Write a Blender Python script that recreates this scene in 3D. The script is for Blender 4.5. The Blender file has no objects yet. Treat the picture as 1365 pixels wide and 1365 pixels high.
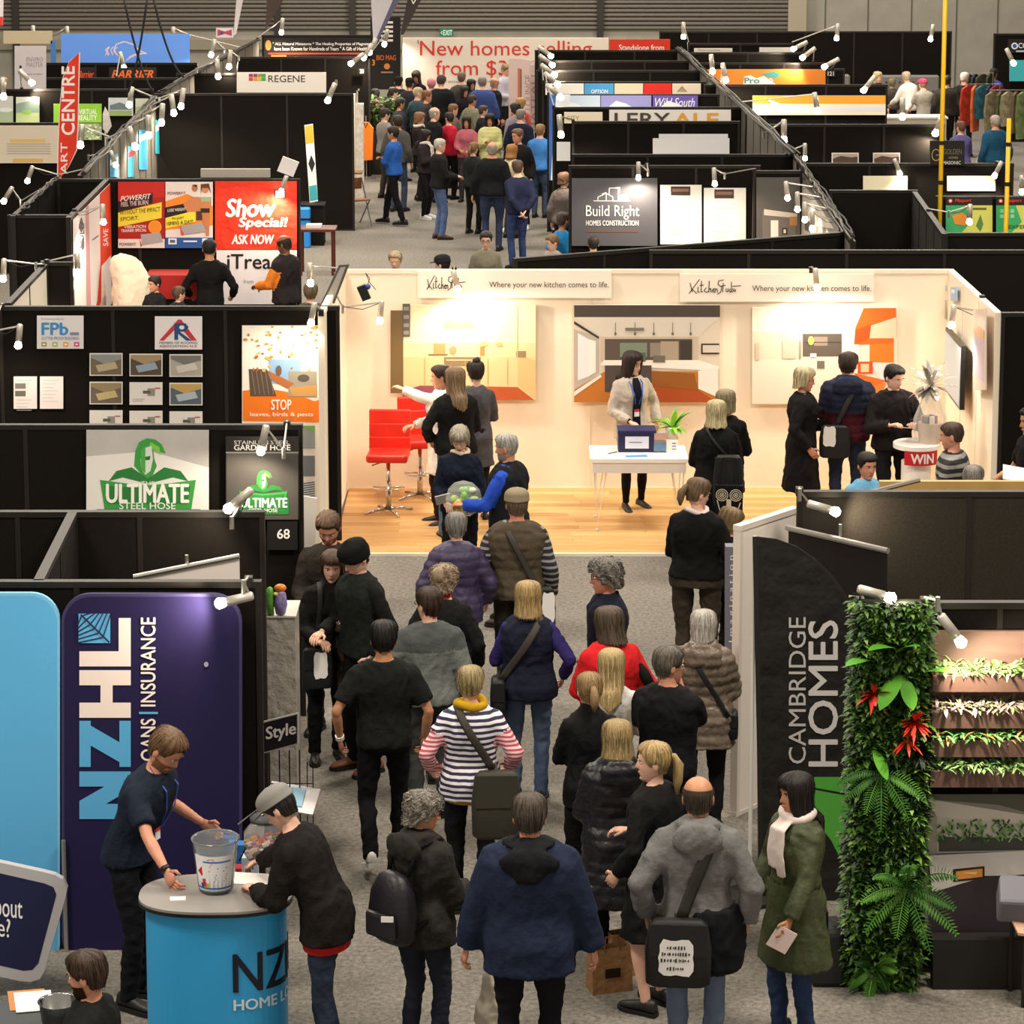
import bpy, bmesh, math, random
import numpy as np
from mathutils import Vector, Matrix
random.seed(7); rng = np.random.RandomState(7)
SC = bpy.context.scene
COL = SC.collection
# ---------------------------------------------------------------- camera
CAM_H = 7.2; FPX = 3800.0; TH = math.atan(.165); PCY = -249 + FPX*.165; PCX = 682.5
_c, _s = math.cos(TH), math.sin(TH)
cam_data = bpy.data.cameras.new('camera'); cam = bpy.data.objects.new('camera', cam_data); COL.objects.link(cam)
cam.location = (0, 0, CAM_H); cam.rotation_euler = (math.pi/2 - TH, 0, 0)
cam_data.sensor_fit = 'HORIZONTAL'; cam_data.sensor_width = 36.0
cam_data.lens = FPX*36.0/1365.0
cam_data.shift_y = (PCY - 682.5)/1365.0
cam_data.clip_end = 400
SC.camera = cam
# ---------------------------------------------------------------- light of the hall
SC.view_settings.view_transform = 'Standard'; SC.view_settings.look = 'None'
SC.view_settings.gamma = 1.0; SC.view_settings.exposure = 0.30
SC.view_settings.use_curve_mapping = False
world = bpy.data.worlds.new('hall_air'); SC.world = world; world.use_nodes = True
bg = world.node_tree.nodes['Background']
bg.inputs[0].default_value = (1.0, .89, .75, 1); bg.inputs[1].default_value = .44
def area(name, loc, size, energy, col=(1,.9,.76), rot=(0,0,0)):
    d = bpy.data.lights.new(name, 'AREA'); d.shape = 'RECTANGLE'; d.size, d.size_y = size; d.energy = energy; d.color = col
    o = bpy.data.objects.new(name, d); COL.objects.link(o); o.location = loc; o.rotation_euler = rot; return o
for _i, (_x, _y) in enumerate([(-7,12),(5,14),(-5,27),(7,28),(-7,44),(7,45),(-8,60),(8,60),(0,66)]):
    area('high_bay_lamp', (_x,_y,12.5), (2.6,2.6), 1150)
# ---------------------------------------------------------------- projection helpers
def P(px, py, Z=0.0):
    a = TH + math.atan((py-PCY)/FPX); Y = (CAM_H-Z)/math.tan(a); d = Y*_c + (CAM_H-Z)*_s
    return ((px-PCX)*d/FPX, Y)
def at(px, py, Y):
    a = TH + math.atan((py-PCY)/FPX); Z = CAM_H - Y*math.tan(a); d = Y*_c + (CAM_H-Z)*_s
    return ((px-PCX)*d/FPX, Z)
def ray(px, py):
    v = Vector(((px-PCX)/FPX, 1.0, -(py-PCY)/FPX))   # camera space: right, forward, up
    return Vector((v.x, v.y*_c + v.z*_s, -v.y*_s + v.z*_c))
def depth(Y, Z): return Y*_c + (CAM_H-Z)*_s
# ---------------------------------------------------------------- materials
def lin(c):
    if isinstance(c, str):
        c = c.lstrip('#'); c = tuple(int(c[i:i+2],16)/255 for i in (0,2,4))
    return tuple(x/12.92 if x <= .04045 else ((x+.055)/1.055)**2.4 for x in c)
_mats = {}
def M(c, rough=.75, metal=0., bump=0., bscale=60., var=0., vscale=8., emit=0., alpha=1., trans=0., name=None, stretch=None, sheen=0.):
    key = (c, rough, metal, bump, bscale, var, vscale, emit, alpha, trans, name, stretch, sheen)
    if key in _mats: return _mats[key]
    m = bpy.data.materials.new(name or 'mat_'+str(c).strip('#')); m.use_nodes = True
    nt = m.node_tree; b = nt.nodes['Principled BSDF']; col = lin(c)
    b.inputs['Base Color'].default_value = (*col,1); b.inputs['Roughness'].default_value = rough; b.inputs['Specular IOR Level'].default_value = .12 if rough>.72 and not metal else .4; b.inputs['Metallic'].default_value = metal
    if emit:
        b.inputs['Emission Color'].default_value = (*col,1); b.inputs['Emission Strength'].default_value = emit
        m.cycles.emission_sampling = 'NONE'
    if trans: b.inputs['Transmission Weight'].default_value = trans; b.inputs['IOR'].default_value = 1.25
    if alpha < 1: b.inputs['Alpha'].default_value = alpha
    if sheen: b.inputs['Sheen Weight'].default_value = sheen
    if bump or var:
        tc = nt.nodes.new('ShaderNodeTexCoord'); mp = nt.nodes.new('ShaderNodeMapping')
        nt.links.new(tc.outputs['Object'], mp.inputs[0])
        if stretch: mp.inputs['Scale'].default_value = stretch
    if var:
        n = nt.nodes.new('ShaderNodeTexNoise'); n.inputs['Scale'].default_value = vscale; n.inputs['Detail'].default_value = 4
        r = nt.nodes.new('ShaderNodeMapRange'); r.inputs[1].default_value=.3; r.inputs[2].default_value=.7; r.inputs[3].default_value = 1-var; r.inputs[4].default_value = 1+var
        mx = nt.nodes.new('ShaderNodeVectorMath'); mx.operation = 'SCALE'; mx.inputs[0].default_value = col
        nt.links.new(mp.outputs[0], n.inputs['Vector']); nt.links.new(n.outputs[0], r.inputs[0]); nt.links.new(r.outputs[0], mx.inputs['Scale']); nt.links.new(mx.outputs[0], b.inputs['Base Color'])
    if bump:
        n = nt.nodes.new('ShaderNodeTexNoise'); n.inputs['Scale'].default_value = bscale; n.inputs['Detail'].default_value = 3
        bp = nt.nodes.new('ShaderNodeBump'); bp.inputs['Strength'].default_value = bump; bp.inputs['Distance'].default_value = max(.35/bscale,.003)
        nt.links.new(mp.outputs[0], n.inputs['Vector']); nt.links.new(n.outputs[0], bp.inputs['Height']); nt.links.new(bp.outputs[0], b.inputs['Normal'])
    _mats[key] = m; return m
def M_stripe(c1, c2, period, duty=.5, name='striped_cloth'):
    m = bpy.data.materials.new(name); m.use_nodes = True; nt = m.node_tree; b = nt.nodes['Principled BSDF']; b.inputs['Roughness'].default_value=.8
    tc = nt.nodes.new('ShaderNodeTexCoord'); sx = nt.nodes.new('ShaderNodeSeparateXYZ'); mod = nt.nodes.new('ShaderNodeMath'); mod.operation='PINGPONG'; mod.inputs[1].default_value=period/2
    gt = nt.nodes.new('ShaderNodeMath'); gt.operation='GREATER_THAN'; gt.inputs[1].default_value=period/2*duty
    mx = nt.nodes.new('ShaderNodeMix'); mx.data_type='RGBA'; mx.inputs[6].default_value=(*lin(c1),1); mx.inputs[7].default_value=(*lin(c2),1)
    L = nt.links.new; L(tc.outputs['Object'],sx.inputs[0]); L(sx.outputs[2],mod.inputs[0]); L(mod.outputs[0],gt.inputs[0]); L(gt.outputs[0],mx.inputs[0]); L(mx.outputs[2],b.inputs['Base Color'])
    return m
# ---------------------------------------------------------------- object helpers
def tag(o, label=None, cat=None, group=None, kind=None):
    if label: o['label'] = label
    if cat: o['category'] = cat
    if group: o['group'] = group
    if kind: o['kind'] = kind
    return o
def empty(name, loc, rz=0., label=None, cat=None, group=None):
    o = bpy.data.objects.new(name, None); COL.objects.link(o); o.location = loc; o.rotation_euler = (0,0,rz); o.empty_display_size=.1
    return tag(o, label, cat, group)
class G:
    """mesh collector; faces carry a material slot"""
    def __init__(s): s.v=[]; s.f=[]; s.m=[]; s.mats=[]; s.mi=0
    def mat(s, m):
        if m not in s.mats: s.mats.append(m)
        s.mi = s.mats.index(m); return s
    def add(s, V, Fc):
        n = len(s.v); s.v.extend([tuple(map(float,p)) for p in V]); s.f.extend([tuple(i+n for i in f) for f in Fc]); s.m.extend([s.mi]*len(Fc)); return s
    def box(s, x0,y0,z0,x1,y1,z1):
        V=[(x0,y0,z0),(x1,y0,z0),(x1,y1,z0),(x0,y1,z0),(x0,y0,z1),(x1,y0,z1),(x1,y1,z1),(x0,y1,z1)]
        return s.add(V,[(0,3,2,1),(4,5,6,7),(0,1,5,4),(1,2,6,5),(2,3,7,6),(3,0,4,7)])
    def obox(s, c, ax, ay, az):
        c=Vector(c); ax=Vector(ax); ay=Vector(ay); az=Vector(az)
        V=[c+ax*i+ay*j+az*k for k in(-1,1) for (i,j) in((-1,-1),(1,-1),(1,1),(-1,1))]
        return s.add(V,[(0,3,2,1),(4,5,6,7),(0,1,5,4),(1,2,6,5),(2,3,7,6),(3,0,4,7)])
    def tube(s, pts, rad, n=8, flat=None, cap=True):
        """pts list, rad list or scalar; flat=(normal vec, ratio) flattens section along normal"""
        pts=[Vector(p) for p in pts]; k=len(pts)
        if not hasattr(rad,'__len__'): rad=[rad]*k
        V=[]; up=None
        for i,p in enumerate(pts):
            t=(pts[min(i+1,k-1)]-pts[max(i-1,0)])
            if t.length<1e-9: t=Vector((0,0,1))
            t.normalize()
            if flat is not None:
                nn=Vector(flat[0]); nn=(nn-t*nn.dot(t)); 
                if nn.length<1e-6: nn=t.orthogonal()
                nn.normalize(); a=t.cross(nn); b=nn*flat[1]
            else:
                if up is None: up=t.orthogonal()
                up=(up-t*up.dot(t)); 
                if up.length<1e-6: up=t.orthogonal()
                up.normalize(); a=t.cross(up); b=up
            for j in range(n):
                th=2*math.pi*j/n; V.append(p+a*(rad[i]*math.cos(th))+b*(rad[i]*math.sin(th)))
        Fc=[(i*n+j, i*n+(j+1)%n, (i+1)*n+(j+1)%n, (i+1)*n+j) for i in range(k-1) for j in range(n)]
        if cap: Fc.append(tuple(reversed(range(n)))); Fc.append(tuple((k-1)*n+j for j in range(n)))
        return s.add(V,Fc)
    def lathe(s, prof, n=16, o=(0,0,0), sy=1.):
        V=[(o[0]+r*math.cos(2*math.pi*j/n), o[1]+sy*r*math.sin(2*math.pi*j/n), o[2]+z) for r,z in prof for j in range(n)]
        k=len(prof); Fc=[(i*n+j, i*n+(j+1)%n, (i+1)*n+(j+1)%n, (i+1)*n+j) for i in range(k-1) for j in range(n)]
        if prof[0][0]>1e-4: Fc.append(tuple(reversed(range(n))))
        if prof[-1][0]>1e-4: Fc.append(tuple((k-1)*n+j for j in range(n)))
        return s.add(V,Fc)
    def ell(s, c, r, n=10, m=7, R=None):
        V=[]
        for i in range(m+1):
            ph=math.pi*i/m
            for j in range(n):
                p=Vector((r[0]*math.sin(ph)*math.cos(2*math.pi*j/n), r[1]*math.sin(ph)*math.sin(2*math.pi*j/n), -r[2]*math.cos(ph)))
                if R is not None: p=R@p
                V.append(p+Vector(c))
        return s.add(V,[(i*n+j, i*n+(j+1)%n, (i+1)*n+(j+1)%n, (i+1)*n+j) for i in range(m) for j in range(n)])
    def prism(s, poly, z0, z1, ax='z'):
        n=len(poly)
        mk={'z':lambda a,b,c:(a,b,c),'y':lambda a,b,c:(a,c,b),'x':lambda a,b,c:(c,a,b)}[ax]
        V=[mk(a,b,z0) for a,b in poly]+[mk(a,b,z1) for a,b in poly]
        Fc=[tuple(reversed(range(n))),tuple(range(n,2*n))]+[(i,(i+1)%n,n+(i+1)%n,n+i) for i in range(n)]
        return s.add(V,Fc)
    def build(s, name, parent=None, mat=None, smooth=False, loc=None, rz=None):
        me=bpy.data.meshes.new(name); me.from_pydata(s.v,[],s.f)
        ms = s.mats or [mat or M('#888888')]
        for m_ in ms: me.materials.append(m_)
        me.polygons.foreach_set('material_index', s.m)
        if smooth: me.polygons.foreach_set('use_smooth',[True]*len(s.f))
        me.update(); o=bpy.data.objects.new(name,me); COL.objects.link(o)
        if parent is not None: o.parent=parent
        if loc is not None: o.location=loc
        if rz is not None: o.rotation_euler=(0,0,rz)
        return o
# ================================================================ people
PENDING = []
def arr(g): return np.array(g.v), g.f, g.m
def finish_pending():
    dg = bpy.context.evaluated_depsgraph_get()
    news = [bpy.data.meshes.new_from_object(o.evaluated_get(dg)) for o, *_ in PENDING]
    for (o, post, extra, mats), me in zip(PENDING, news):
        nv = len(me.vertices); V = np.empty(nv*3); me.vertices.foreach_get('co', V); V = V.reshape(-1,3)
        N = np.empty(nv*3); me.vertex_normals.foreach_get('vector', N); N = N.reshape(-1,3)
        nl = len(me.loops); L = np.empty(nl, dtype=np.int32); me.loops.foreach_get('vertex_index', L)
        ps = np.empty(len(me.polygons), dtype=np.int32); me.polygons.foreach_get('loop_total', ps)
        if len(ps)==0: o.modifiers.clear(); continue
        mi = np.zeros(len(ps), dtype=np.int32)
        st = np.concatenate([[0], np.cumsum(ps)[:-1]])
        FC = V[L[st]]
        if post: V, mi = post(V, N, FC, mi)
        if extra is not None and len(extra.v):
            EV = np.array(extra.v); el = [i+nv for f in extra.f for i in f]; ep = [len(f) for f in extra.f]
            V = np.vstack([V, EV]); L = np.concatenate([L, np.array(el, dtype=np.int32)]); ps = np.concatenate([ps, np.array(ep, dtype=np.int32)]); mi = np.concatenate([mi, np.array(extra.m, dtype=np.int32)])
            st = np.concatenate([[0], np.cumsum(ps)[:-1]])
        m2 = bpy.data.meshes.new(o.name); m2.vertices.add(len(V)); m2.vertices.foreach_set('co', V.ravel())
        m2.loops.add(len(L)); m2.loops.foreach_set('vertex_index', L.astype(np.int32))
        m2.polygons.add(len(ps)); m2.polygons.foreach_set('loop_start', st.astype(np.int32)); m2.polygons.foreach_set('loop_total', ps.astype(np.int32))
        m2.polygons.foreach_set('material_index', mi); m2.polygons.foreach_set('use_smooth', np.ones(len(ps), dtype=bool))
        for mt in mats: m2.materials.append(mt)
        m2.update(calc_edges=True); m2.validate()
        o.modifiers.clear(); old = o.data; o.data = m2; bpy.data.meshes.remove(old); bpy.data.meshes.remove(me)
    PENDING.clear()
def pend(name, g, parent, voxel, mats, post=None, extra=None, smooth=3):
    o = g.build(name, parent, mats[0])
    r = o.modifiers.new('r','REMESH'); r.mode='VOXEL'; r.voxel_size=voxel
    if smooth: s = o.modifiers.new('s','SMOOTH'); s.iterations=smooth; s.factor=.5
    PENDING.append((o, post, extra, mats)); return o
HZ=[-.12,-.10,-.07,-.04,0,.03,.06,.085,.105,.115]
HW=[.022,.043,.057,.066,.073,.077,.074,.06,.037,.004]
HF=[.062,.082,.086,.087,.088,.090,.085,.068,.037,.004]
HB=[-.01,.015,.052,.078,.092,.098,.094,.078,.047,.004]
def hw(z): return np.interp(z,HZ,HW)
def hf(z): return np.interp(z,HZ,HF)
def hb(z): return np.interp(z,HZ,HB)
def head_geo(g, T, k, skin, lip, eye, brow, fine=True, beard=None):
    """head loft with face; T maps head-local to body-local"""
    na, nz = (36, 32) if fine else (18, 14)
    zs = np.linspace(-.12,.115,nz) if not fine else np.concatenate([np.linspace(-.12,.03,22),np.linspace(.04,.115,10)])
    V=[]
    for z in zs:
        for j in range(na):
            a=2*math.pi*j/na; c_,s_=math.cos(a),math.sin(a)
            x=float(hw(z))*math.copysign(abs(c_)**.92,c_); y=(float(hf(z)) if s_>0 else float(hb(z)))*s_
            if s_>.1:
                G2=lambda cx,cz,sx,sz:math.exp(-((x-cx)/sx)**2-((z-cz)/sz)**2)
                nose = math.exp(-(x/.011)**2)*(.026*max(0,min(1,(.022-z)/.05)) if z>-.032 else .026*max(0,1-(-.032-z)/.012))
                y += nose*(1 if z<.025 else 0)
                y -= .010*(G2(-.032,.008,.016,.012)+G2(.032,.008,.016,.012))
                y += .004*(G2(-.030,.030,.022,.008)+G2(.030,.030,.022,.008))
                y += .006*G2(0,-.062,.022,.010) - .004*G2(0,-.083,.02,.006) + .006*G2(0,-.105,.02,.014)
                y += .004*(G2(-.045,-.03,.02,.02)+G2(.045,-.03,.02,.02))
            V.append(T(Vector((x,y,z))))
    Fc=[(i*na+j, i*na+(j+1)%na, (i+1)*na+(j+1)%na, (i+1)*na+j) for i in range(len(zs)-1) for j in range(na)]
    Fc.append(tuple(reversed(range(na)))); Fc.append(tuple((len(zs)-1)*na+j for j in range(na)))
    g.mat(skin); g.add(V,Fc)
    if beard is not None:
        g.mat(beard); W=[]; mz=np.linspace(-.126,-.035,9); aa=np.linspace(math.radians(2),math.radians(178),15)
        for z in mz:
            for a in aa:
                e=.006+.002*math.sin(31*a+60*z); c_,s_=math.cos(a),math.sin(a)
                zz=z; x=(float(hw(max(z,-.119)))+e)*c_; y=(float(hf(max(z,-.119)))+e)*s_+(.005 if abs(x)<.02 else 0)
                if z>-.075 and abs(x)<.030: y-=.016*min(1,(z+.075)/.012)
                W.append(T(Vector((x,y,zz))))
        n2=len(aa); g.add(W,[(i*n2+j,i*n2+j+1,(i+1)*n2+j+1,(i+1)*n2+j) for i in range(len(mz)-1) for j in range(n2-1)])
        g.ell(T(Vector((0,.088,-.05))),(.024*k,.01*k,.005*k),8,5)
    for sx in (-1,1):   # ears
        g.mat(skin); W=[]; 
        e=G(); e.ell((0,0,0),(.008,.019,.032),8,6)
        for p in e.v:
            q=Vector(p); W.append(T(Vector((sx*(.076+.25*abs(q.y))+q.x, q.y*.9-.012, q.z-.004))))
        g.add(W,e.f)
    nn,mm=(8,6) if fine else (6,4)
    e=G(); e.ell((0,0,0),(1,1,1),nn,mm)
    def blob(c,r,m):
        g.mat(m); g.add([T(Vector((c[0]+p[0]*r[0], c[1]+p[1]*r[1], c[2]+p[2]*r[2]))) for p in e.v], e.f)
    for sx in (-1,1):
        blob((sx*.031,.0745,.008),(.0125,.009,.0062),M('#e8e2da',.3)); blob((sx*.031,.080,.008),(.0052,.005,.0052),eye)
        blob((sx*.032,.089,.027),(.017,.006,.0035),brow)
    blob((0,.089,-.0605),(.021,.007,.0065),lip)
def hair_geo(g, T, k, style, fine=True, seed=0, cl=0.):
    r=random.Random(seed); ph=r.random()*6
    na=44 if fine else 20; 
    S={'short':dict(t=.013,fr=.072,sd=.0,bk=-.07),'crop':dict(t=.008,fr=.06,sd=.015,bk=-.055),'bob':dict(t=.022,fr=.05,sd=-.125,bk=-.135),
       'mid':dict(t=.018,fr=.06,sd=-.06,bk=-.11),'long':dict(t=.02,fr=.06,sd=-.20,bk=-.30),'curly':dict(t=.020,fr=.05,sd=-.03,bk=-.09),'tied':dict(t=.012,fr=.065,sd=-.01,bk=-.07),
       'bald':dict(t=.006,fr=.062,sd=-.01,bk=-.075),'beanie':dict(t=.016,fr=.042,sd=.0,bk=-.04),'cap':dict(t=.014,fr=.04,sd=.035,bk=.02),'under':dict(t=.009,fr=.04,sd=-.01,bk=-.07)}[style]
    nr=22 if fine else 10
    top=.123 if style not in('beanie',) else .140
    out=[];inn=[]; skip=[]
    amp={'curly':.0065,'short':.0035,'bob':.0022,'mid':.003,'long':.003,'tied':.0015,'crop':.001,'bald':.001,'beanie':.0012,'cap':0,'under':.001}[style]
    for j in range(na):
        a=2*math.pi*j/na; phi=abs(((math.degrees(a)-90+180)%360)-180)
        if style in('beanie','cap'):
            ze=np.interp(phi,[0,60,180],[S['fr'],S['sd'],S['bk']])
        elif S['sd']<-.1:
            ze=np.interp(phi,[0,32,52,80,180],[S['fr'],S['fr']-.005,S['sd']*.5,S['sd'],S['bk']])
        else: ze=np.interp(phi,[0,40,62,74,95,115,180],[S['fr'],S['fr']-.003,.02,S['sd'],S['sd']+.005,S['bk']*.8,S['bk']])
        zt=top
        if style=='bald': zt=.055 if phi>60 else None
        skip.append(zt is None)
        if zt is None: zt=.05; 
        for kk in range(nr+1):
            u=kk/nr
            z=zt+(ze-zt)*(u**1.15 if zt>.1 else u)
            zz=min(max(z,-.119),.1145)
            if S['sd']<-.02 or style in('curly',):
                zc=max(zz,-.015 if phi>55 else zz)
            else: zc=max(zz,-.045) if phi>100 else zz
            t=S['t']
            if u>.75 and style in('short','tied','crop','under','bald'): t*= (1-u)*3.2+.2
            if style=='bob' and z<-.06: t*=1+.5*math.sin((z+.06)*-30) if z>-.16 else 1
            fl=0
            if z<-.11: fl=min(1,(-.11-z)/.05)*(.035+cl)*(1 if style=='long' else .4)
            n_=amp*(math.sin(17*a+ph+12*z)+.7*math.sin(31*a+2*ph-20*z)+(1.2*math.sin(60*z+9*a+ph) if style=='curly' else .0)+ (math.sin(90*z-14*a) if style=='curly' else 0))
            if z>.09: n_*=.6
            if style=='beanie': n_+=.0015*math.sin(40*a)
            c_,s_=math.cos(a),math.sin(a)
            shr=1.0
            ex = t+n_
            fac=0
            if z>.1145: # crown
                q=(z-.1145)/(top-.1145+1e-6); rr=max(0,1-q); 
                W_=max(.0,.037*rr*1.3); F_=W_;B_=W_
            else:
                W_=float(hw(zc))+ex; F_=float(hf(zc))+ex; B_=float(hb(zc))+ex+fl
                if z>.06: 
                    e2=(z-.06)/.055; W_=float(hw(.06))*math.sqrt(max(0,1-e2**2*.86))+ex; F_=float(hf(.06))*math.sqrt(max(0,1-e2**2*.86))+ex; B_=float(hb(.06))*math.sqrt(max(0,1-e2**2*.86))+ex
            out.append(T(Vector((W_*c_, (F_ if s_>0 else B_)*s_, z+(t*.6 if z>.06 else 0)))))
            inn.append(T(Vector((max(0,W_-ex-.004)*c_, (max(0,F_-ex-.004) if s_>0 else max(0,B_-ex-.004))*s_, z-(.004 if z>.06 else 0)))))
    R=nr+1; n0=na*R; V=out+inn; Fc=[]
    if fine and style not in('beanie','cap'):
        ns_={'curly':420,'bald':90,'crop':160}.get(style,300); hc=T(Vector((0,0,.0))); base_m=g.mi
        for q in range(ns_):
            jf=r.random()*na; j0=int(jf)
            if skip[j0%na] or skip[(j0+1)%na] or skip[(j0-1)%na]: continue
            cur=style=='curly'; u0=r.random()*(.55 if not cur else .85); u1=min(1,u0+r.uniform(.35,.8)) if not cur else min(1,u0+.22); dr=r.uniform(-1.1,1.1)*(1 if not cur else 3); W_s=r.uniform(.0022,.0042)*k*(1.5 if cur else 1); L_=[]
            over=r.uniform(-.004,.018) if u1>=1 else 0
            for s_ in range(6):
                u=(u0+(u1-u0)*s_/5)*nr; i0=min(nr-1,int(u)); f=u-i0; jj=jf+dr*s_/5*(.5 if not cur else 1)+(.7*math.sin(s_*2.2+q) if cur else 0); a0=int(math.floor(jj)); fa=jj-a0
                if skip[a0%na] or skip[(a0+1)%na]: L_=[]; break
                p=(out[(a0%na)*R+i0]*(1-f)+out[(a0%na)*R+i0+1]*f)*(1-fa)+(out[((a0+1)%na)*R+i0]*(1-f)+out[((a0+1)%na)*R+i0+1]*f)*fa
                d=(p-hc); d.z*=.5 if u/nr>.3 else 1
                if d.length<1e-6: continue
                d.normalize(); lift=(.0012+.0035*math.sin(math.pi*s_/5)*(1+ (2.2 if cur else 0)*r.random()))*k; L_.append((p+d*lift,d))
            if len(L_)<6: continue
            if over: p,d=L_[-1]; L_.append((p+(L_[-1][0]-L_[-2][0]).normalized()*abs(over)*k,d))
            VV=[]; n_=len(L_)
            for s_,(p,d) in enumerate(L_):
                t_=(L_[min(s_+1,n_-1)][0]-L_[max(s_-1,0)][0]); sd=t_.cross(d)
                if sd.length<1e-9: sd=Vector((1,0,0))
                sd.normalize(); w_=W_s*(1-.75*abs(2*s_/(n_-1)-1)); VV+=[p-sd*w_,p+sd*w_]
            g.mi=min(len(g.mats)-1,base_m+r.randrange(3)); g.add(VV,[(2*s_,2*s_+1,2*s_+3,2*s_+2) for s_ in range(n_-1)])
        g.mi=base_m
    for j in range(na):
        j2=(j+1)%na
        if skip[j] or skip[j2]: continue
        for i in range(nr):
            Fc.append((j*R+i,j*R+i+1,j2*R+i+1,j2*R+i)); 
        Fc.append((j*R+nr, n0+j*R+nr, n0+j2*R+nr, j2*R+nr))
        if fine:
            for i in range(nr): Fc.append((n0+j*R+i,n0+j2*R+i,n0+j2*R+i+1,n0+j*R+i+1))
    if style not in('bald',): Fc.append(tuple(j*R for j in range(na)))
    g.add(V,Fc)
def solve_ik(S, W, l1, l2, hint):
    S=Vector(S); W=Vector(W); d=W-S; L=d.length; mx=(l1+l2)*.995
    if L>mx: W=S+d*(mx/L); d=W-S; L=mx
    if L<abs(l1-l2)+.02: L=abs(l1-l2)+.02
    a=(l1*l1-l2*l2+L*L)/(2*L); hgt=math.sqrt(max(0,l1*l1-a*a)); dn=d.normalized()
    hv=Vector(hint); hv=hv-dn*hv.dot(dn); 
    if hv.length<1e-5: hv=dn.orthogonal()
    return S+dn*a+hv.normalized()*hgt, W
ZT=[.84,.92,1.0,1.10,1.20,1.30,1.38,1.43,1.465,1.50]
TW={'m':[.155,.165,.158,.152,.163,.176,.184,.156,.122,.070],'f':[.160,.172,.158,.134,.140,.150,.152,.128,.095,.057]}
TD={'m':[.110,.118,.112,.106,.112,.120,.112,.090,.068,.056],'f':[.112,.120,.110,.098,.108,.122,.110,.085,.062,.048]}
ARMS={'down':(.25,.03,.88),'front':(.10,.30,1.08),'phone':(.07,.27,1.20),'fold':(-.03,.21,1.16),'chin':(.03,.17,1.42),'pocket':(.235,.10,.93),'behind':(.04,-.19,.93),
      'strap':(.12,.18,1.28),'desk':(.2,.38,1.0),'hip':(.24,.05,1.0),'side':(.28,.12,.92)}
SKINS={'l':'#d9a487','p':'#e0b098','t':'#b98462','d':'#8d5f44','r':'#cc8f74'}
def cloth_post(kind, k, puff, amp, mats, split, seed, zpuff=None):
    r=np.random.RandomState(seed)
    D=r.normal(size=(7,3))*np.array([22,22,9]); PH=r.rand(7)*6.28
    if kind=='leg': D=r.normal(size=(7,3))*np.array([14,14,20])
    def post(V,N,FC,mi):
        d=np.zeros(len(V))
        Q=V/k; Q=Q+.045*np.sin(Q[:,[1,2,0]]*np.array([13.,11.,17.])+PH[0])+.02*np.sin(Q[:,[2,0,1]]*29.+PH[1])
        for i in range(7): d+= (.55-np.abs(np.sin(Q@D[i]+PH[i]))**.7)*amp/1.9
        if puff:
            z=V[:,2]/k; d+= puff*(np.sqrt(np.abs(np.sin(math.pi*z/.075)))-.6)
        V=V+N*d[:,None]
        if split is not None: mi=split(FC/k).astype(np.int32)
        return V,mi
    return post
SEGD=lambda P_,A,B: np.linalg.norm(P_-(A+np.clip(((P_-A)@(B-A))/((B-A)@(B-A)),0,1)[:,None]*(B-A)),axis=1)
FIGLOG=[]
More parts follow.
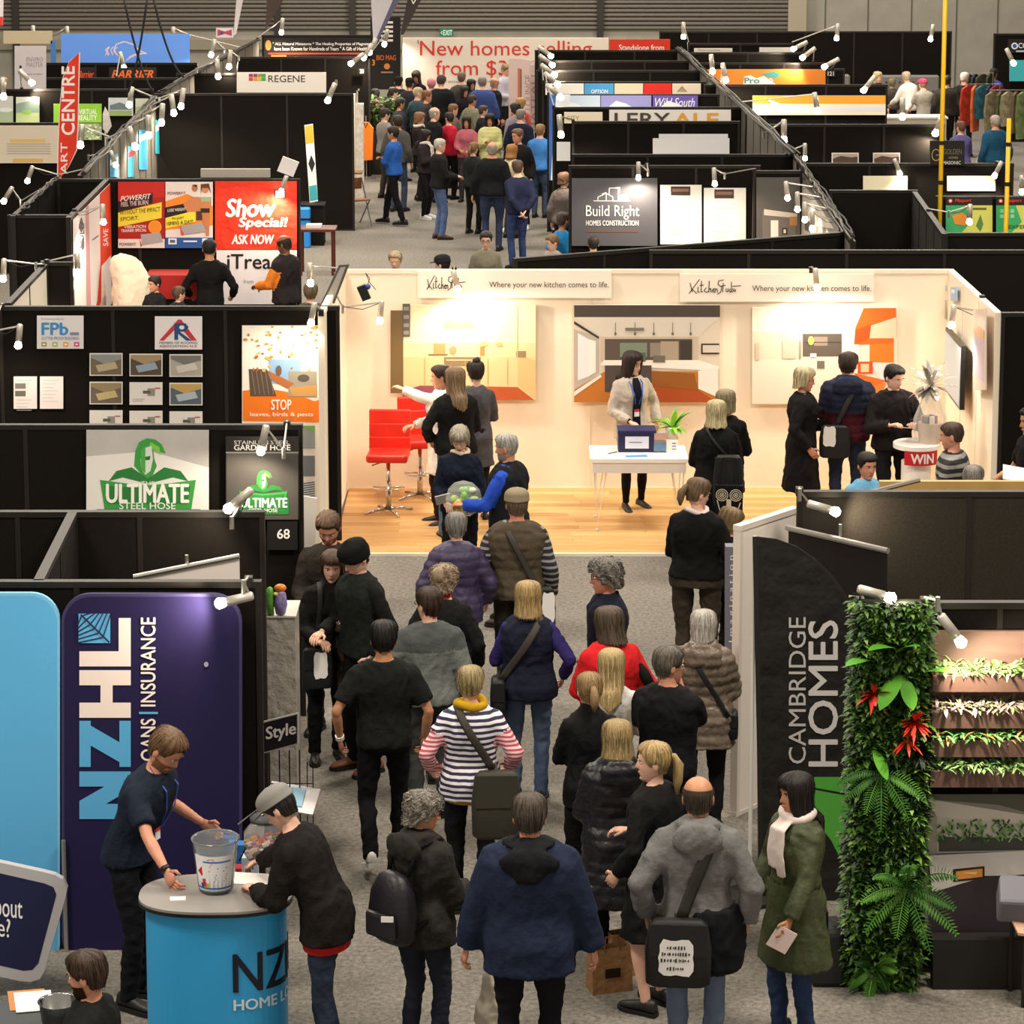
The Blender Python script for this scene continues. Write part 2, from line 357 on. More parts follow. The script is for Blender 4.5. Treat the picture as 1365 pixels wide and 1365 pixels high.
def person(head, h, yaw, label, sk='l', g='m', hair=('short','#3a2a20'), top=None, outer=None, low=None, shoes='#1a1a1a', arms=('down','down'),
           legs=None, lean=0, hy=0, hp=8, w=1.0, sit=False, glasses=False, beard=None, scarf=None, lod=None, lanyard=None, pos=None, group=None, hat=None, turn=0, armhint=None, pony=None, watch=False, tilt=0):
    k=h/1.75; zb=0
    ht=h if not sit else h-.42*k
    if pos is None: X,Y=P(head[0],head[1],ht+.012)
    else: X,Y=pos
    # compensate forward displacement of the head by lean
    yr=math.radians(yaw); ln=math.radians(lean)
    fwd=(math.sin(ln)*.70)*k if lean else 0.0
    fwd+=.012*k
    if pos is None:
        drop=(1-math.cos(ln))*.70*k
        X,Y=P(head[0],head[1],ht-drop+.012)
        X-= -math.sin(yr)*fwd; Y-= math.cos(yr)*fwd
    s_px=FPX/depth(Y,1); fine = s_px>100 if lod is None else lod
    FIGLOG.append((label,X,Y,s_px))
    root=empty('person',(X,Y,0),yr,label,'person',group or None)
    vb=.0185 if fine else .036; vc=.0155 if fine else .030
    seed=len(FIGLOG)*13+5
    skin=M(SKINS.get(sk,sk),.55,var=.06,vscale=20,name='skin'); lipm=M('#a8554c' if g=='f' else '#b06a58',.5,name='lips'); eyem=M('#2a1c14',.2); 
    hairc=M(hair[1],.55,var=.38,vscale=30,bump=.6,bscale=55,stretch=(3,3,.35),name='hair'); browm=M(hair[1],.8)
    dz=-.42 if sit else 0
    pel=Vector((0,0,.95+dz))
    def warp(p):
        p=Vector(p)
        if p.z<=pel.z: return p
        t=min(1,(p.z-pel.z)/.25); t=t*t*(3-2*t)
        an=ln*t; tl=math.radians(tilt)*t; R=Matrix.Rotation(-an,3,'X')@Matrix.Rotation(tl,3,'Y')@Matrix.Rotation(math.radians(turn)*t,3,'Z')
        return pel+R@(p-pel)
    TWi,TDi=TW[g if g!='c' else 'm'],TD[g if g!='c' else 'm']
    ww=w*(.9 if g=='c' else 1)
    def tw(z): return float(np.interp(z,ZT,TWi))*ww
    def td(z): return float(np.interp(z,ZT,TDi))*(.5+.5*ww)
    def torso(gm, z0, t, zneck=1.50, flare=0., tt=None, n=20):
        zs=[z for z in np.arange(z0,1.505,.035)]; zs=[z for z in zs if z<=zneck]+[zneck]
        V=[]
        for z in zs:
            zq=max(z,.84); a=tw(zq)+t; b=td(zq)+t
            if z<.9: f=(.9-z); a+=flare*f; b+=flare*f*.8
            if z>1.40: a-=t*.35*(z-1.4)/.1; b-=t*.2*(z-1.4)/.1
            if g=='f' and 1.18<z<1.38: pass
            for j in range(n):
                th=2*math.pi*j/n; cc,ss=math.cos(th),math.sin(th)
                x=a*math.copysign(abs(cc)**.85,cc); y=b*math.copysign(abs(ss)**.9,ss)
                if g=='f' and ss>0: y+=.028*math.exp(-((z-1.27)/.06)**2)*max(0,ss)
                if ss<0: y+= .012*math.exp(-((z-1.12)/.08)**2)
                if ss<0: y-= .014*math.exp(-((z-.93)/.07)**2)
                V.append(warp((x,y,z+dz))*k)
        m_=len(zs); Fc=[(i*n+j,i*n+(j+1)%n,(i+1)*n+(j+1)%n,(i+1)*n+j) for i in range(m_-1) for j in range(n)]
        Fc.append(tuple(reversed(range(n)))); Fc.append(tuple((m_-1)*n+j for j in range(n))); gm.add(V,Fc)
    # skeleton
    shx={'m':.172,'f':.150,'c':.145}[g]*(.6+.4*ww)
    SH=[warp((sx*shx,-.005,1.378+dz)) for sx in (1,-1)]
    l1,l2=.285,.255; EL=[];WR=[]
    for i,sx in enumerate((1,-1)):
        a=arms[i]; 
        if a[0]=='w':
            wx,wy=P(a[1],a[2],a[3]); dd=Matrix.Rotation(-yr,3,'Z')@Vector((wx-X,wy-Y,0)); tgt=Vector((dd.x/k,dd.y/k,a[3]/k)); hint=(sx*.6,-.4,-.8)
        elif isinstance(a,str):
            t=ARMS[a]; tgt=Vector((sx*t[0]*(ww if abs(t[0])>.2 else 1),t[1],t[2]+dz+(.02 if (i==0 and a in('fold','behind')) else 0)))
            if a not in('down','pocket'): tgt=warp(tgt) if abs(lean)<12 else tgt+Vector((0,math.sin(ln)*.25,0))
            hint={'down':(sx*.3,-1,0),'pocket':(sx*.6,-1,0),'behind':(sx*1,-.6,0),'fold':(sx*.5,.2,-1),'chin':(sx*.35,.3,-1)}.get(a,(sx*.55,-.3,-1))
        else: tgt=Vector((a[0],a[1],a[2]+dz)); hint=(sx*.6,-.4,-.8)
        if armhint and armhint[i]: hint=armhint[i]
        e,w_=solve_ik(SH[i],tgt,l1,l2,hint); EL.append(e); WR.append(w_)
    if legs is None: legs=((.10,.02,0),(-.10,-.02,0)) if not sit else ((.12,.42,0),(-.12,.42,0))
    HP=[Vector((sx*.088*ww,0,.90+dz)) for sx in (1,-1)]; KN=[];AN=[]
    for i,sx in enumerate((1,-1)):
        L=legs[i]; an=Vector((L[0],L[1],.085+L[2])); kn,an=solve_ik(HP[i],an,.42,.405,(sx*.12,1,.2)); KN.append(kn);AN.append(an)
    # body -----------------------------------------------------------
    b=G(); torso(b,.90,-.018,1.47)
    nk=warp((0,-.008,1.44+dz)); hc=warp((0,.014,1.613+dz))
    nr={'m':.056,'f':.046,'c':.042}[g]
    b.tube([nk*k,(nk.lerp(hc,.5)+Vector((0,-.006,0)))*k,(hc+Vector((0,-.02,-.04)))*k],[nr*1.12*k,nr*k,nr*1.0*k],14)
    am=1.0 if g!='f' else .86
    lgf=1.0 if (low and low.get('kind')in('none','shorts')) else .8
    for i in (0,1):
        b.tube([SH[i]*k,SH[i].lerp(EL[i],.4)*k,EL[i]*k,EL[i].lerp(WR[i],.3)*k,WR[i]*k],[q*k*am for q in(.048,.044,.036,.039,.025)],12)
        b.ell(SH[i]*k,(.052*k*am,)*3,10,8); b.ell(EL[i]*k,(.037*k*am,)*3,8,6)
        b.tube([HP[i]*k,HP[i].lerp(KN[i],.5)*k,KN[i]*k,KN[i].lerp(AN[i],.3)*k,KN[i].lerp(AN[i],.75)*k,AN[i]*k],[q*k*lgf for q in(.082,.070,.050,.054,.038,.034)],12)
        b.ell(KN[i]*k,(.050*k*lgf,)*3,8,6); b.ell((HP[i]+Vector((0,0,.02)))*k,(.085*k*lgf,)*3,8,6)
        fdir=Vector((.12*(1,-1)[i],1,0)).normalized(); b.tube([(AN[i]+Vector((0,-.03,-.03)))*k,(AN[i]+fdir*.14+Vector((0,0,-.055)))*k],[.032*k,.026*k],8)
    ext=G(); ext.mats=[skin]
    hR=Matrix.Rotation(math.radians(hy),3,'Z')@Matrix.Rotation(math.radians(-hp)-ln*.5,3,'X')@Matrix.Rotation(math.radians(tilt)*.7,3,'Y')
    hs=k*(1.06 if g=='m' else 1.04 if g=='f' else 1.18)
    base=hc*k
    T=lambda p: base+hR@(p*hs)
    beardm=M(beard,.9,bump=.5,bscale=120,name='beard') if beard else None
    head_geo(ext,T,k,skin,lipm,eyem,browm,fine,beardm)
    # hands
    ns=6 if fine else 4
    for i,sx in enumerate((1,-1)):
        d=(WR[i]-EL[i]).normalized()
        inward=Vector((-sx,0.15,0)); pn=(inward-d*inward.dot(d)); 
        if d.z>-.5: pn=Vector((0,0,-1))-d*(-d.z)  # raised or level forearm: palm faces down/in
        if pn.length<1e-4: pn=d.orthogonal()
        pn.normalize(); sd=d.cross(pn)   # across the palm
        if sd.dot(Vector((0,1,0)))<0 and d.z<-.5: sd=-sd
        if d.z>=-.5 and sd.x*sx>0: sd=-sd
        o_=WR[i]; ext.mat(skin)
        ext.tube([(o_-d*.02)*k,(o_+d*.015)*k,(o_+d*.05)*k,(o_+d*.088)*k],[.026*k,.034*k,.041*k,.038*k],10 if fine else 6,flat=(pn,.42))
        for q,(off,ln_) in enumerate(((.028,.068),(.009,.078),(-.010,.072),(-.028,.055))):
            a0=o_+d*.080+sd*off; a1=a0+(d*.9+pn*.25)*ln_*.5; a2=a1+(d*.55+pn*.8).normalized()*ln_*.32; a3=a2+(d*.1+pn).normalized()*ln_*.25
            ext.tube([a0*k,a1*k,a2*k,a3*k],[.0092*k,.0086*k,.008*k,.0062*k],ns)
        t0=o_+d*.02+sd*.026; t1=t0+(d*.6+sd*.75+pn*.2).normalized()*.040; t2=t1+(d*.9+sd*.1+pn*.35).normalized()*.035
        ext.tube([t0*k,t1*k,t2*k],[.0125*k,.0105*k,.008*k],ns)
    pend('body',b,root,vb*k,ext.mats,None,ext,2)
    # legs clothing -----------------------------------------------------
    low=low or dict(c='#22252c'); lk=low.get('kind','trousers')
    tl_=low.get('t',.014); 
    fold_a=.0085 if fine else .005
    if lk in('trousers','jeans','leggings','shorts'):
        gm=G()
        zz=[.86,.90,.95,1.0,low.get('rise',1.04)]; V=[]; n=18
        for z in zz:
            for j in range(n):
                th=2*math.pi*j/n; V.append(warp(((tw(max(z,.84))+tl_*.7)*math.cos(th),(td(max(z,.84))+tl_*.7)*math.sin(th)-(.01 if math.sin(th)<0 else 0),z+dz))*k)
        gm.add(V,[(i*n+j,i*n+(j+1)%n,(i+1)*n+(j+1)%n,(i+1)*n+j) for i in range(4) for j in range(n)]+[tuple(reversed(range(n))),tuple(4*n+j for j in range(n))])
        ak={'trousers':.058,'jeans':.060,'leggings':.040,'shorts':.07}[lk]; kr={'trousers':.068,'jeans':.066,'leggings':.056,'shorts':.068}[lk]
        for i in (0,1):
            e=AN[i]+Vector((0,0,-.03 if lk!='leggings' else .01)); 
            pts=[HP[i]+Vector((0,0,.03)),HP[i].lerp(KN[i],.45),KN[i],KN[i].lerp(AN[i],.45),KN[i].lerp(e,.8),e]; rr=[.092,.084*(.5+.5*ww),kr,kr*.98 if lk!='leggings' else .056,ak,ak]
            if lk=='shorts': pts=pts[:3]; rr=rr[:3]
            gm.tube([p*k for p in pts],[q*k for q in rr],14); 
        mt=M(low['c'],.85,var=.16 if lk=='jeans' else .07,vscale=5,bump=.6,bscale=16,name=lk)
        pend('jeans' if lk=='jeans' else 'trousers' if lk!='leggings' else 'leggings',gm,root,vc*k,[mt],cloth_post('leg',k,0,fold_a if lk!='leggings' else .002,None,None,seed),None,3)
    # shoes
    shm=M(shoes,.5,name='shoe_leather'); sol=M('#e8e6e2' if shoes in('#e6e4e0','#101216') else '#141210',.7,name='shoe_sole')
    for i,sx in enumerate((1,-1)):
        if not fine and sit: break
        L=legs[i]; yaw2=math.atan2(-.14*sx,1); tip=L[2]
        s_=G(); R=Matrix.Rotation(yaw2,3,'Z')@Matrix.Rotation(-min(.9,tip*3.2),3,'X')
        prof=[(-.075,.030,.045,0),(-.065,.036,.085,0),(-.01,.038,.092,0),(.05,.040,.070,0),(.11,.046,.052,0),(.165,.040,.040,.0),(.195,.018,.022,.004)]
        V=[]; n=10
        for (y,wd,hh,zo) in prof:
            for j in range(n):
                th=2*math.pi*j/n; zc=(math.sin(th)*.5+.5); V.append((AN[i]+Vector((0,0,-.085))+Vector((0,0,.0))+R@Vector((wd*math.cos(th)*(1 if zc<.5 else .9),y,.018+hh*zc*1.0)))*k)
        s_.mat(shm); s_.add(V,[(a_*n+j,a_*n+(j+1)%n,(a_+1)*n+(j+1)%n,(a_+1)*n+j) for a_ in range(6) for j in range(n)]+[tuple(reversed(range(n))),tuple(6*n+j for j in range(n))])
        shoe_=s_.build('shoe',root,smooth=True); s_=G(); s_.mat(sol); out=[(-.082,.0),(-.078,.03),(-.02,.036),(.05,.042),(.11,.050),(.165,.044),(.2,.018),(.2,-.018),(.165,-.044),(.11,-.05),(.05,-.042),(-.02,-.036),(-.078,-.03)]
        V=[(AN[i]+Vector((0,0,-.085))+R@Vector((x,y,z)))*k for z in(0,.026) for y,x in out]; n=len(out)
        s_.add(V,[tuple(range(n)),tuple(reversed(range(n,2*n)))]+[(j,(j+1)%n,n+(j+1)%n,n+j) for j in range(n)])
        s_.build('sole',shoe_)
    # upper garments ---------------------------------------------------------
    def garment(spec, extra_t=0., idx=0):
        t=spec.get('t',.016)+extra_t; hem=spec.get('hem',.88); sl=spec.get('sl','long'); puff=spec.get('puff',0); nm=spec.get('n','jumper')
        gm=G(); torso(gm,hem,t,1.485 if spec.get('col',1) else 1.46,flare=spec.get('flare',.12))
        if spec.get('collar',.035 if (t>=.028 and not spec.get('hood')) else 0):
            c0=warp((0,-.008,1.45+dz)); c1=warp((0,-.004,1.45+dz+spec.get('collar',.035))); gm.tube([c0*k,c1*k],[(nr+.034)*k,(nr+.02)*k],16)
        if spec.get('hood'):
            hd=G(); hd.ell((0,-.125-t*.6,1.43+dz),(.155,.052,.105),16,12); hd.ell((0,-.035,1.492+dz),(.130,.110,.042),16,8); hd.ell((0,-.12-t*.5,1.36+dz),(.07,.045,.08),12,8)
            gm.add([warp(p)*k for p in hd.v],hd.f)
        if sl!='none':
            for i in (0,1):
                r0=[.056,.053,.046,.046,.036]; pts=[SH[i],SH[i].lerp(EL[i],.45),EL[i],EL[i].lerp(WR[i],.4),WR[i]+(EL[i]-WR[i]).normalized()*.012]
                if sl=='short': pts=[SH[i],SH[i].lerp(EL[i],.45),SH[i].lerp(EL[i],.78)]; r0=[.058,.058,.056]
                if sl=='three': pts=[SH[i],SH[i].lerp(EL[i],.45),EL[i],EL[i].lerp(WR[i],.55)]; r0=r0[:4]
                tt=t*.75
                gm.tube([p*k for p in pts],[(q*am+tt)*k for q in r0],14); gm.ell(SH[i]*k,((.054*am+tt)*k,)*3,12,8)
                if sl!='short': gm.ell(EL[i]*k,((.047*am+tt)*k,)*3,10,8)
        m1=spec['c'] if not isinstance(spec['c'],str) else M(spec['c'],spec.get('r',.85),var=spec.get('var',.08),vscale=6,bump=spec.get('bump',.6),bscale=13,name=nm)
        mats=[m1]; split=None
        def asm(c,nme): return c if not isinstance(c,str) else M(c,spec.get('r',.85),var=.08,vscale=6,bump=.55,bscale=13,name=nme)
        A=[np.array(SH[i]) for i in(0,1)];B=[np.array(EL[i]) for i in(0,1)];C=[np.array(WR[i]) for i in(0,1)]
        if 'sc' in spec:   # sleeve colour
            mats.append(asm(spec['sc'],'sleeve')); 
            def split(Q):
                d=np.minimum.reduce([np.minimum(SEGD(Q,A[i],B[i]),SEGD(Q,B[i],C[i])) for i in (0,1)])
                f=spec.get('sfrom',.0); far=np.minimum.reduce([SEGD(Q,A[i]*(1-f)+B[i]*f,B[i]) for i in (0,1)]); far=np.minimum(far,np.minimum.reduce([SEGD(Q,B[i],C[i]) for i in(0,1)]))
                lim=.052*am+t
                near0=np.minimum(np.linalg.norm(Q-A[0],axis=1),np.linalg.norm(Q-A[1],axis=1))
                return ((far<lim+.012)&((near0>.07+t) if f==0 else True)&(np.abs(Q[:,0])>.02)).astype(int)
        if 'yoke' in spec:  # colour above a height
            mats.append(asm(spec['yoke'][1],'yoke')); zy=spec['yoke'][0]+dz
            sp0=split
            def split(Q): 
                r_=(Q[:,2]>zy).astype(int)*(len(mats)-1)
                return r_
        pend(nm,gm,root,vc*k,mats,cloth_post('top',k,puff,spec.get('amp',fold_a),None,split,seed+idx),None,3 if not puff else 2)
        return t
    tmax=.0
    if top: tmax=garment(top,0,1)
    if outer: tmax=garment(outer,.012,2)
    if low.get('kind')=='skirt': pass
    # hair and hats -----------------------------------------------------------------
    if hair[0]!='none':
        hg=G(); st=hair[0]
        c_=hair[1].lstrip('#'); rgb=[int(c_[i:i+2],16) for i in(0,2,4)]; gm_=sum(rgb)/3; rgb=[(v*.84+gm_*.16)*(.90 if gm_>110 else 1) for v in rgb]; hairc=M('#%02x%02x%02x'%tuple(int(v) for v in rgb),.6,var=.3,vscale=30,bump=.5,bscale=55,stretch=(3,3,.35),name='hair')
        for f_ in (1.16,.80): hg.mat(M('#%02x%02x%02x'%tuple(min(255,int(v*f_)) for v in rgb),.62,name='hair_strand'))
        hg.mats.insert(0,hairc); hg.mi=0
        base_style={'bun':'tied','pony':'tied','updo':'curly'}.get(st,st)
        if hat: base_style='under' if base_style in('short','crop','bald') else base_style
        hair_geo(hg,T,k,base_style,fine,seed,tmax)
        if st=='bun': 
            q=G(); q.ell((0,-.055,.125),(.040,.038,.036),14,10); hg.add([T(Vector(p)*1.0+Vector((0,0,.005*math.sin(90*p[0])))) for p in q.v],q.f)
        if st=='updo':
            q=G(); q.ell((0,-.10,.06),(.055,.045,.06),14,10); hg.add([T(Vector(p)+Vector((.006*math.sin(140*p[2]),0,.006*math.sin(120*p[0])))) for p in q.v],q.f)
        if st=='pony':
            L_=pony or .22; hg.tube([T(Vector((0,-.085,.04))),T(Vector((0,-.12,.035))),T(Vector((0,-.145,-.02))),T(Vector((0,-.14,-.02-L_*.5))),T(Vector((0,-.125,-.02-L_)))],[.018*k,.022*k,.034*k,.03*k,.008*k],12)
        hg.build('hair',root,smooth=True)
    if hat:
        hm=M(hat[1],.85,bump=.4,bscale=150,name='hat_cloth'); q=G(); q.mat(hm)
        T2=lambda p: T(Vector((p.x*1.06,p.y*1.06,p.z+.006)))
        hair_geo(q,T2,k,hat[0],fine,1)
        if hat[0]=='cap':
            q.mat(M(hat[2] if len(hat)>2 else hat[1],.8,name='cap_brim')); V=[]; n=11; fl=(-1 if (len(hat)>3 and hat[3]) else 1)
            for kk,(r_,dz_) in enumerate(((.0,.0),(.07,-.012))):
                for j in range(n):
                    a=math.radians(25+130*j/(n-1)); e_=math.sin(math.pi*j/(n-1))
                    for zz in (0,.009): V.append(T2(Vector(((.086)*math.cos(a)*(1+r_*1.2),fl*((.098)*math.sin(a)+r_*e_),.036+zz+dz_*e_))))
            Fc=[]
            for j in range(n-1):
                a0=2*j;a1=2*(j+1);b0=2*n+2*j;b1=2*n+2*(j+1)
                Fc+=[(a0+1,b0+1,b1+1,a1+1),(a0,a1,b1,b0),(b0,b1,b1+1,b0+1)]
            q.add(V,Fc)
        q.build('cap' if hat[0]=='cap' else 'beanie',root,smooth=True)
    if glasses:
        q=G(); q.mat(M('#181412',.3,name='spectacle_frame'))
        for sx in(-1,1):
            ring=[T(Vector((sx*.032+.021*math.cos(a),.099-.004*abs(math.cos(a)),.006+.015*math.sin(a)))) for a in np.linspace(0,2*math.pi,13)]
            q.tube(ring,.0022*k,5,cap=False); q.tube([T(Vector((sx*.052,.095,.008))),T(Vector((sx*.08,.03,.006))),T(Vector((sx*.082,-.01,.002)))],.002*k,4)
        q.tube([T(Vector((-.011,.1,.008))),T(Vector((.011,.1,.008)))],.002*k,4)
        q.build('glasses',root)
    if scarf:
        q=G(); c0=warp((0,.0,1.475+dz)); 
        sr=.036 if (scarf[1] or scarf[0]=='#b8921e') else .024
        ring=[(c0+Vector(((.062+sr*.8)*math.cos(a),(.056+sr*.8)*math.sin(a),.012*math.sin(2*a)+.006)))*k for a in np.linspace(0,2*math.pi,17)]
        q.tube(ring,sr*k,10,cap=False)
        if scarf[1]:
            for sx,LL in ((-.035,scarf[1]),(.03,scarf[1]*.85)):
                f0=warp((sx,td(1.3)+tmax+.012,1.42+dz)); f1=warp((sx*1.2,td(1.25)+tmax+.035,1.42-LL*.5+dz)); f2=warp((sx*1.3,td(1.15)+tmax+.03,1.42-LL+dz))
                q.tube([(c0+Vector((sx,.075,0)))*k,f0*k,f1*k,f2*k],[.03*k,.04*k,.038*k,.045*k],10,flat=((0,1,0),.4))
        pend('scarf',q,root,(.010 if fine else .02)*k,[M(scarf[0],.9,var=.1,bump=.5,bscale=120,name='scarf_wool')],cloth_post('top',k,0,.004,None,None,seed+9))
    if lanyard:
        q=G(); q.mat(M(lanyard,.6))
        pt=lambda x,z:(warp((x,td(z)+tmax+.010+(.03 if g=='f' and 1.2<z<1.34 else 0),z+dz)))*k
        for sx in(-1,1): q.tube([warp((sx*.055,-.02,1.50+dz))*k,pt(sx*.07,1.42),pt(sx*.045,1.3),pt(sx*.012,1.16)],.007*k,5,flat=((0,1,0),.3))
        c_=pt(0,1.10)+Vector((0,.006,0)); q.mat(M('#e8e6ea',.4)); q.obox(c_,(.027*k,0,0),(0,.003,0),(0,0,.040*k)); q.mat(M('#c8303a',.4)); q.obox(c_+Vector((0,.002,.026*k)),(.0272*k,0,0),(0,.003,0),(0,0,.014*k))
        q.build('lanyard',root)
    if watch:
        q=G(); q.mat(M('#101010',.4)); d=(WR[0]-EL[0]).normalized(); q.tube([(WR[0]-d*.03)*k,(WR[0]-d*.005)*k],[.031*k,.030*k],12); q.build('wristwatch',root,smooth=True)
    return dict(root=root,k=k,warp=warp,td=td,tw=tw,t=tmax,WR=WR,EL=EL,SH=SH,T=T,dz=dz,hc=hc,fine=fine)
def W2(p, F):   # body-local point (1.75 m frame) to world
    r=F['root']; return Matrix.Translation(r.location)@Matrix.Rotation(r.rotation_euler.z,4,'Z')@(Vector(p)*F['k'])
def thing_on(F, name, label, cat, group=None):
    r=F['root']; return empty(name,tuple(r.location),r.rotation_euler.z,label,cat,group)
def crossbag(F, side, label, col='#17181a', size=(.17,.06,.15), at_=None, strapc=None, front=False, sw=.024, name='shoulder_bag', prnt=None, straponly_back=False):
    """bag hanging from a strap over the opposite shoulder; side=+1 right hip"""
    k=F['k']; dz=F['dz']; o=thing_on(F,name,label,'bag'); w=F['warp']; t=F['t']+.014
    at_=at_ or (side*.17,-.14,.86); sgn=-1 if not front else 1
    bx,by,bz=at_
    q=G(); q.mat(M(strapc or col,.7,name='strap_webbing'))
    def surf(x,z,sg): 
        a=F['tw'](z)+t; b=F['td'](z)+t; return w((x,sg*b*math.sqrt(max(.05,1-(x/a)**2))**.9-(.014 if sg<0 and z<1.05 else 0),z+dz))
    z0=1.475
    for sg in (-1,1):
        pts=[]
        for u in np.linspace(0,1,9):
            x=-side*.095+(bx*.9+side*.095)*u; z=z0+(bz+size[2]*.9-z0)*u
            zz=max(.86,z); 
            p=surf(x,min(zz,1.44),sg)
            if z>1.44: p=w((x,sg*(F['td'](1.44)+t)*(1-(z-1.44)/.05),z+dz+.012))
            if u>.8 and sg>0: p=p.lerp(Vector((bx,by+.02,bz+size[2]*.9+dz)),(u-.8)/.2)
            pts.append(p*k)
        q.tube(pts,sw*k,6,flat=(Vector((0,sg,.0))+Vector((0,0,.05)),.13))
    strap_=q.build('strap',o,smooth=True)
    b=G(); b.mat(M(col,.6,bump=.3,bscale=60,name='bag_leather'))
    c=Vector((bx,by,bz+dz)); sx,sy,sz=size; n=10; V=[]
    for (zz,e) in ((-1,.80),(-.9,.97),(.1,1.0),(.85,.88),(1,.70)):
        for j in range(16):
            th=2*math.pi*j/16; cc,ss=math.cos(th),math.sin(th)
            V.append((c+Vector((sx*e*math.copysign(abs(cc)**.42,cc),sy*e*math.copysign(abs(ss)**.5,ss)*(1-.15*zz),sz*zz)))*k)
    b.add(V,[(i*16+j,i*16+(j+1)%16,(i+1)*16+(j+1)%16,(i+1)*16+j) for i in range(4) for j in range(16)]+[tuple(reversed(range(16))),tuple(64+j for j in range(16))])
    bb_=b.build('bag_body',o,smooth=True)
    fl=G(); fl.mat(M(col,.55,name='bag_flap')); fl.obox((c+Vector((0,(-1 if not front else 1)*(sy+.002),sz*.45)))*k,(sx*.86*k,0,0),(0,.004,0),(0,0,sz*.50*k)); ff=fl.build('flap',bb_); mm=ff.modifiers.new('b','BEVEL'); mm.width=.02; mm.segments=2
    if prnt:
        p=G(); p.mat(M('#e9e6e4',.6)); y=by+(-1 if not front else 1)*(sy+.009); u,v,ox,oz=prnt; R_=random.Random(3)
        pl=[]
        for i in range(20):
            a=2*math.pi*i/20; ca,sa=math.cos(a),math.sin(a); e=R_.uniform(.93,1.05); m_=max(abs(ca),abs(sa)); pl.append(((ox+u*ca/m_*e)*k,(oz+v*sa/m_*e)*k))
        V=[((c.x)*k+a,y*k,c.z*k+b_) for a,b_ in pl]; p.add(V,[tuple(range(20))])
        if u>.06:
            p.mat(M('#1a1a1a',.6))
            for li,(zz,ll) in enumerate(((.55,.5),(.2,.8),(-.15,.85),(-.6,.5))):
                x=-u*ll
                while x<u*ll:
                    wd=R_.uniform(.006,.014); hh=R_.uniform(.005,.011)
                    p.obox(((c.x+ox+x)*k,(y-.002*(1 if not front else -1))*k,(c.z+oz+v*zz)*k),(wd*.35*k,0,.002*k),(0,.0005,0),(0,0,hh*k)); x+=wd*1.35
        p.build('print',bb_)
    return o
# ================================================================ boards, walls, lamps
BLACK=M('#15120f',.95,bump=.3,bscale=260,var=.22,vscale=60,name='black_loop_fabric')
RAIL=M('#2a2723',.5,metal=.5,name='dark_anodised_rail'); ALU=M('#b5b1aa',.35,metal=.8,name='aluminium'); WHITE=M('#efe9e2',.6,name='white_board')
CHROME=M('#c8c6c2',.18,metal=1,name='chrome')
CABLE=M('#15151a',.6,name='black_cable')
class Pl:
    """vertical plane through world point O=(x,y); rz = 0 faces the camera side (-Y), 90 faces +X, -90 faces -X"""
    def __init__(s,x,y,rz=0.): s.O=Vector((x,y,0)); s.a=math.radians(rz); s.U=Vector((math.cos(s.a),math.sin(s.a),0)); s.N=Vector((s.U.y,-s.U.x,0)); s.rz=s.a
    def uv(s,px,py):
        d=ray(px,py); o=Vector((0,0,CAM_H)); t=(s.O-o).dot(s.N)/d.dot(s.N); p=o+d*t; return ((p-s.O).dot(s.U), p.z)
    def world(s,u,v,off=0.): return s.O+s.U*u+s.N*off+Vector((0,0,v))
def Fr(Y): return Pl(0,Y,0)
_tc={}
def text_mesh(txt,bold,shear,spacing=1.0):
    key=(txt,bold,shear,spacing)
    if key in _tc: return _tc[key]
    cu=bpy.data.curves.new('t','FONT'); cu.body=txt; cu.offset=bold; cu.shear=shear; cu.resolution_u=3; cu.space_character=spacing; cu.size=1.0
    o=bpy.data.objects.new('t',cu); me=o.to_mesh()
    V=[tuple(v.co) for v in me.vertices]; Fc=[tuple(p.vertices) for p in me.polygons]; o.to_mesh_clear(); bpy.data.objects.remove(o); bpy.data.curves.remove(cu)
    _tc[key]=(V,Fc); return V,Fc
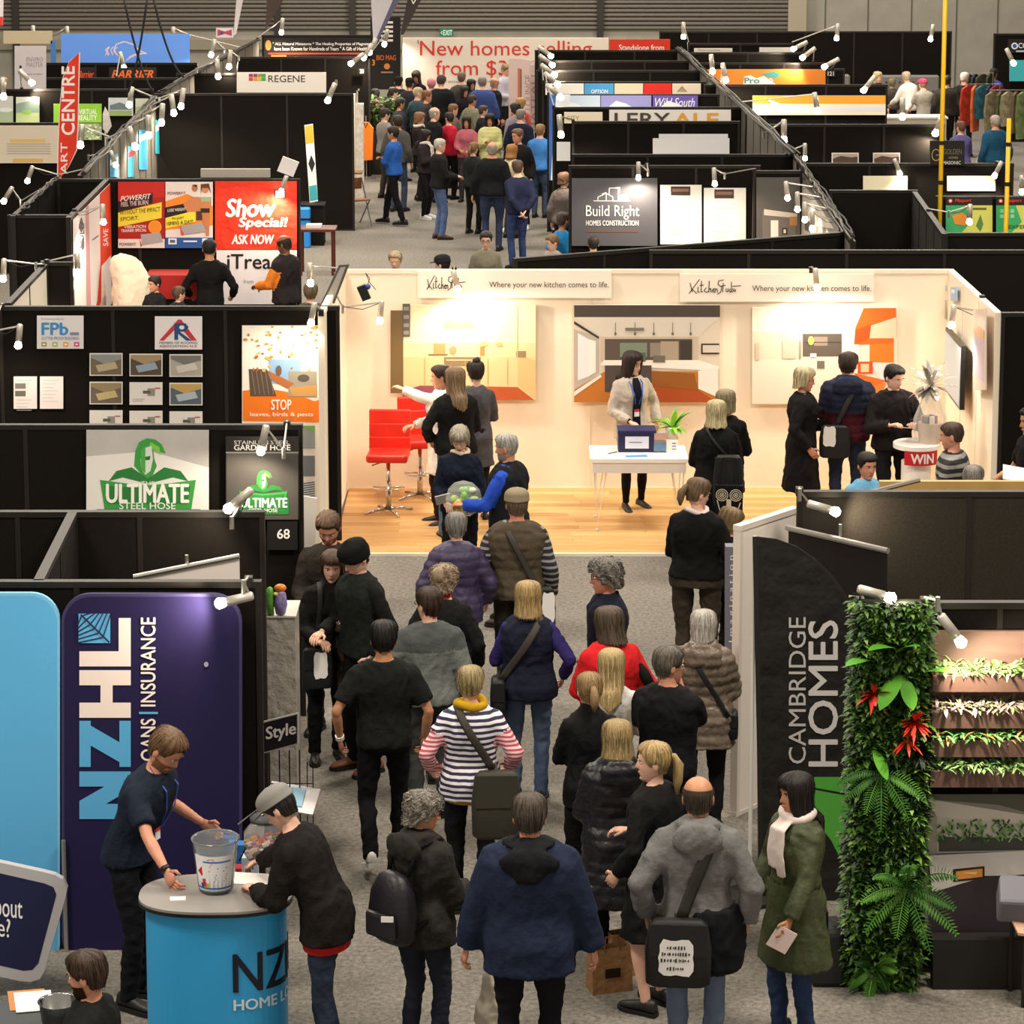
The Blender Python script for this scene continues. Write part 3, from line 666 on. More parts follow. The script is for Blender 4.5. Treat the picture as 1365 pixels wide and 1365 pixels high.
class Art:
    def __init__(s,name,label,cat,pl,rect,mat,th=.012,off=.03,group=None,poly=None,part='board',parent=None,kind=None):
        s.pl=pl; x0,y0,x1,y1=rect; u0,v1=pl.uv(x0,y0); u1,v0=pl.uv(x1,y1)
        if u0>u1: u0,u1=u1,u0
        s.u0=(u0+u1)/2; s.v0=min(v0,v1); s.off=off+th; s.px0=rect
        base=pl.world(s.u0,s.v0,off)
        if parent is None: s.root=empty(name,base,pl.rz,label,cat,group)
        else:
            s.root=bpy.data.objects.new(name,None); COL.objects.link(s.root); s.root.parent=parent
            s.root.matrix_world=Matrix.Translation(base)@Matrix.Rotation(pl.rz,4,'Z')
        g=G(); g.mat(mat)
        pts=[s.L(*p) for p in poly] if poly else [s.L(x0,y1),s.L(x1,y1),s.L(x1,y0),s.L(x0,y0)]
        if sum(pts[i][0]*pts[(i+1)%len(pts)][1]-pts[(i+1)%len(pts)][0]*pts[i][1] for i in range(len(pts)))<0: pts=pts[::-1]
        n=len(pts); V=[(a,-th,b) for a,b in pts]+[(a,0,b) for a,b in pts]
        g.add(V,[tuple(range(n)),tuple(reversed(range(n,2*n)))]+[(i,n+i,n+(i+1)%n,(i+1)%n) for i in range(n)])
        s.board=g.build(part,s.root); s.th=th; s.g=G(); s.n=0
    def L(s,px,py): u,v=s.pl.uv(px,py); return (u-s.u0,v-s.v0)
    def y(s,l): s.n+=1; return -s.th-.0012*l-.00016*s.n
    def p(s,poly,col,l=1,rough=.6):
        pts=[s.L(*q) for q in poly]; n=len(pts)
        if sum(pts[i][0]*pts[(i+1)%n][1]-pts[(i+1)%n][0]*pts[i][1] for i in range(n))<0: pts=pts[::-1]
        yy=s.y(l); s.g.mat(M(col,rough) if isinstance(col,str) else col); s.g.add([(a,yy,b) for a,b in pts],[tuple(range(n))]); return s
    def r(s,x0,y0,x1,y1,col,l=1): return s.p([(x0,y0),(x1,y0),(x1,y1),(x0,y1)],col,l)
    def c(s,cx,cy,rx,ry,col,l=1,n=16): return s.p([(cx+rx*math.cos(2*math.pi*i/n),cy+ry*math.sin(2*math.pi*i/n)) for i in range(n)],col,l)
    def line(s,pts,w,col,l=2):
        for (a,b),(c,d) in zip(pts[:-1],pts[1:]):
            L=math.hypot(c-a,d-b) or 1; nx,ny=-(d-b)/L*w/2,(c-a)/L*w/2; s.p([(a+nx,b+ny),(c+nx,d+ny),(c-nx,d-ny),(a-nx,b-ny)],col,l)
        return s
    def t(s,txt,x0,y0,x1,y1,col,bold=0.,shear=0.,rot=0,l=3,name='lettering',skew=0.,spacing=1.,cols=None):
        """fit text in the pixel box; rot=90 reads upwards; skew raises the right end by that many pixels"""
        V,Fc=text_mesh(txt,0.,shear,spacing)
        if not V: return s
        Hh=abs((x1-x0) if rot==90 else (y1-y0)); bb=bold*Hh*.62; sh=[(0,0)] if bb<=0 else [(-bb,0),(bb,0),(0,-bb*.7),(0,bb*.7)]
        if bb>0: x0+=bb;x1-=bb;y0+=bb*.7;y1-=bb*.7
        X=[v[0] for v in V];Y=[v[1] for v in V]; mx,Mx,my,My=min(X),max(X),min(Y),max(Y)
        g=G(); g.mat(M(col,.6)); Fc=[tuple(f) for f in Fc]
        for ox,oy in sh:
          W=[]; yy=s.y(l)
          for v in V:
            a=(v[0]-mx)/(Mx-mx+1e-9); b=(v[1]-my)/(My-my+1e-9)
            if rot==0: px=x0+(x1-x0)*a; py=y1+(y0-y1)*b-skew*a
            elif rot==90: px=x0+(x1-x0)*(1-b); py=y1+(y0-y1)*a
            u,w=s.L(px+ox,py+oy); W.append((u,yy,w))
          g.add(W,Fc)
        o=g.build(name,s.board); return s
    def done(s,name='print'):
        if s.g.v: s.g.build(name,s.board)
        return s.root
WALLS=[]
def wall(a,b,label,h=2.4,col=None,cap=True,pw=1.0,th=.05,name='partition_wall',gap=.004,group=None,kind=None,z0=0.0,rail=None,pix=True):
    """row of shell panels; a,b pixel points on its top edge (or world xy)"""
    if pix: A=P(a[0],a[1],h); B=P(b[0],b[1],h)
    else: A,B=a,b
    A=Vector((A[0],A[1],0)); B=Vector((B[0],B[1],0)); L=(B-A).length; ang=math.atan2(B.y-A.y,B.x-A.x)
    root=empty(name,A,ang,label,'partition',group); WALLS.append((A.copy(),B.copy(),h,th))
    n=max(1,round(L/pw)); w=L/n; col=col or BLACK
    me=None
    for i in range(n):
        if me is None:
            g=G(); g.mat(col); g.box(gap,0,.03,w-gap,th,h-.035); o=g.build('panel',root); me=o.data
        else: o=bpy.data.objects.new('panel',me); COL.objects.link(o); o.parent=root; o.location=(i*w,0,0)
    pm=None
    for i in range(n+1):
        if pm is None: g=G(); g.mat(rail or RAIL); g.box(-.018,-.006,0,.018,th+.006,h); o=g.build('post',root); pm=o.data; o.location=(0,0,0)
        else: o=bpy.data.objects.new('post',pm); COL.objects.link(o); o.parent=root; o.location=(i*w,0,0)
    g=G(); g.mat(rail or RAIL); g.box(-.02,-.008,h-.036,L+.02,th+.008,h+.004); g.build('top_rail',root)
    g=G(); g.mat(rail or RAIL); g.box(-.02,-.004,0,L+.02,th+.004,.03); g.build('bottom_rail',root)
    return root
BULB=M('#fff0d2',.3,emit=26,name='lit_bulb_glass'); HOUS=M('#c9c4ba',.35,metal=.35,name='lamp_housing')
NL=[0]
def lamp(bulb, top, mount=None, Y=None, e=34, label='', z=2.25, col=(1,.84,.64), size=1., tgt=None):
    Y=Y or P(bulb[0],bulb[1],z)[1]; NL[0]+=1
    def w(p): x,zz=at(p[0],p[1],Y); return Vector((x,Y,zz))
    b,t_=w(bulb),w(top); d=(b-t_).normalized(); L=.17*size
    t_=b-d*(L+.06*size)
    root=empty('spotlight',b,0,label,'lamp')
    g=G(); g.mat(HOUS); g.tube([t_-b,t_-b+d*.01,t_-b+d*L],[.020*size,.029*size,.031*size],12); 
    hous_=g.build('housing',root,smooth=True)
    g=G(); g.mat(BULB); g.tube([t_-b+d*L,t_-b+d*(L+.02*size),t_-b+d*(L+.055*size),t_-b+d*(L+.075*size)],[.020*size,.030*size,.036*size,.018*size],12); g.build('bulb',hous_,smooth=True)
    if mount:
        m_=w(mount)-b; g=G(); g.mat(ALU); tt=t_-b+d*.02; g.tube([m_,tt],.009*size,6); g.tube([m_+Vector((0,0,.02)),m_+Vector((0,0,-.07))],.016*size,6); arm_=g.build('arm',root)
        g=G(); g.mat(CABLE); mid=(m_+tt)/2+Vector((0,0,-.05)); g.tube([m_,m_.lerp(mid,.6),mid,mid.lerp(tt,.5),tt],.004,5); g.build('cable',arm_)
    base=(m_+b) if mount else t_+d*.03; best=None
    for A,B,hh,th in WALLS:
        AB=B-A; t=max(0,min(1,(Vector((base.x,base.y,0))-A).dot(AB)/AB.length_squared)); q=A+AB*t; dist=math.hypot(q.x-base.x,q.y-base.y)
        if dist<1.9 and (best is None or dist<best[0]): nn=Vector((-AB.y,AB.x,0)).normalized(); best=(dist,Vector((q.x,q.y,hh))+nn*th/2)
    if best:
        q=best[1]-b; p0=base-b; g=G(); g.mat(ALU); g.tube([p0,q+Vector((0,0,.03))],.008*size,6); rb_=g.build('reach_bar',root)
        g=G(); g.mat(RAIL); g.obox(q+Vector((0,0,.0)),(.025,0,0),(0,.035,0),(0,0,.03)); g.build('clamp',rb_)
    ld=bpy.data.lights.new('bulb_light','SPOT'); ld.energy=e; ld.color=col; ld.shadow_soft_size=.035; ld.spot_size=math.radians(165); ld.spot_blend=.5
    lo=bpy.data.objects.new('bulb_light',ld); COL.objects.link(lo); lo.parent=root
    p=(t_-b)+d*(L+.09*size); lo.location=p
    dd=(Vector(tgt).normalized() if tgt else d); lo.rotation_euler=dd.to_track_quat('-Z','Y').to_euler()
    return root
def sag(name,label,p,q,drop,r=.012,n=10,mat=None,cat='cable'):
    g=G(); g.mat(mat or CABLE); p=Vector(p);q=Vector(q); b=p.copy()
    g.tube([p.lerp(q,i/n)-b-Vector((0,0,drop*4*(i/n)*(1-i/n))) for i in range(n+1)],r,6); o=g.build(name,None,smooth=True); o.location=b; return tag(o,label,cat)
# ================================================================ the hall
def carpet():
    m=bpy.data.materials.new('grey_carpet'); m.use_nodes=True; nt=m.node_tree; b=nt.nodes['Principled BSDF']; b.inputs['Roughness'].default_value=.97
    tc=nt.nodes.new('ShaderNodeTexCoord'); L=nt.links.new
    n=nt.nodes.new('ShaderNodeTexNoise'); n.inputs['Scale'].default_value=28; n.inputs['Detail'].default_value=8; n.inputs['Roughness'].default_value=.8
    n2=nt.nodes.new('ShaderNodeTexNoise'); n2.inputs['Scale'].default_value=.7; n2.inputs['Detail'].default_value=3
    r=nt.nodes.new('ShaderNodeValToRGB'); r.color_ramp.elements[0].position=.36; r.color_ramp.elements[0].color=(*lin('#4d4a46'),1); r.color_ramp.elements[1].position=.66; r.color_ramp.elements[1].color=(*lin('#8e887e'),1)
    mr=nt.nodes.new('ShaderNodeMapRange'); mr.inputs[3].default_value=.85; mr.inputs[4].default_value=1.12; mx=nt.nodes.new('ShaderNodeVectorMath'); mx.operation='SCALE'
    L(tc.outputs['Object'],n.inputs['Vector']);L(tc.outputs['Object'],n2.inputs['Vector']);L(n.outputs[0],r.inputs[0]);L(n2.outputs[0],mr.inputs[0]);L(r.outputs[0],mx.inputs[0]);L(mr.outputs[0],mx.inputs['Scale']);L(mx.outputs[0],b.inputs['Base Color'])
    bp=nt.nodes.new('ShaderNodeBump'); bp.inputs['Strength'].default_value=.5; bp.inputs['Distance'].default_value=.01; L(n.outputs[0],bp.inputs['Height']); L(bp.outputs[0],b.inputs['Normal']); return m
g=G(); g.mat(carpet()); g.box(-20,8,-.08,20,70.2,0); tag(g.build('floor'),kind='structure')
YB=70.0
# back wall: concrete, then roller shutters as corrugated curtains between posts
g=G(); g.mat(M('#98948a',.85,var=.08,vscale=2,name='painted_concrete')); g.box(-20,YB,0,20,YB+.3,12); bw=tag(g.build('wall_back'),kind='structure')
xs=at(1050,20,YB)[0]; zt=9.0; zb=at(600,40,YB)[1]
g=G(); g.mat(M('#6a645d',.6,name='shutter_slats')); V=[];Fc=[]; z=zb; pz=.105
while z<zt:
    n=len(V); V+=[(-20,YB-.02,z),(xs,YB-.02,z),(-20,YB-.075,z+pz*.35),(xs,YB-.075,z+pz*.35),(-20,YB-.075,z+pz*.7),(xs,YB-.075,z+pz*.7),(-20,YB-.02,z+pz),(xs,YB-.02,z+pz)]
    Fc+=[(n,n+1,n+3,n+2),(n+2,n+3,n+5,n+4),(n+4,n+5,n+7,n+6)]; z+=pz
g.add(V,Fc); o=g.build('shutter_slats',bw); o['kind']='stuff'
for px in (22,370,470,800): 
    x=at(px,20,YB)[0]; g=G(); g.mat(M('#2c2926',.6)); g.box(x-.08,YB-.16,0,x+.08,YB-.02,zt); g.build('shutter_guide',bw)
x=at(1062,20,YB)[0]; g=G(); g.mat(M('#a39a88',.8)); g.box(x-.22,YB-.18,0,x+.22,YB,12); g.build('pillar',bw)
for px in (1100,1157,1215,1275,1330): x=at(px,20,YB)[0]; g=G(); g.mat(M('#5d5a54',.8)); g.box(x-.015,YB-.012,0,x+.015,YB,12); g.build('joint_cover',bw)
g=G(); g.mat(M('#8c8576',.8)); x0,z0=at(385,66,YB); x1,z1=at(1020,46,YB); g.box(-20,YB-.08,z0,xs,YB-.005,z1-.12); g.build('shutter_sill',bw)
for nme,x in(('wall_left',-20.2),('wall_right',20.0)):
    g=G(); g.mat(M('#7d7a72',.85)); g.box(x,8,0,x+.2,YB,12); tag(g.build(nme),kind='structure')
# exit sign
a=Art('exit_sign','green EXIT sign on the far wall below the roller shutter','sign',Fr(YB-.12),(586,38,604,48),M('#0f5a44',.4,emit=.5),off=.02); a.t('EXIT',591,40,603,47,'#d8fff0',bold=.02); a.t('<',587.5,41,590,46,'#d8fff0',bold=.02); a.done()
# ---------------------------------------------------------------- left partitions
Yof=lambda y,h=2.4: P(0,y,h)[1]
Y1=Yof(776);Y2=Yof(683);Y3=Yof(567);Y4=Yof(409);Y5=Yof(239);Y6=Yof(125)
def fw(x0,x1,y,label,**k):   # partition facing the camera
    h=k.get('h',2.4); Y=Yof(y,h); A=(at(x0,y,Y)[0],Y); B=(at(x1,y,Y)[0],Y); return wall(A,B,label,pix=False,**k)
fw(-140,344,776,'black partition behind the light blue and navy fabric banners')
fw(-140,349,683,'empty black partition one bay behind the navy banner stand')
wall((57,773),(101,684),'dark cross partition joining the two front black partitions at left')
fw(-150,400,567,'black partition carrying the green knight hose banner')
fw(-150,450,409,'black partition hung with roofing photos and an orange poster')
fw(78,398,239,'black partition behind the fitness posters and red show special banner')
wall((20,288),(77,237),'dark cross partition running back at far left beside hanging bulbs')
fw(12,94,287,'small blank black partition left of the red and white banner')
wall((94,290),(146,238),'black cross partition whose side carries the red and white banner',h=2.4)
fw(62,95,350,'narrow black partition right of the white lit side board')
wall((14,404),(62,353),'white faced cross partition lit by a bulb at far left',col=M('#efe6d8',.7))
fw(207,470,125,'large blank black partition left of the crowded aisle')
wall((109,234),(207,128),'grey cross partition topped with cables and hanging bulbs',col=M('#6b675f',.8))
wall((214,122),(345,52),'far grey cross partition running towards the roller shutters',col=M('#6b675f',.8))
fw(-120,203,119,'black partition with landscape posters behind the red feather flag')
fw(28,236,104,'black partition with orange script lettering at left')
fw(60,262,84,'black partition under the pale blue shell sign')
fw(-120,80,164,'black partition low at far left behind the cream notice board')
fw(236,316,98,'short black partition left of the white company name sign')
fw(316,492,76,'black partition above the white company name sign')
fw(350,495,47,'black partition carrying the orange and white health sign')
# ---------------------------------------------------------------- right partitions
fw(1147,1520,804,'black partition behind the garden wall display at right')
fw(1066,1520,656,'tall charcoal partition behind the black roll-up banner at right',col=M('#2c2822',.95,bump=.3,bscale=260,var=.2,vscale=60,name='charcoal_loop_fabric'))
wall((688,345),(1136,309),'long black partition crossing obliquely behind the kitchen stand')
fw(868,1520,334,'black partition directly behind the kitchen stand')
fw(1108,1222,254,'black partition left of the lone grey cross partition')
wall((1262,312),(1222,256),'grey cross partition left of the green garden posters',col=M('#35322d',.9))
fw(1262,1520,311,'black partition in front of the green garden posters at right')
fw(1250,1520,262,'dark partition holding the two green garden posters')
fw(760,1012,221,'black partition of the stand with the grey builder sign')
fw(764,1062,206,'black partition just behind the grey builder sign stand')
fw(764,985,162,'black partition with the bright blank white board')
fw(738,990,143,'black partition with large cut-off grey and yellow lettering')
fw(731,958,126,'black partition with purple and white sky signs')
fw(724,940,109,'black partition under the strip of blue and red boards')
fw(716,942,94,'blank black partition second row behind the coloured boards')
fw(718,930,81,'blank black partition third row behind the coloured boards')
fw(714,912,67,'blank black partition just below the selling banner')
wall((1140,322),(1062,206),'grey cross partition with hanging bulbs right of the builder sign',col=M('#6e6a63',.85))
wall((1060,204),(1000,150),'cross partition strung with cables behind the builder stand',col=M('#6e6a63',.85))
wall((998,148),(905,66),'far cross partition topped with a cable bundle on the right',col=M('#5a564f',.85))
fw(1064,1350,218,'black partition with lit white posters near the yellow pole')
fw(1020,1258,166,'black partition with two small landscape photos')
fw(940,1182,113,'dark partition below the orange cartoon sign')
fw(928,1104,84,'black partition above the orange cartoon sign')
fw(922,1072,70,'black partition second above the orange cartoon sign')
fw(918,1056,58,'black partition third above the orange cartoon sign')
fw(880,1268,42,'long tall black backdrop below the grey concrete wall')
fw(1326,1500,45,'tall black backdrop at the far right corner')
fw(1104,1125,92,'narrow black partition with a stand number by the orange sign')
# left shoulder of aisle
# ---------------------------------------------------------------- kitchen stand
YK=Yof(360); YKf=P(0,741,0)[1]
KW=M('#f3e6d2',.75,name='cream_painted_panel')
XL=at(463,360,YK)[0]; XR=at(1257,365,YK)[0]; XLf=at(454,408,P(0,408,2.4)[1])[0]
wall((XL,YK),(XR+.10,YK),'cream back wall of the kitchen company stand',pix=False,col=KW,rail=KW,pw=1.3,gap=.0015)
wall((XR+.06,YK),(XR+.12,YKf+.15),'cream right side wall of the kitchen company stand',pix=False,col=KW,rail=KW,gap=.0015)
wall((XL-.08,YKf+.15),(XL-.02,YK),'cream left side wall of the kitchen company stand',pix=False,col=KW,rail=KW,gap=.0015)
YR=YKf+.12
wall((XR+.19,YR),(XR+2.6,YR),'plain black partition right of the kitchen stand',pix=False)
# timber floor of the stand: planks
root=empty('floor_platform',((XL+XR)/2,(YK+YKf)/2,0),0,'low platform of honey coloured timber planks with white edge strip','platform')
cx,cy=(XL+XR)/2,(YK+YKf)/2; g=G(); g.mat(M('#c9995c',.6)); g.box(XL-cx,YKf-cy,0.001,XR-cx,YK-cy,.022); g.build('deck',root)
g=G(); g.mat(M('#f4ece0',.5)); g.box(XL-cx-.02,YKf-cy-.03,0.001,XR-cx+.1,YKf-cy,.032); g.build('edge_trim',root)
PM=[M(c,.45,var=.16,vscale=9,stretch=(.25,3,1),name='plank_wood') for c in('#c79c66','#bf945c','#cea56f','#b88c54','#c49a63')]
pw_=.135; ny=int((YK-YKf)/pw_); pms={}
for j in range(ny):
    x=XL-cx-random.random()*1.1
    while x<XR-cx:
        x1=min(x+1.25,XR-cx); x0=max(x,XL-cx)
        if x1-x0>.05:
            mi=random.randrange(5)
            if x1-x0>1.24:
                if mi not in pms: g=G(); g.mat(PM[mi]); g.box(0,0,0,1.247,pw_-.003,.010); o=g.build('plank',root); pms[mi]=o.data
                else: o=bpy.data.objects.new('plank',pms[mi]); COL.objects.link(o); o.parent=root
            else: g=G(); g.mat(PM[mi]); g.box(0,0,0,x1-x0-.003,pw_-.003,.010); o=g.build('plank',root)
            o.location=(x0,YKf-cy+j*pw_,.022)
        x+=1.25
kp=Fr(YK)
for i,(x0,x1,yy,lx,tx,lab) in enumerate(((557,815,359,(569,617),(652,811),'left header board with handwritten kitchen logo above the pale kitchen photo'),(906,1164,364,(918,982),(1002,1160),'right header board with handwritten kitchen logo above the orange kitchen photo'))):
    a=Art('header_sign',lab,'sign',kp,(x0,yy,x1,yy+37),M('#f6ede0',.6),th=.03)
    # handwritten logo as strokes
    X,Wd=lx[0],lx[1]-lx[0]; y0=yy+7; f=lambda pts:[(X+Wd*u,y0+20*v) for u,v in pts]
    for st in ([(.02,.25),(.07,.85)],[(.0,.95),(.22,.0)],[(.05,.6),(.16,.95)],[(.19,.5),(.18,.85),(.22,.85)],[(.26,.1),(.25,.85),(.29,.8)],[(.22,.42),(.31,.38)],[(.36,.55),(.31,.75),(.36,.88),(.4,.8)],[(.42,.1),(.41,.88)],[(.41,.7),(.45,.6),(.46,.88)],[(.48,.75),(.52,.6),(.49,.85),(.53,.85)],[(.54,.6),(.54,.9)],[(.54,.7),(.58,.62),(.59,.88)],
               [(.72,.05),(.62,.1),(.60,.35),(.68,.5),(.66,.85),(.58,1.0)],[(.71,.25),(.70,.85)],[(.67,.45),(.76,.4)],[(.77,.6),(.77,.82),(.81,.82),(.81,.6)],[(.86,.62),(.83,.75),(.86,.86),(.88,.7)],[(.88,.15),(.88,.86)],[(.91,.6),(.91,.86)],[(.95,.62),(.93,.76),(.96,.82),(.97,.68)],[(.90,.47),(1.08,.42)]):
        a.line(f(st),1.1,'#25201c')
    a.t('Where your new kitchen comes to life.',tx[0],yy+15,tx[1],yy+25,'#2a2420',bold=.0)
    a.done()
# picture 1
a=Art('kitchen_photo','framed photo of a pale cream kitchen on the left of the stand wall','picture',kp,(537,405,714,531),M('#e9cfa2',.5),th=.05)
a.r(537,405,714,455,'#f3dfb8').r(537,455,714,475,'#ead0a0').p([(537,474),(600,474),(600,512),(537,520)],'#dcbf8e').p([(600,474),(690,474),(690,514),(600,512)],'#e2c795').p([(690,474),(714,478),(714,529),(690,512)],'#d9b982')
a.p([(537,520),(600,512),(690,514),(712,531),(537,531)],'#b5562c').p([(560,512),(600,512),(585,524),(537,527),(537,519)],'#8a4a5a',2).r(592,474,641,486,'#8b7556',2).r(595,477,639,479,'#c9b48a',3)
a.p([(594,425),(628,425),(634,436),(590,436)],'#caa878',2).r(571,470,597,472,'#7d6546',2).r(578,456,594,470,'#c8955c',2).c(604,465,5,6,'#a8926a',2).r(640,460,646,472,'#b58850',2).r(688,466,701,474,'#8e805e',2).r(689,405,690,474,'#d8c090',2)
for x in (566,620,650,676): a.r(x,476,x+.8,511,'#b79c6c',3)
for x in (645,665): a.c(x,457,5,3,'#c9b070',3)
a.r(521,412,538,522,'#6d5a38',1).r(537,403,547,447,'#5a5650',4)
for y in (407,418,429,439): a.r(538.5,y,545.5,y+5,'#8e8a84',5)
a.done()
# picture 2
a=Art('kitchen_photo','framed photo of a modern open plan kitchen behind the presenter','picture',kp,(765,405,959,534),M('#d8cdbd',.5),th=.05)
a.r(765,405,959,421,'#4a433d').p([(765,421),(959,421),(930,447),(800,447)],'#d7d0c4').r(800,447,930,480,'#c7b8a4').p([(765,437),(798,447),(798,495),(765,518)],'#b8b0a8').p([(765,426),(798,447),(798,450),(765,430)],'#3a3430',2)
a.p([(770,442),(784,450),(784,500),(770,505)],'#e8e8ec',2).p([(784,450),(794,453),(794,494),(784,500)],'#f2eee8',2).r(806,450,922,481,'#5a5048',2).r(826,455,862,474,'#7a8a78',3).r(866,455,880,474,'#8e8478',3).r(880,453,904,478,'#a99c88',3).r(906,452,922,480,'#3c3632',3)
a.p([(805,478),(930,478),(959,487),(955,492),(800,485)],'#efeae2',3).p([(765,518),(806,493),(940,493),(959,534),(765,534)],'#b8722c',2).p([(806,485),(868,485),(868,528),(806,520)],'#4a4340',3).p([(868,492),(925,496),(930,518),(868,512)],'#8e5620',4).p([(868,512),(930,518),(955,534),(868,534)],'#a4481c',3)
a.p([(930,492),(956,487),(957,528),(930,516)],'#e6e2dc',4).r(934,456,958,470,'#2a2624',3).r(936,458,958,468,'#cfc8be',4).p([(765,520),(800,497),(802,500),(765,526)],'#e8e2da',3)
for x in (820,846,871,896,920): a.line([(x,428),(x,441)],.8,'#6a645c',4); a.c(x,443,1.6,2.2,'#6a645c',4)
a.r(833,435,858,439,'#7a746a',4); a.r(842,468,860,480,'#55605a',4); a.r(870,472,886,481,'#6d675f',4)
a.done()
# picture 3
a=Art('kitchen_photo','framed photo of a white kitchen with orange cupboards on the right of the stand wall','picture',kp,(1002,408,1194,537),M('#e2d6c6',.5),th=.05)
a.p([(1002,408),(1130,408),(1120,444),(1070,444),(1002,440)],'#e9ddca').r(1002,440,1069,478,'#d6c8b4').p([(1002,478),(1120,474),(1120,536),(1002,536)],'#e0d4c4').r(1069,443,1121,473,'#59504a',2).r(1084,447,1102,459,'#8a7c70',3).r(1072,454,1120,455,'#3a332e',3)
a.p([(1121,444),(1145,425),(1145,500),(1121,495)],'#e6ddd2',2).p([(1150,409),(1193,409),(1193,421),(1145,437),(1141,457),(1137,457),(1139,435)],'#e0641e',3).p([(1139,457),(1139,438),(1160,430),(1157,452)],'#d04c14',4).r(1158,449,1190,481,'#ea7420',3).p([(1141,457),(1190,455),(1190,449),(1158,449)],'#dd6018',4)
a.p([(1160,425),(1193,420),(1193,449),(1158,449)],'#d9c4a8',2).p([(1137,495),(1180,505),(1150,520)],'#e0641e',4).r(1142,480,1162,496,'#c84818',3).r(1146,483,1157,494,'#c8b890',4).p([(1160,481),(1193,482),(1193,510),(1172,505)],'#cfd4d8',2).p([(1140,505),(1180,508),(1170,537),(1130,537)],'#e2762e',3).r(1088,479,1098,489,'#6a625a',3).r(1079,469,1087,474,'#f2ece4',4).c(1080,452,4,6,'#a8c860',5).r(1042,450,1060,476,'#c4b8a8',3).r(1053,409,1056,427,'#c9b898',3)
a.r(1006,455,1011,478,'#bfb29e',2).r(1064,452,1067,476,'#9b907f',4).r(1121,500,1135,515,'#8e857c',3)
a.done()
# tall narrow prints and screen on the right side wall
rw=Pl(XR+.055,YK-.02,-90)
a=Art('wall_print','tall pale print of a kitchen on the right side wall of the kitchen stand','poster',rw,(1300,412,1317,520),M('#d8c4b8',.5),off=.012); a.p([(1302,430),(1315,440),(1315,510),(1302,500)],'#c8b8c8').p([(1302,430),(1315,440),(1315,455),(1302,445)],'#e0b088',2); a.done()
a=Art('blue_card','small pale blue card high on the right side wall, left one','card',rw,(1256.5,371,1263.5,388),M('#a8c4e0',.5),off=.012); a.r(1258,374,1262,379,'#dfe9f2'); a.done()
a=Art('blue_card','small pale blue card high on the right side wall, right one','card',rw,(1270,383,1278,401),M('#9dbfe2',.5),off=.012); a.r(1271.5,386,1276,391,'#dfe9f2'); a.done()
a=Art('wall_clipart','grey oval print below the blue cards on the right side wall','poster',rw,(1255.5,399,1263,425),M('#b9b0a2',.5),off=.012); a.c(1259,407,2.5,5,'#8a8478'); a.done()
# wall-mounted television, seen obliquely
u0,v0=rw.uv(1267,430); root=empty('television',rw.world(u0,v0-1.0,.0),rw.rz,'wall mounted flat screen on the right side wall of the kitchen stand','television')
g=G(); g.mat(M('#18181a',.3)); g.box(-.02,-.10,0,1.05,-.05,.66); g.build('casing',root)
g=G(); g.mat(M('#9aa4ac',.25,emit=.25)); g.box(.0,-.105,.03,1.03,-.10,.63); g.build('screen',root)
g=G(); g.mat(ALU); g.box(.4,-.05,.2,.6,0,.5); g.build('bracket',root); root.location=rw.world(.55,1.22,0)
# white table
Zt=.75+.03; YTf=P(0,612,Zt)[1]; 
xa=at(790,600,YTf)[0]; xb=at(915,600,YTf)[0]
root=empty('display_table',((xa+xb)/2,YTf+.33,.03),0,'white desk with hairpin legs in front of the presenter','table')
hx=(xb-xa)/2; g=G(); g.mat(M('#f6f2ee',.4)); g.prism([(-hx-.02,-.33),(hx+.02,-.33),(hx+.02,.30),(-hx-.02,.30)],.71,.75); g.build('tabletop',root)
g=G(); g.mat(M('#ece7e2',.4)); g.box(-hx,-.31,.60,hx,.28,.71); g.build('apron',root)
for sx in(-1,1):
    for sy,yy in((-1,-.27),(1,.24)):
        g=G(); g.mat(M('#e4e0dc',.4)); x=sx*(hx-.08)
        g.tube([(x-.05,yy,.60),(x-sx*(-.03),yy+sy*.03,.02),(x+.06,yy,.60)],.007,6); g.ell((x-sx*(-.03),yy+sy*.03,.012),(.018,.018,.012),8,6); g.build('leg',root)
bx=lambda px,py,z:(at(px,py,P(px,py,z)[1])[0],P(px,py,z)[1])
# prize box
x,y=bx(849,603,Zt); root=empty('ballot_box',(x,y+.13,Zt),0,'dark navy ballot box with white label on the white desk','box')
g=G(); g.mat(M('#201f45',.5)); g.box(-.19,-.13,0,.19,.13,.20); g.build('box_body',root); g=G(); g.mat(M('#262552',.5)); g.box(-.195,-.135,.20,.195,.135,.225); g.build('lid',root); g=G(); g.mat(M('#dfdde8',.5)); g.box(-.12,-.134,.04,.12,-.131,.165); g.build('label_plate',root)
g=G(); g.mat(M('#7a7a9a',.5)); g.box(-.08,-.1352,.1,.05,-.1345,.11); g.build('label_line',root)
x,y=bx(813,606,Zt); root=empty('paper_pad',(x-.04,y,Zt),.1,'white entry form pad at the left end of the white desk','paper'); g=G(); g.mat(WHITE); g.box(-.13,-.1,0,.13,.1,.012); g.build('sheets',root); g=G(); g.mat(M('#2a2a2a')); g.tube([(.02,-.03,.018),(.12,.04,.018)],.005,6); g.build('pen',root)
x,y=bx(848,607,Zt); g=G(); g.mat(M('#4a8fd0',.4)); g.box(-.11,-.05,0,.11,.03,.004); o=g.build('leaflet',loc=(x,y-.03,Zt),rz=.15); tag(o,'blue leaflet lying in front of the navy ballot box','leaflet')
x,y=bx(880,604,Zt)
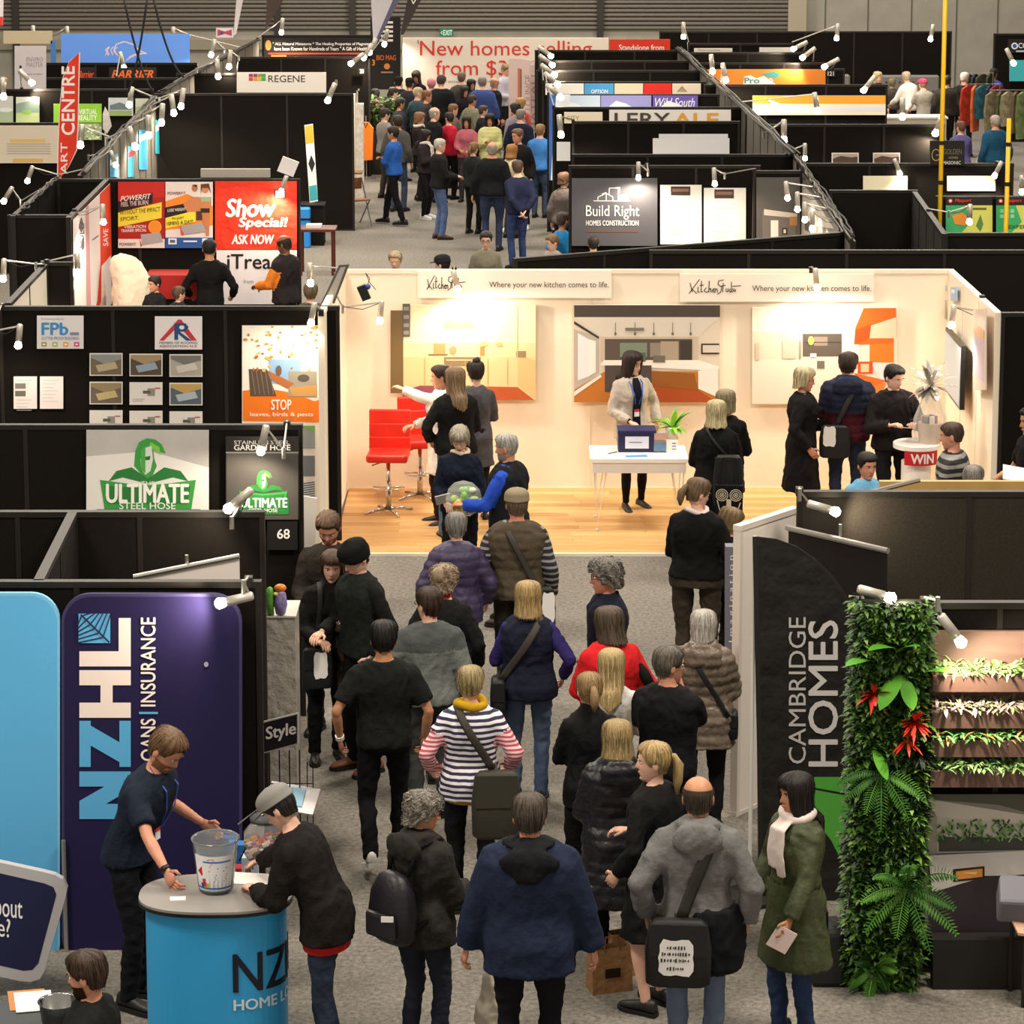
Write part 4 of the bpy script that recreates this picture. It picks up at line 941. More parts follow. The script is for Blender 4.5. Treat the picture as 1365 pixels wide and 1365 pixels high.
root=empty('brochure_holder',(x,y+.04,Zt),0,'clear holder of blue brochures between ballot box and plant','brochure'); g=G(); g.mat(M('#4fa3dc',.4)); g.box(-.06,-.01,.01,.06,.01,.20); g.build('brochure',root); g=G(); g.mat(M('#c79a86',.4)); g.box(-.058,-.013,.10,.058,-.0105,.195); g.build('cover_photo',root); g=G(); g.mat(M('#dfe6ea',.1,trans=.9)); g.box(-.065,-.02,0,.065,-.016,.13); g.box(-.065,-.02,0,.065,.03,.006); g.build('holder',root)
x,y=bx(893,603,Zt); root=empty('name_card',(x+.02,y,Zt),0,'small white card with blue lines beside the plant pot','card'); g=G(); g.mat(WHITE); g.box(-.06,-.008,0,.06,.008,.13); g.build('card',root); g=G(); g.mat(M('#5b6fb0')); [g.box(.0,-.0095,z,.04,-.0085,z+.01) for z in(.03,.06,.09)]; g.build('print',root)
def leaf(g,base,d,L,w,droop=.5,n=5,up=Vector((0,0,1))):
    d=Vector(d).normalized(); s_=d.cross(up); 
    if s_.length<1e-3: s_=Vector((1,0,0))
    s_.normalize(); V=[];p=Vector(base)
    for i in range(n+1):
        u=i/n; ww=w*math.sin(math.pi*min(.98,(.08+.9*u)))**.8*(1 if i<n else .05); V+= [p-s_*ww, p+s_*ww]; 
        dd=(d-up*droop*u*1.6).normalized(); p=p+dd*L/n
    g.add(V,[(2*i,2*i+1,2*i+3,2*i+2) for i in range(n)])
x,y=bx(897,590,Zt); root=empty('potted_plant',(x,y+.10,Zt),0,'bright green fern-like plant in a white pot on the desk','plant')
g=G(); g.mat(M('#f2efea',.35)); g.lathe([(.001,0),(.06,0),(.075,.15),(.068,.15),(.065,.13),(.001,.13)],16); g.build('pot',root,smooth=True)
rr=random.Random(4)
for i in range(22):
    a=rr.random()*6.28; g=G(); g.mat(M(rr.choice(['#7dbb30','#8fcb3c','#69a828','#a0d650']),.5)); el=rr.uniform(.2,1.3); leaf(g,(0,0,.13),(math.cos(a)*math.cos(el),math.sin(a)*math.cos(el),math.sin(el)),rr.uniform(.18,.30),rr.uniform(.018,.032),.55); g.build('leaf',root)
# bar stools
def stool(px,py,label,rz):
    X,Y=P(px,py,.03); root=empty('bar_stool',(X,Y,.03),rz,label,'stool','red bar stools in the kitchen stand')
    g=G(); g.mat(CHROME); g.tube([(0,0,.04),(0,0,.56)],.022,10); g.tube([(0,0,.03),(0,0,.34)],.03,10); g.build('column',root,smooth=True)
    for a in range(4):
        g=G(); g.mat(CHROME); t=a*math.pi/2+.5; c,s2=math.cos(t),math.sin(t); g.tube([(0,0,.05),(c*.16,s2*.16,.035),(c*.27,s2*.27,.012)],[.02,.016,.012],8); g.build('foot_arm',root,smooth=True)
    g=G(); g.mat(CHROME); g.tube([(.16*math.cos(t),-.16*math.sin(t),.27) for t in np.linspace(0,math.pi,10)],.010,6); g.tube([(-.16,0,.27),(.16,0,.27)],.009,6); g.build('footrest',root,smooth=True)
    red=M('#d32a1c',.4,bump=.2,bscale=40,name='red_leatherette')
    g=G(); g.mat(red); g.box(-.215,-.19,.56,.215,.20,.65); o=g.build('seat',root); b=o.modifiers.new('b','BEVEL'); b.width=.03; b.segments=3
    for i in range(3):
        g=G(); g.mat(red); g.box(-.215,.16+.012*i,.62+i*.14,.215,.215+.012*i,.768+i*.14); o=g.build('backrest',root); b=o.modifiers.new('b','BEVEL'); b.width=.012; b.segments=2
    g=G(); g.mat(CHROME); g.tube([(-.03,-.02,.55),(-.16,-.10,.52)],.008,6); g.build('lever',root)
stool(518,683,'red high-backed bar stool nearest the left side wall',-.05)
stool(560,663,'red bar stool half hidden behind the woman pointing left',.15)
# prize table with WIN band and wrapped hamper
X,Y=P(1232,660,.03); Y=P(1222,592,1.0)[1]; X=at(1222,592,Y)[0]
root=empty('prize_table',(X,Y,.03),0,'round white pedestal table with a red WIN band','table')
g=G(); g.mat(M('#f4efe8',.45)); g.lathe([(.001,0),(.15,0),(.15,.80),(.001,.80)],24); g.build('pedestal',root,smooth=False)
g=G(); g.mat(M('#f8f4ee',.4)); g.lathe([(.001,.94),(.235,.94),(.235,.985),(.001,.985)],32); g.build('tabletop',root)
g=G(); g.mat(M('#c01f28',.5)); n=20; V=[]
for i in range(n+1):
    t=math.radians(-128+88*i/n)
    for z,rr_ in((.80,.238),(.945,.24)): V.append((rr_*math.cos(t),rr_*math.sin(t),z))
g.add(V,[(2*i,2*i+2,2*i+3,2*i+1) for i in range(n)]); band=g.build('band',root)
V,Fc=text_mesh('WIN',.03,0); X_=[v[0] for v in V]; mx,Mx=min(X_),max(X_); my,My=min(v[1] for v in V),max(v[1] for v in V)
g=G(); g.mat(M('#f4e8e4',.5)); W=[]
for v in V:
    t=math.radians(-112+58*(v[0]-mx)/(Mx-mx)); W.append((.2425*math.cos(t),.2425*math.sin(t),.82+.10*(v[1]-my)/(My-my)))
g.add(W,Fc); g.build('lettering',band)
X2=at(1262,590,Y)[0]
root=empty('wrapped_hamper',(X2-.05,Y+.12,1.015),0,'gift hamper in clear cellophane with a big silver bow','gift')
root.location=(X+.13,Y+.02,1.015)
foil=M('#d9d4cc',.15,metal=.75,bump=.3,bscale=30,name='silver_foil')
g=G(); g.mat(M('#b59a80',.6)); g.lathe([(.001,0),(.11,0),(.12,.20),(.001,.20)],14); g.build('basket',root)
for i in range(6): g=G(); g.mat(M(['#6d4436','#2f2a50','#d9cdb8','#a84838','#3a4a58','#e6dccb'][i],.5)); a=i; g.box(-.03+.05*math.cos(a),-.03+.05*math.sin(a),.1,.02+.05*math.cos(a),.02+.05*math.sin(a),.27); g.build('treat',root)
g=G(); g.mat(M('#f2efe8',.12,alpha=.28,name='cellophane')); V=[];n=20
for z,r_ in((0,.135),(.1,.165),(.25,.15),(.45,.08),(.55,.03)):
    for j in range(n): V.append((r_*(1+.1*(-1)**j)*math.cos(2*math.pi*j/n),r_*(1+.1*(-1)**j)*math.sin(2*math.pi*j/n),z))
g.add(V,[(i*n+j,i*n+(j+1)%n,(i+1)*n+(j+1)%n,(i+1)*n+j) for i in range(4) for j in range(n)]); g.build('wrapping',root)
for i in range(38):
    g=G(); g.mat(foil); a=rr.random()*6.28; el=rr.uniform(-.5,1.3); L=rr.uniform(.20,.33); d=Vector((math.cos(a)*math.cos(el),math.sin(a)*math.cos(el),math.sin(el)))
    leaf(g,(0,0,.57),d,L,rr.uniform(.022,.042),.5); g.build('ribbon_loop',root)
# ================================================================ front left stand
p1=Fr(Y1)
def rrect(x0,y0,x1,y1,r,n=6,corners='all'):
    pts=[]
    for cx,cy,a0 in((x1-r,y0+r,-90),(x1-r,y1-r,0),(x0+r,y1-r,90),(x0+r,y0+r,180)):
        for i in range(n+1): t=math.radians(a0+90*i/n); pts.append((cx+r*math.cos(t),cy+r*math.sin(t)))
    return pts
def fabric_banner(lab,x0,y0,x1,y1,col,edge,off):
    a=Art('fabric_banner',lab,'banner',p1,(x0,y0,x1,y1),M(edge,.7),th=.03,off=off,poly=rrect(x0,y0,x1,y1,38,8),part='tube_frame')
    a.p(rrect(x0+4,y0+4,x1-4,y1-4,35,8),M(col,.75,bump=.15,bscale=120,name='stretch_fabric'),1); return a
a=fabric_banner('light blue stretch fabric banner at the left edge',-120,783,84,1285,'#5fb2e6','#79bfe9',.10); a.done()
a=fabric_banner('navy stretch fabric banner with sideways white and blue lettering and a fern',86,784,325,1275,'#241f45','#35305a',.10)
LB='#58ace0'; WHT='#f3e4de'
# letters run upwards: N Z H L in a column between x=110 and x=178
def vletter(ch,y0,y1,col):
    x0,x1=110,178; a_=(y1-y0); 
    if ch=='L': a.r(x0,y1-20,x1,y1,col,3); a.r(x1-16,y0,x1,y1,col,3)
    if ch=='H': a.r(x0,y0,x1,y0+20,col,3); a.r(x0,y1-20,x1,y1,col,3); a.r(138,y0,154,y1,col,3)
    if ch=='Z': a.r(x0,y0,x0+15,y1,col,3); a.r(x1-15,y0,x1,y1,col,3); a.p([(x0,y0),(x0+4,y0),(x1,y1-24),(x1,y1),(x1-4,y1),(x0,y0+24)],col,3)
    if ch=='N': a.r(x0,y0,x1,y0+20,col,3); a.r(x0,y1-20,x1,y1,col,3); a.p([(x1,y0),(x1,y0+24),(x0,y1),(x0,y1-24)],col,3)
vletter('L',816,880,WHT); vletter('H',885,948,WHT); vletter('Z',952,1013,LB); vletter('N',1019,1082,LB)
a.t('INSURANCE',191,815,211,933,WHT,bold=.03,rot=90); a.r(189,940,214,943,LB,3); a.t('HOME LOANS',191,949,211,1080,WHT,bold=.03,rot=90)
a.p([(109,810),(151,810),(151,849),(112,849),(109,847)],LB,3)
for i in range(6):
    u=i/6; sx,sy=113+34*u,813+34*u
    a.line([(sx,sy),(109-1,sy+12-6*u)],1.6,'#241f45',4); a.line([(sx,sy),(sx+13-3*u,809)],1.6,'#241f45',4)
a.line([(112,811),(150,848)],2.2,'#241f45',5); a.c(278,877,3,3.5,'#8f8ba6',4)
a.done()
g=G(); g.mat(ALU); x=at(86,1100,Y1-.1)[0]; g.tube([(0,0,0),(0,0,.75)],.014,8); o=g.build('support_pole'); o.location=(x,Y1-.16,0); tag(o,'short aluminium pole between the blue and navy banners','pole')
# leaning question sign
Ys=P(60,1300,.12)[1]
a=Art('question_sign','dark blue sign in a thick rounded silver frame at the lower left','sign',Fr(Ys),(-150,1110,92,1302),M('#b8b6ba',.5),th=.05,part='frame',poly=[(x+ (y-1205)*-.12*0 ,y) for x,y in [(-150,1110)]+[(60,1156),(76,1160),(86,1166),(92,1178),(90,1190),(62,1288),(56,1298),(44,1302),(30,1301),(-150,1262)]])
a.p([(-140,1125),(62,1171),(74,1176),(78,1186),(54,1277),(46,1286),(34,1287),(-140,1248)],'#141a44',1)
a.t('about',-12,1186,33,1213,'#f4f2f6',bold=.01,skew=-5); a.t('e?',0,1216,17,1241,'#f4f2f6',bold=.01,skew=-2); a.done()
# curved counter
Xc,Yc=P(288,1190,1.0); root=empty('promotion_counter',(Xc,Yc,0),0,'light blue curved counter with grey oval top and navy lettering','counter')
A_,B_=.44,.30
blue=M('#2f9fdc',.45,name='blue_graphic_panel')
out=[(A_*.93*math.copysign(abs(math.cos(t))**.8,math.cos(t)),B_*.9*math.copysign(abs(math.sin(t))**.8,math.sin(t))) for t in np.linspace(0,2*math.pi,49)[:-1]]
g=G(); g.mat(M('#121418',.5)); g.prism([(x*.98,y*.98) for x,y in out],0,.03); g.build('base',root)
g=G(); g.mat(blue); g.prism(out,.03,.965); g.build('body',root)
top=[(A_*1.02*math.copysign(abs(math.cos(t))**.8,math.cos(t)),B_*1.02*math.copysign(abs(math.sin(t))**.8,math.sin(t))) for t in np.linspace(0,2*math.pi,49)[:-1]]
g=G(); g.mat(M('#141416',.4)); g.prism(top,.965,.985); g.build('edge_band',root)
g=G(); g.mat(M('#8e8a86',.35)); g.prism([(x*.995,y*.995) for x,y in top],.985,1.0); g.build('counter_top',root)
ARC_T=np.linspace(-math.pi/2,math.pi/2,400); ARC_X=A_*.93*np.abs(np.cos(ARC_T))**.8; ARC_Y=-B_*.9*np.sign(-np.sin(ARC_T))*np.abs(np.sin(ARC_T))**.8; ARC_S=np.concatenate([[0],np.cumsum(np.hypot(np.diff(ARC_X),np.diff(ARC_Y)))])
def fine_text(txt,cuts=4):
    V,Fc=text_mesh(txt,0.,0); bm=bmesh.new(); vs=[bm.verts.new(v) for v in V]
    for f in Fc:
        try: bm.faces.new([vs[i] for i in f])
        except ValueError: pass
    for _ in range(cuts):
        L=[e for e in bm.edges if abs(e.verts[0].co.x-e.verts[1].co.x)>.06]
        if not L: break
        bmesh.ops.subdivide_edges(bm,edges=L,cuts=1); bmesh.ops.triangulate(bm,faces=bm.faces[:])
    bm.verts.index_update(); R_=([tuple(v.co) for v in bm.verts],[tuple(v.index for v in f.verts) for f in bm.faces]); bm.free(); return R_
def wrap(txt,x0,x1,z0,z1,col,bold):   # wrap lettering around the body
    V,Fc=fine_text(txt); X_=[v[0] for v in V];Y_=[v[1] for v in V]; W=[]
    for v in V:
        s_=x0+(x1-x0)*(v[0]-min(X_))/(max(X_)-min(X_)); z=z0+(z1-z0)*(v[1]-min(Y_))/(max(Y_)-min(Y_))
        x=float(np.interp(s_,ARC_S,ARC_X)); y=float(np.interp(s_,ARC_S,ARC_Y)); W.append((x*1.008,y*1.008-.002,z))
    g=G(); g.mat(M(col,.5))
    for dx_,dz_ in (((-bold*.12,0),(bold*.12,0),(0,bold*.1)) if bold else ((0,0),)): g.add([(x+dx_,y-.0004*(dx_>0)-.0002*(dz_>0),z+dz_) for x,y,z in W],Fc)
    g.build('lettering',root)
wrap('NZHL',.12,.80,.50,.73,'#101426',.03); wrap('HOME LOANS',.12,.72,.39,.455,'#d8e6f2',.02)
zc=1.0
def onc(px,py): x,y=P(px,py,zc); return x,y
x,y=onc(237,1198); g=G(); g.mat(WHITE); g.box(-.045,-.03,0,.045,.03,.003); o=g.build('business_card',loc=(x,y,zc),rz=.1); tag(o,'small white card on the counter by the staff hand','card')
x,y=onc(335,1172); g=G(); g.mat(WHITE); g.box(-.12,-.09,0,.12,.09,.004); o=g.build('entry_form',loc=(x,y,zc),rz=-.15); tag(o,'white entry form being written on at the counter','paper')
# clear bucket with win label
x,y=P(288,1186,zc); root=empty('entry_bucket',(x,y,zc),0,'clear plastic bucket with red and blue printed label on the counter','bucket')
clear=M('#eef4f6',.06,trans=.9,name='clear_plastic')
g=G(); g.mat(clear); g.lathe([(.001,0),(.105,0),(.112,.02),(.145,.33),(.155,.345),(.150,.35),(.139,.33),(.106,.02),(.001,.012)],28); g.build('tub',root,smooth=True); root.scale=(.92,.92,.92)
g=G(); n=16
def rad(z): return .105+.04*(z/.35)+.004
def lab(g,a0,a1,z0,z1,mat,r_=0): 
    g.mat(mat); V=[]
    for i in range(n+1):
        t=math.radians(a0+(a1-a0)*i/n)
        for z in(z0,z1): V.append(((rad(z)+r_)*math.cos(t),(rad(z)+r_)*math.sin(t),z))
    g.add(V,[(2*i,2*i+2,2*i+3,2*i+1) for i in range(n)])
lab(g,-150,-30,.03,.27,M('#f0f0f4',.5)); lab(g,-150,-30,.045,.055,M('#3a62b0'),.001); lab(g,-120,-40,.225,.235,M('#3a78c0'),.001)
g.build('label_sheet',root)
g=G(); 
g.mat(M('#d02a30')); 
def lp(t,z,r_=.002): t=math.radians(t); return ((rad(z)+r_)*math.cos(t),(rad(z)+r_)*math.sin(t),z)
g.add([lp(-142,.16),(lp(-128,.13)),(lp(-100,.20)),(lp(-88,.25)),(lp(-104,.25)),(lp(-128,.19))],[(0,1,2,3,4,5)])
for t,z,c in((-128,.07,'#2a4aa0'),(-118,.075,'#c83030'),(-110,.07,'#b8b840'),(-121,.10,'#c83030')): g.mat(M(c)); g.add([lp(t-5,z-.015),lp(t+5,z-.015),lp(t+5,z+.015),lp(t-5,z+.015)],[(0,1,2,3)])
for z,ts in((.185,(-80,-50)),(.165,(-104,-60)),(.14,(-84,-50)),(.125,(-88,-52)),(.11,(-86,-52)),(.095,(-90,-56))): g.mat(M('#8a4048' if z>.16 else '#707480')); g.add([lp(ts[0],z),lp(ts[1],z),lp(ts[1],z+.006),lp(ts[0],z+.006)],[(0,1,2,3)])
g.build('label_print',root)
# sweet jar
x,y=P(353,1142,zc); root=empty('sweet_jar',(x,y,zc),0,'glass jar of wrapped sweets behind the bucket','jar')
g=G(); g.mat(clear); g.lathe([(.001,0),(.11,0),(.125,.03),(.125,.16),(.085,.21),(.075,.225),(.001,.225)],22); g.build('jar_body',root,smooth=True)
g=G(); g.mat(clear); g.lathe([(.001,.225),(.085,.225),(.088,.25),(.06,.27),(.02,.285),(.03,.31),(.001,.32)],22); g.build('lid',root,smooth=True)
g=G(); R9=random.Random(9)
for i in range(60):
    g.mat(M(R9.choice(['#d8382e','#e8a030','#f0d8c0','#3a8a40','#c85a9a','#e8e0d8']),.3)); a_=R9.random()*6.28; r_=R9.random()**.5*.095; c=Vector((r_*math.cos(a_),r_*math.sin(a_),R9.uniform(.015,.12))); g.obox(c,(.014,0,.004),(0,.010,0),(-.003,0,.008))
o=g.build('sweets',root); o['kind']='stuff'
# brochure stands behind the counter
x,y=P(322,1130,.95); root=empty('brochure_rack',(x,y,0),0,'small black brochure rack standing behind the counter','rack')
g=G(); g.mat(M('#18181c',.5)); g.box(-.10,-.08,0,.10,.08,.75); g.build('cabinet',root)
for i,(c,z) in enumerate((('#2a5a9c',.93),('#3c7ac0',.90),('#c8343a',.76),('#d8dce4',.84))):
    g=G(); g.mat(M(c,.4)); g.obox((-.06+.04*i,-.03*i,z),(.05,0,0),(0,.015,.01),(0,-.02,.10)); g.build('brochure',root)
g=G(); g.mat(ALU); g.tube([(-.02,0,.9),(.10,-.01,1.02),(.10,-.01,1.2),(-.02,0,1.1)],.005,5); g.build('wire_frame',root)
g=G(); g.mat(WHITE); 
# pillar with foil wrap, toy, style sign and wire stand
Xp,Yp=P(378,980,0); Yp2=P(378,1050,0)[1]
Yp=Y3-2.4; x0=at(352,900,Yp)[0]; x1=at(394,900,Yp)[0]; ztop=at(370,823,Yp)[1]
root=empty('display_plinth',((x0+x1)/2,Yp+.2,0),0,'tall narrow plinth wrapped in crinkled clear plastic','plinth')
wd=(x1-x0)/2; g=G(); g.mat(M('#a9a39b',.3,bump=.8,bscale=14,var=.15,vscale=9,name='plastic_wrap')); g.box(-wd,-.2,.02,wd,.2,ztop); g.build('column',root)
g=G(); g.mat(M('#c9c4bc',.35)); g.box(-wd-.01,-.21,ztop,wd+.01,.21,ztop+.012); g.build('cap_board',root)
g=G(); g.mat(M('#3a3632')); g.box(-wd,-.2,0,wd,.2,.02); g.build('foot',root)
root=empty('toy_figure',((x0+x1)/2-.02,Yp+.02,ztop+.012),0,'colourful garden ornament with orange head on the tall plinth','ornament')
g=G(); g.mat(M('#e88a30',.4)); g.ell((.03,0,.20),(.045,.035,.03),10,8); g.build('head',root,smooth=True)
g=G(); g.mat(M('#8a7fb0',.4,var=.4,vscale=30)); g.lathe([(.001,0),(.035,.01),(.05,.08),(.04,.16),(.02,.19),(.001,.2)],12,o=(.03,0,0)); g.build('robe',root,smooth=True)
g=G(); g.mat(M('#5f9a3a',.4,var=.3,vscale=30)); g.lathe([(.001,0),(.03,.005),(.028,.1),(.035,.15),(.02,.2),(.001,.21)],12,o=(-.045,0,0)); g.build('companion',root,smooth=True)
g=G(); g.mat(M('#e8d050',.4)); g.ell((.0,-.02,.16),(.02,.02,.015),8,6); g.build('bird',root,smooth=True)
Ya=Y2-.25
sp=Pl(at(375,975,Ya)[0],Ya,-16)
a=Art('style_sign','small black sign with silver frame and chunky white lettering beside the plinth','sign',sp,(351,950,399,1004),M('#b9b4ae',.4),th=.015,part='frame',off=0,poly=[(351,961),(398.5,949.5),(398.5,991),(351,1004)])
a.p([(352.6,962.6),(397,951.6),(397,989.6),(352.6,1001.8)],'#17131c',1); a.t('Style',355.5,968,396,990,'#e9e4e0',bold=.045,skew=7.5); a.done()
root=empty('wire_stand',(at(378,1060,Ya)[0],Ya+.05,0),0,'thin black wire stand holding a tilted leaflet board below the small silver framed sign','stand')
g=G(); g.mat(M('#17171a',.4)); zs_=at(375,1003,Ya)[1]
for dx in(-.10,-.03,.04,.11): g.tube([(dx,0,0),(dx*1.0,.0,zs_)],.005,5)
for dx in(.16,.2): g.tube([(dx,.0,0),(dx,.05,zs_-.1)],.004,5)
g.tube([(-.11,0,.5),(.2,0,.5)],.004,5); g.tube([(-.11,0,.05),(.2,0,.05)],.004,5); g.build('wires',root)
g=G(); g.mat(M('#ece8ea',.5)); xx,_=at(390,1062,Ya); xx-=root.location.x; zz=at(390,1062,Ya)[1]; g.obox((xx,-.08,zz),(.17,.0,-.03),(.02,.12,.05),(0,-.004,.006)); g.build('leaflet_board',root)
g=G(); g.mat(M('#9cc8e0',.5)); g.obox((xx+.03,-.082,zz+.010),(.05,0,-.009),(.01,.08,.035),(0,0,.004)); g.mat(M('#c03a48')); g.obox((xx-.05,-.1,zz+.012),(.03,0,-.005),(.004,.02,.01),(0,0,.005)); g.build('leaflet',root)
# roll-up banner lying over bay
Yr=(Y1+Y2)/2; xa,za=at(178,769,Yr); xb,zb_=at(319,741,Yr)
root=empty('pull_up_banner',(xa,Yr,0),math.atan2(.0,1),'pale pull-up banner seen edge over the bay behind the navy banner','banner')
g=G(); g.mat(M('#e6ddd6',.6)); g.add([(0,0,za-.5),(xb-xa,0,za-.5),(xb-xa,0,zb_),(0,0,za),(0,.01,za-.5),(xb-xa,.01,za-.5),(xb-xa,.01,zb_),(0,.01,za)],[(0,1,2,3),(7,6,5,4),(3,2,6,7),(1,0,4,5)]); g.build('sheet',root)
g=G(); g.mat(ALU); g.tube([(0,0,za),(xb-xa,0,zb_)],.018,8); g.build('top_rail',root)
g=G(); g.mat(ALU); g.tube([((xb-xa)*.5,.03,0),((xb-xa)*.5,.03,(za+zb_)/2+.07)],.012,8); g.build('support_pole',root)
g=G(); g.mat(ALU); g.box(0,-.06,0,xb-xa,.08,.06); g.build('base',root)
# number sign 68
p3=Fr(Y3)
a=Art('stand_number','black square sign with white stand number 68','sign',p3,(357,692,397,731),M('#100e0d',.6),th=.02,off=.03); a.t('68',370,703,387,716,'#f2ece6',bold=.04); a.done()
g=G(); g.mat(M('#8a857c',.8)); 
# rolled white banner beside 68
root=empty('white_pull_up',(at(410,700,Y3+1.2)[0],Y3+1.2,0),0,'white glowing pull-up banner edge beside the stand number wall','banner')
g=G(); g.mat(M('#f1e9df',.5)); xl=at(400,620,Y3+1.2)[0]-root.location.x; xr=at(422,620,Y3+1.2)[0]-root.location.x; zt_=at(400,660,Y3+1.2)[1]; zt2=at(420,664,Y3+1.2)[1]
g.prism([(xl,.35),(xl+.09,.35),(xr,zt2),(xl,zt_)],-.01,.01,'y'); g.build('sheet',root); g=G(); g.mat(ALU); g.tube([(xl+.05,0,0),(xl+.05,0,.4)],.012,6); g.box(xl,-.06,0,xr,.06,.03); g.build('base',root)
# hose banner
GR='#3d9a44'; GD='#2a7a3a'
a=Art('hose_banner','white vinyl banner with green knight emblem and steel hose lettering','banner',p3,(116,572,279,684),M('#bcb8b4',.55,var=.1,vscale=3),th=.006,off=.03)
a.p([(116,607),(200,600),(279,622),(279,684),(116,684)],'#e6e2de',1)
def knight(a,cx,cy,s,big=True):
    q=lambda L:[(cx+x*s,cy+y*s) for x,y in L]
    a.p(q([(-22,2),(-20,-22),(-14,-36),(-2,-42),(12,-40),(22,-32),(28,-18),(20,-20),(8,-28),(10,-10),(14,2),(8,16),(0,22),(-10,16)]),GR,2)
    a.p(q([(4,-36),(18,-28),(20,-16),(10,-24),(2,-26)]),'#7cc84a',3)
    a.p(q([(-8,-26),(6,-30),(8,-8),(4,10),(-4,16),(-10,8),(-12,-8)]),'#d8dcd4',3).p(q([(-8,-12),(4,-14),(3,-8),(-7,-7)]),'#2a6a38',4).p(q([(-12,-22),(-4,-30),(-4,14),(-10,8)]),'#4aa84c',4)
    a.p(q([(-62,26),(-50,10),(-26,4),(0,22),(26,4),(52,10),(64,26),(40,20),(0,30),(-40,20)]),GD,2)
    a.p(q([(-76,24),(-30,30),(0,32),(30,30),(76,24),(70,62),(68,76),(-68,76),(-70,62)]),GR,2)
    a.p(q([(-68,33),(0,38),(68,33),(62,62),(-62,62)]),GD,3)
knight(a,198,618,.84)
a.t('THE',189,640,207,645,'#eef2ea',bold=.03,l=5); a.t('ULTIMATE',142,643,253,669,'#f4f4ec',bold=.06,l=5); a.t('STEEL HOSE',160,668,235,677,'#eef2ea',bold=.03,l=5)
a.r(130,677,268,684,'#2a7a3a',4); a.done()
Yh=Y3-.06
a=Art('hose_board','dark garden hose board with small green knight emblem','sign',p3,(302,580,399,690),M('#2b2926',.5),th=.01,off=.05)
a.r(302,600,399,602,'#8f8a84',1).r(303,602,398,690,'#4b4844',1); a.t('STAINLESS STEEL',313,585,387,590,'#d8d4d0',bold=.02); a.t('GARDEN HOSE',313,590.5,388,598,'#f2eeea',bold=.05)
knight(a,352,642,.42); a.r(318,662,386,683,'#2a7a3a',2); a.t('ULTIMATE',322,661,384,674,'#f0f4ec',bold=.06,l=5); a.t('STEEL HOSE',333,675,371,680,'#e0ece0',bold=.03,l=5); a.done()
# roofing wall
p4=Fr(Y4)
a=Art('company_card','white sign with chunky blue letters on the roofing wall, left of two','sign',p4,(50,420,112,464),M('#ded9dc',.6),th=.006)
a.t('Preventing leaves',56,423,86,426,'#6a6a70'); a.t('FPb',56,429,92,446,'#3a8ac8',bold=.07); a.t('GUTTER PROOF BUILDING',56,448,106,452,'#5a7a9a',bold=.01); a.r(94,442,106,446,'#7a8a9a')
for i,c in enumerate(('#9a9460','#a8b860','#e0a850','#d84888')): a.r(56+14.5*i,455,63+14.5*i,461,c); a.r(58+14.5*i,457,61+14.5*i,459,'#f0ecec',2)
a.done()
a=Art('company_card','white sign with red roof outline and blue R on the roofing wall','sign',p4,(207,421,270,465),M('#e6dfe0',.6),th=.006)
a.p([(213,453),(238,425),(242,425),(263,453),(256,453),(239,433),(219,453)],'#c0363a',2); a.r(233,430,238,452,'#2a4a80',3).p([(238,430),(248,430),(252,435),(248,441),(240,441),(256,453),(249,453),(236,442)],'#2a4a80',3).c(243,435.5,3.5,2.8,'#e6dfe0',4)
a.t('MEMBER OF ROOFING',213,454.5,264,457.5,'#4a5a70',bold=.01); a.t('ASSOCIATION N.Z.',213,459,264,462,'#4a5a70',bold=.01); a.done()
cols=[('#6e6450','#8a8f90','#b4a488'),('#54483c','#a08a6a','#8fa0b0'),('#a8a49c','#70706c','#c4c0b8'),('#6a5c54','#8f7f5c','#b8a878'),None,('#54606c','#b89a5c','#a8b4bc'),None,None,None]
R5=random.Random(5); nm=['top left','top middle','top right','middle left','centre','middle right','bottom left','bottom middle','bottom right']
for i in range(9):
    c_,r_=i%3,i//3; x0=120+53.2*c_; y0=470+38*r_+c_*.7; y1=min(y0+30,y0+30)
    a=Art('roof_photo','%s picture of the three by three block of roofing photos'%nm[i],'photo',p4,(x0,y0,x0+44,y1),M('#dcd8d4',.5),th=.005)
    if cols[i]:
        c=cols[i]; a.r(x0+1.5,y0+1.5,x0+42.5,y1-1.5,c[0]); a.p([(x0+1.5,y0+1.5),(x0+42,y0+1.5),(x0+42,y0+8),(x0+20,y0+14),(x0+1.5,y0+6)],c[1],2); a.p([(x0+8,y0+16),(x0+34,y0+11),(x0+38,y0+20),(x0+12,y0+25)],c[2],3)
    else: a.r(x0+24,y0+8,x0+34,y0+18,'#8a8880'); a.r(x0+18,y0+11,x0+28,y0+15,'#5a5450'); a.r(x0+4,y0+22,x0+20,y0+22.8,'#9a9490'); a.r(x0+4,y0+24.5,x0+18,y0+25.3,'#9a9490'); a.r(x0+34,y0+7,x0+41,y0+8.5,'#b04038',2)
    a.done()
for i,(x0,lab) in enumerate(((19,'left white printed sheet on the roofing wall, with two small photos'),(54,'right white printed sheet on the roofing wall, nearly blank'))):
    a=Art('printed_sheet',lab,'paper',p4,(x0,501,x0+31,544),M('#e6dcdc',.6),th=.004)
    for k_ in range(7): a.r(x0+4,506+4.6*k_+(0 if i else 12*(k_>2)),x0+24-(k_%3)*3,506.6+4.6*k_+(0 if i else 12*(k_>2)),'#b4aab0')
    if not i: a.r(x0+2,510,x0+16,517,'#77766e',2); a.r(x0+2,520,x0+16,527,'#67665e',2)
    a.done()
OR='#ee7a1c'
a=Art('gutter_poster','tall orange and white STOP leaves poster with a bird photo','poster',p4,(323,433,431,724),M('#eee4da',.6),th=.006)
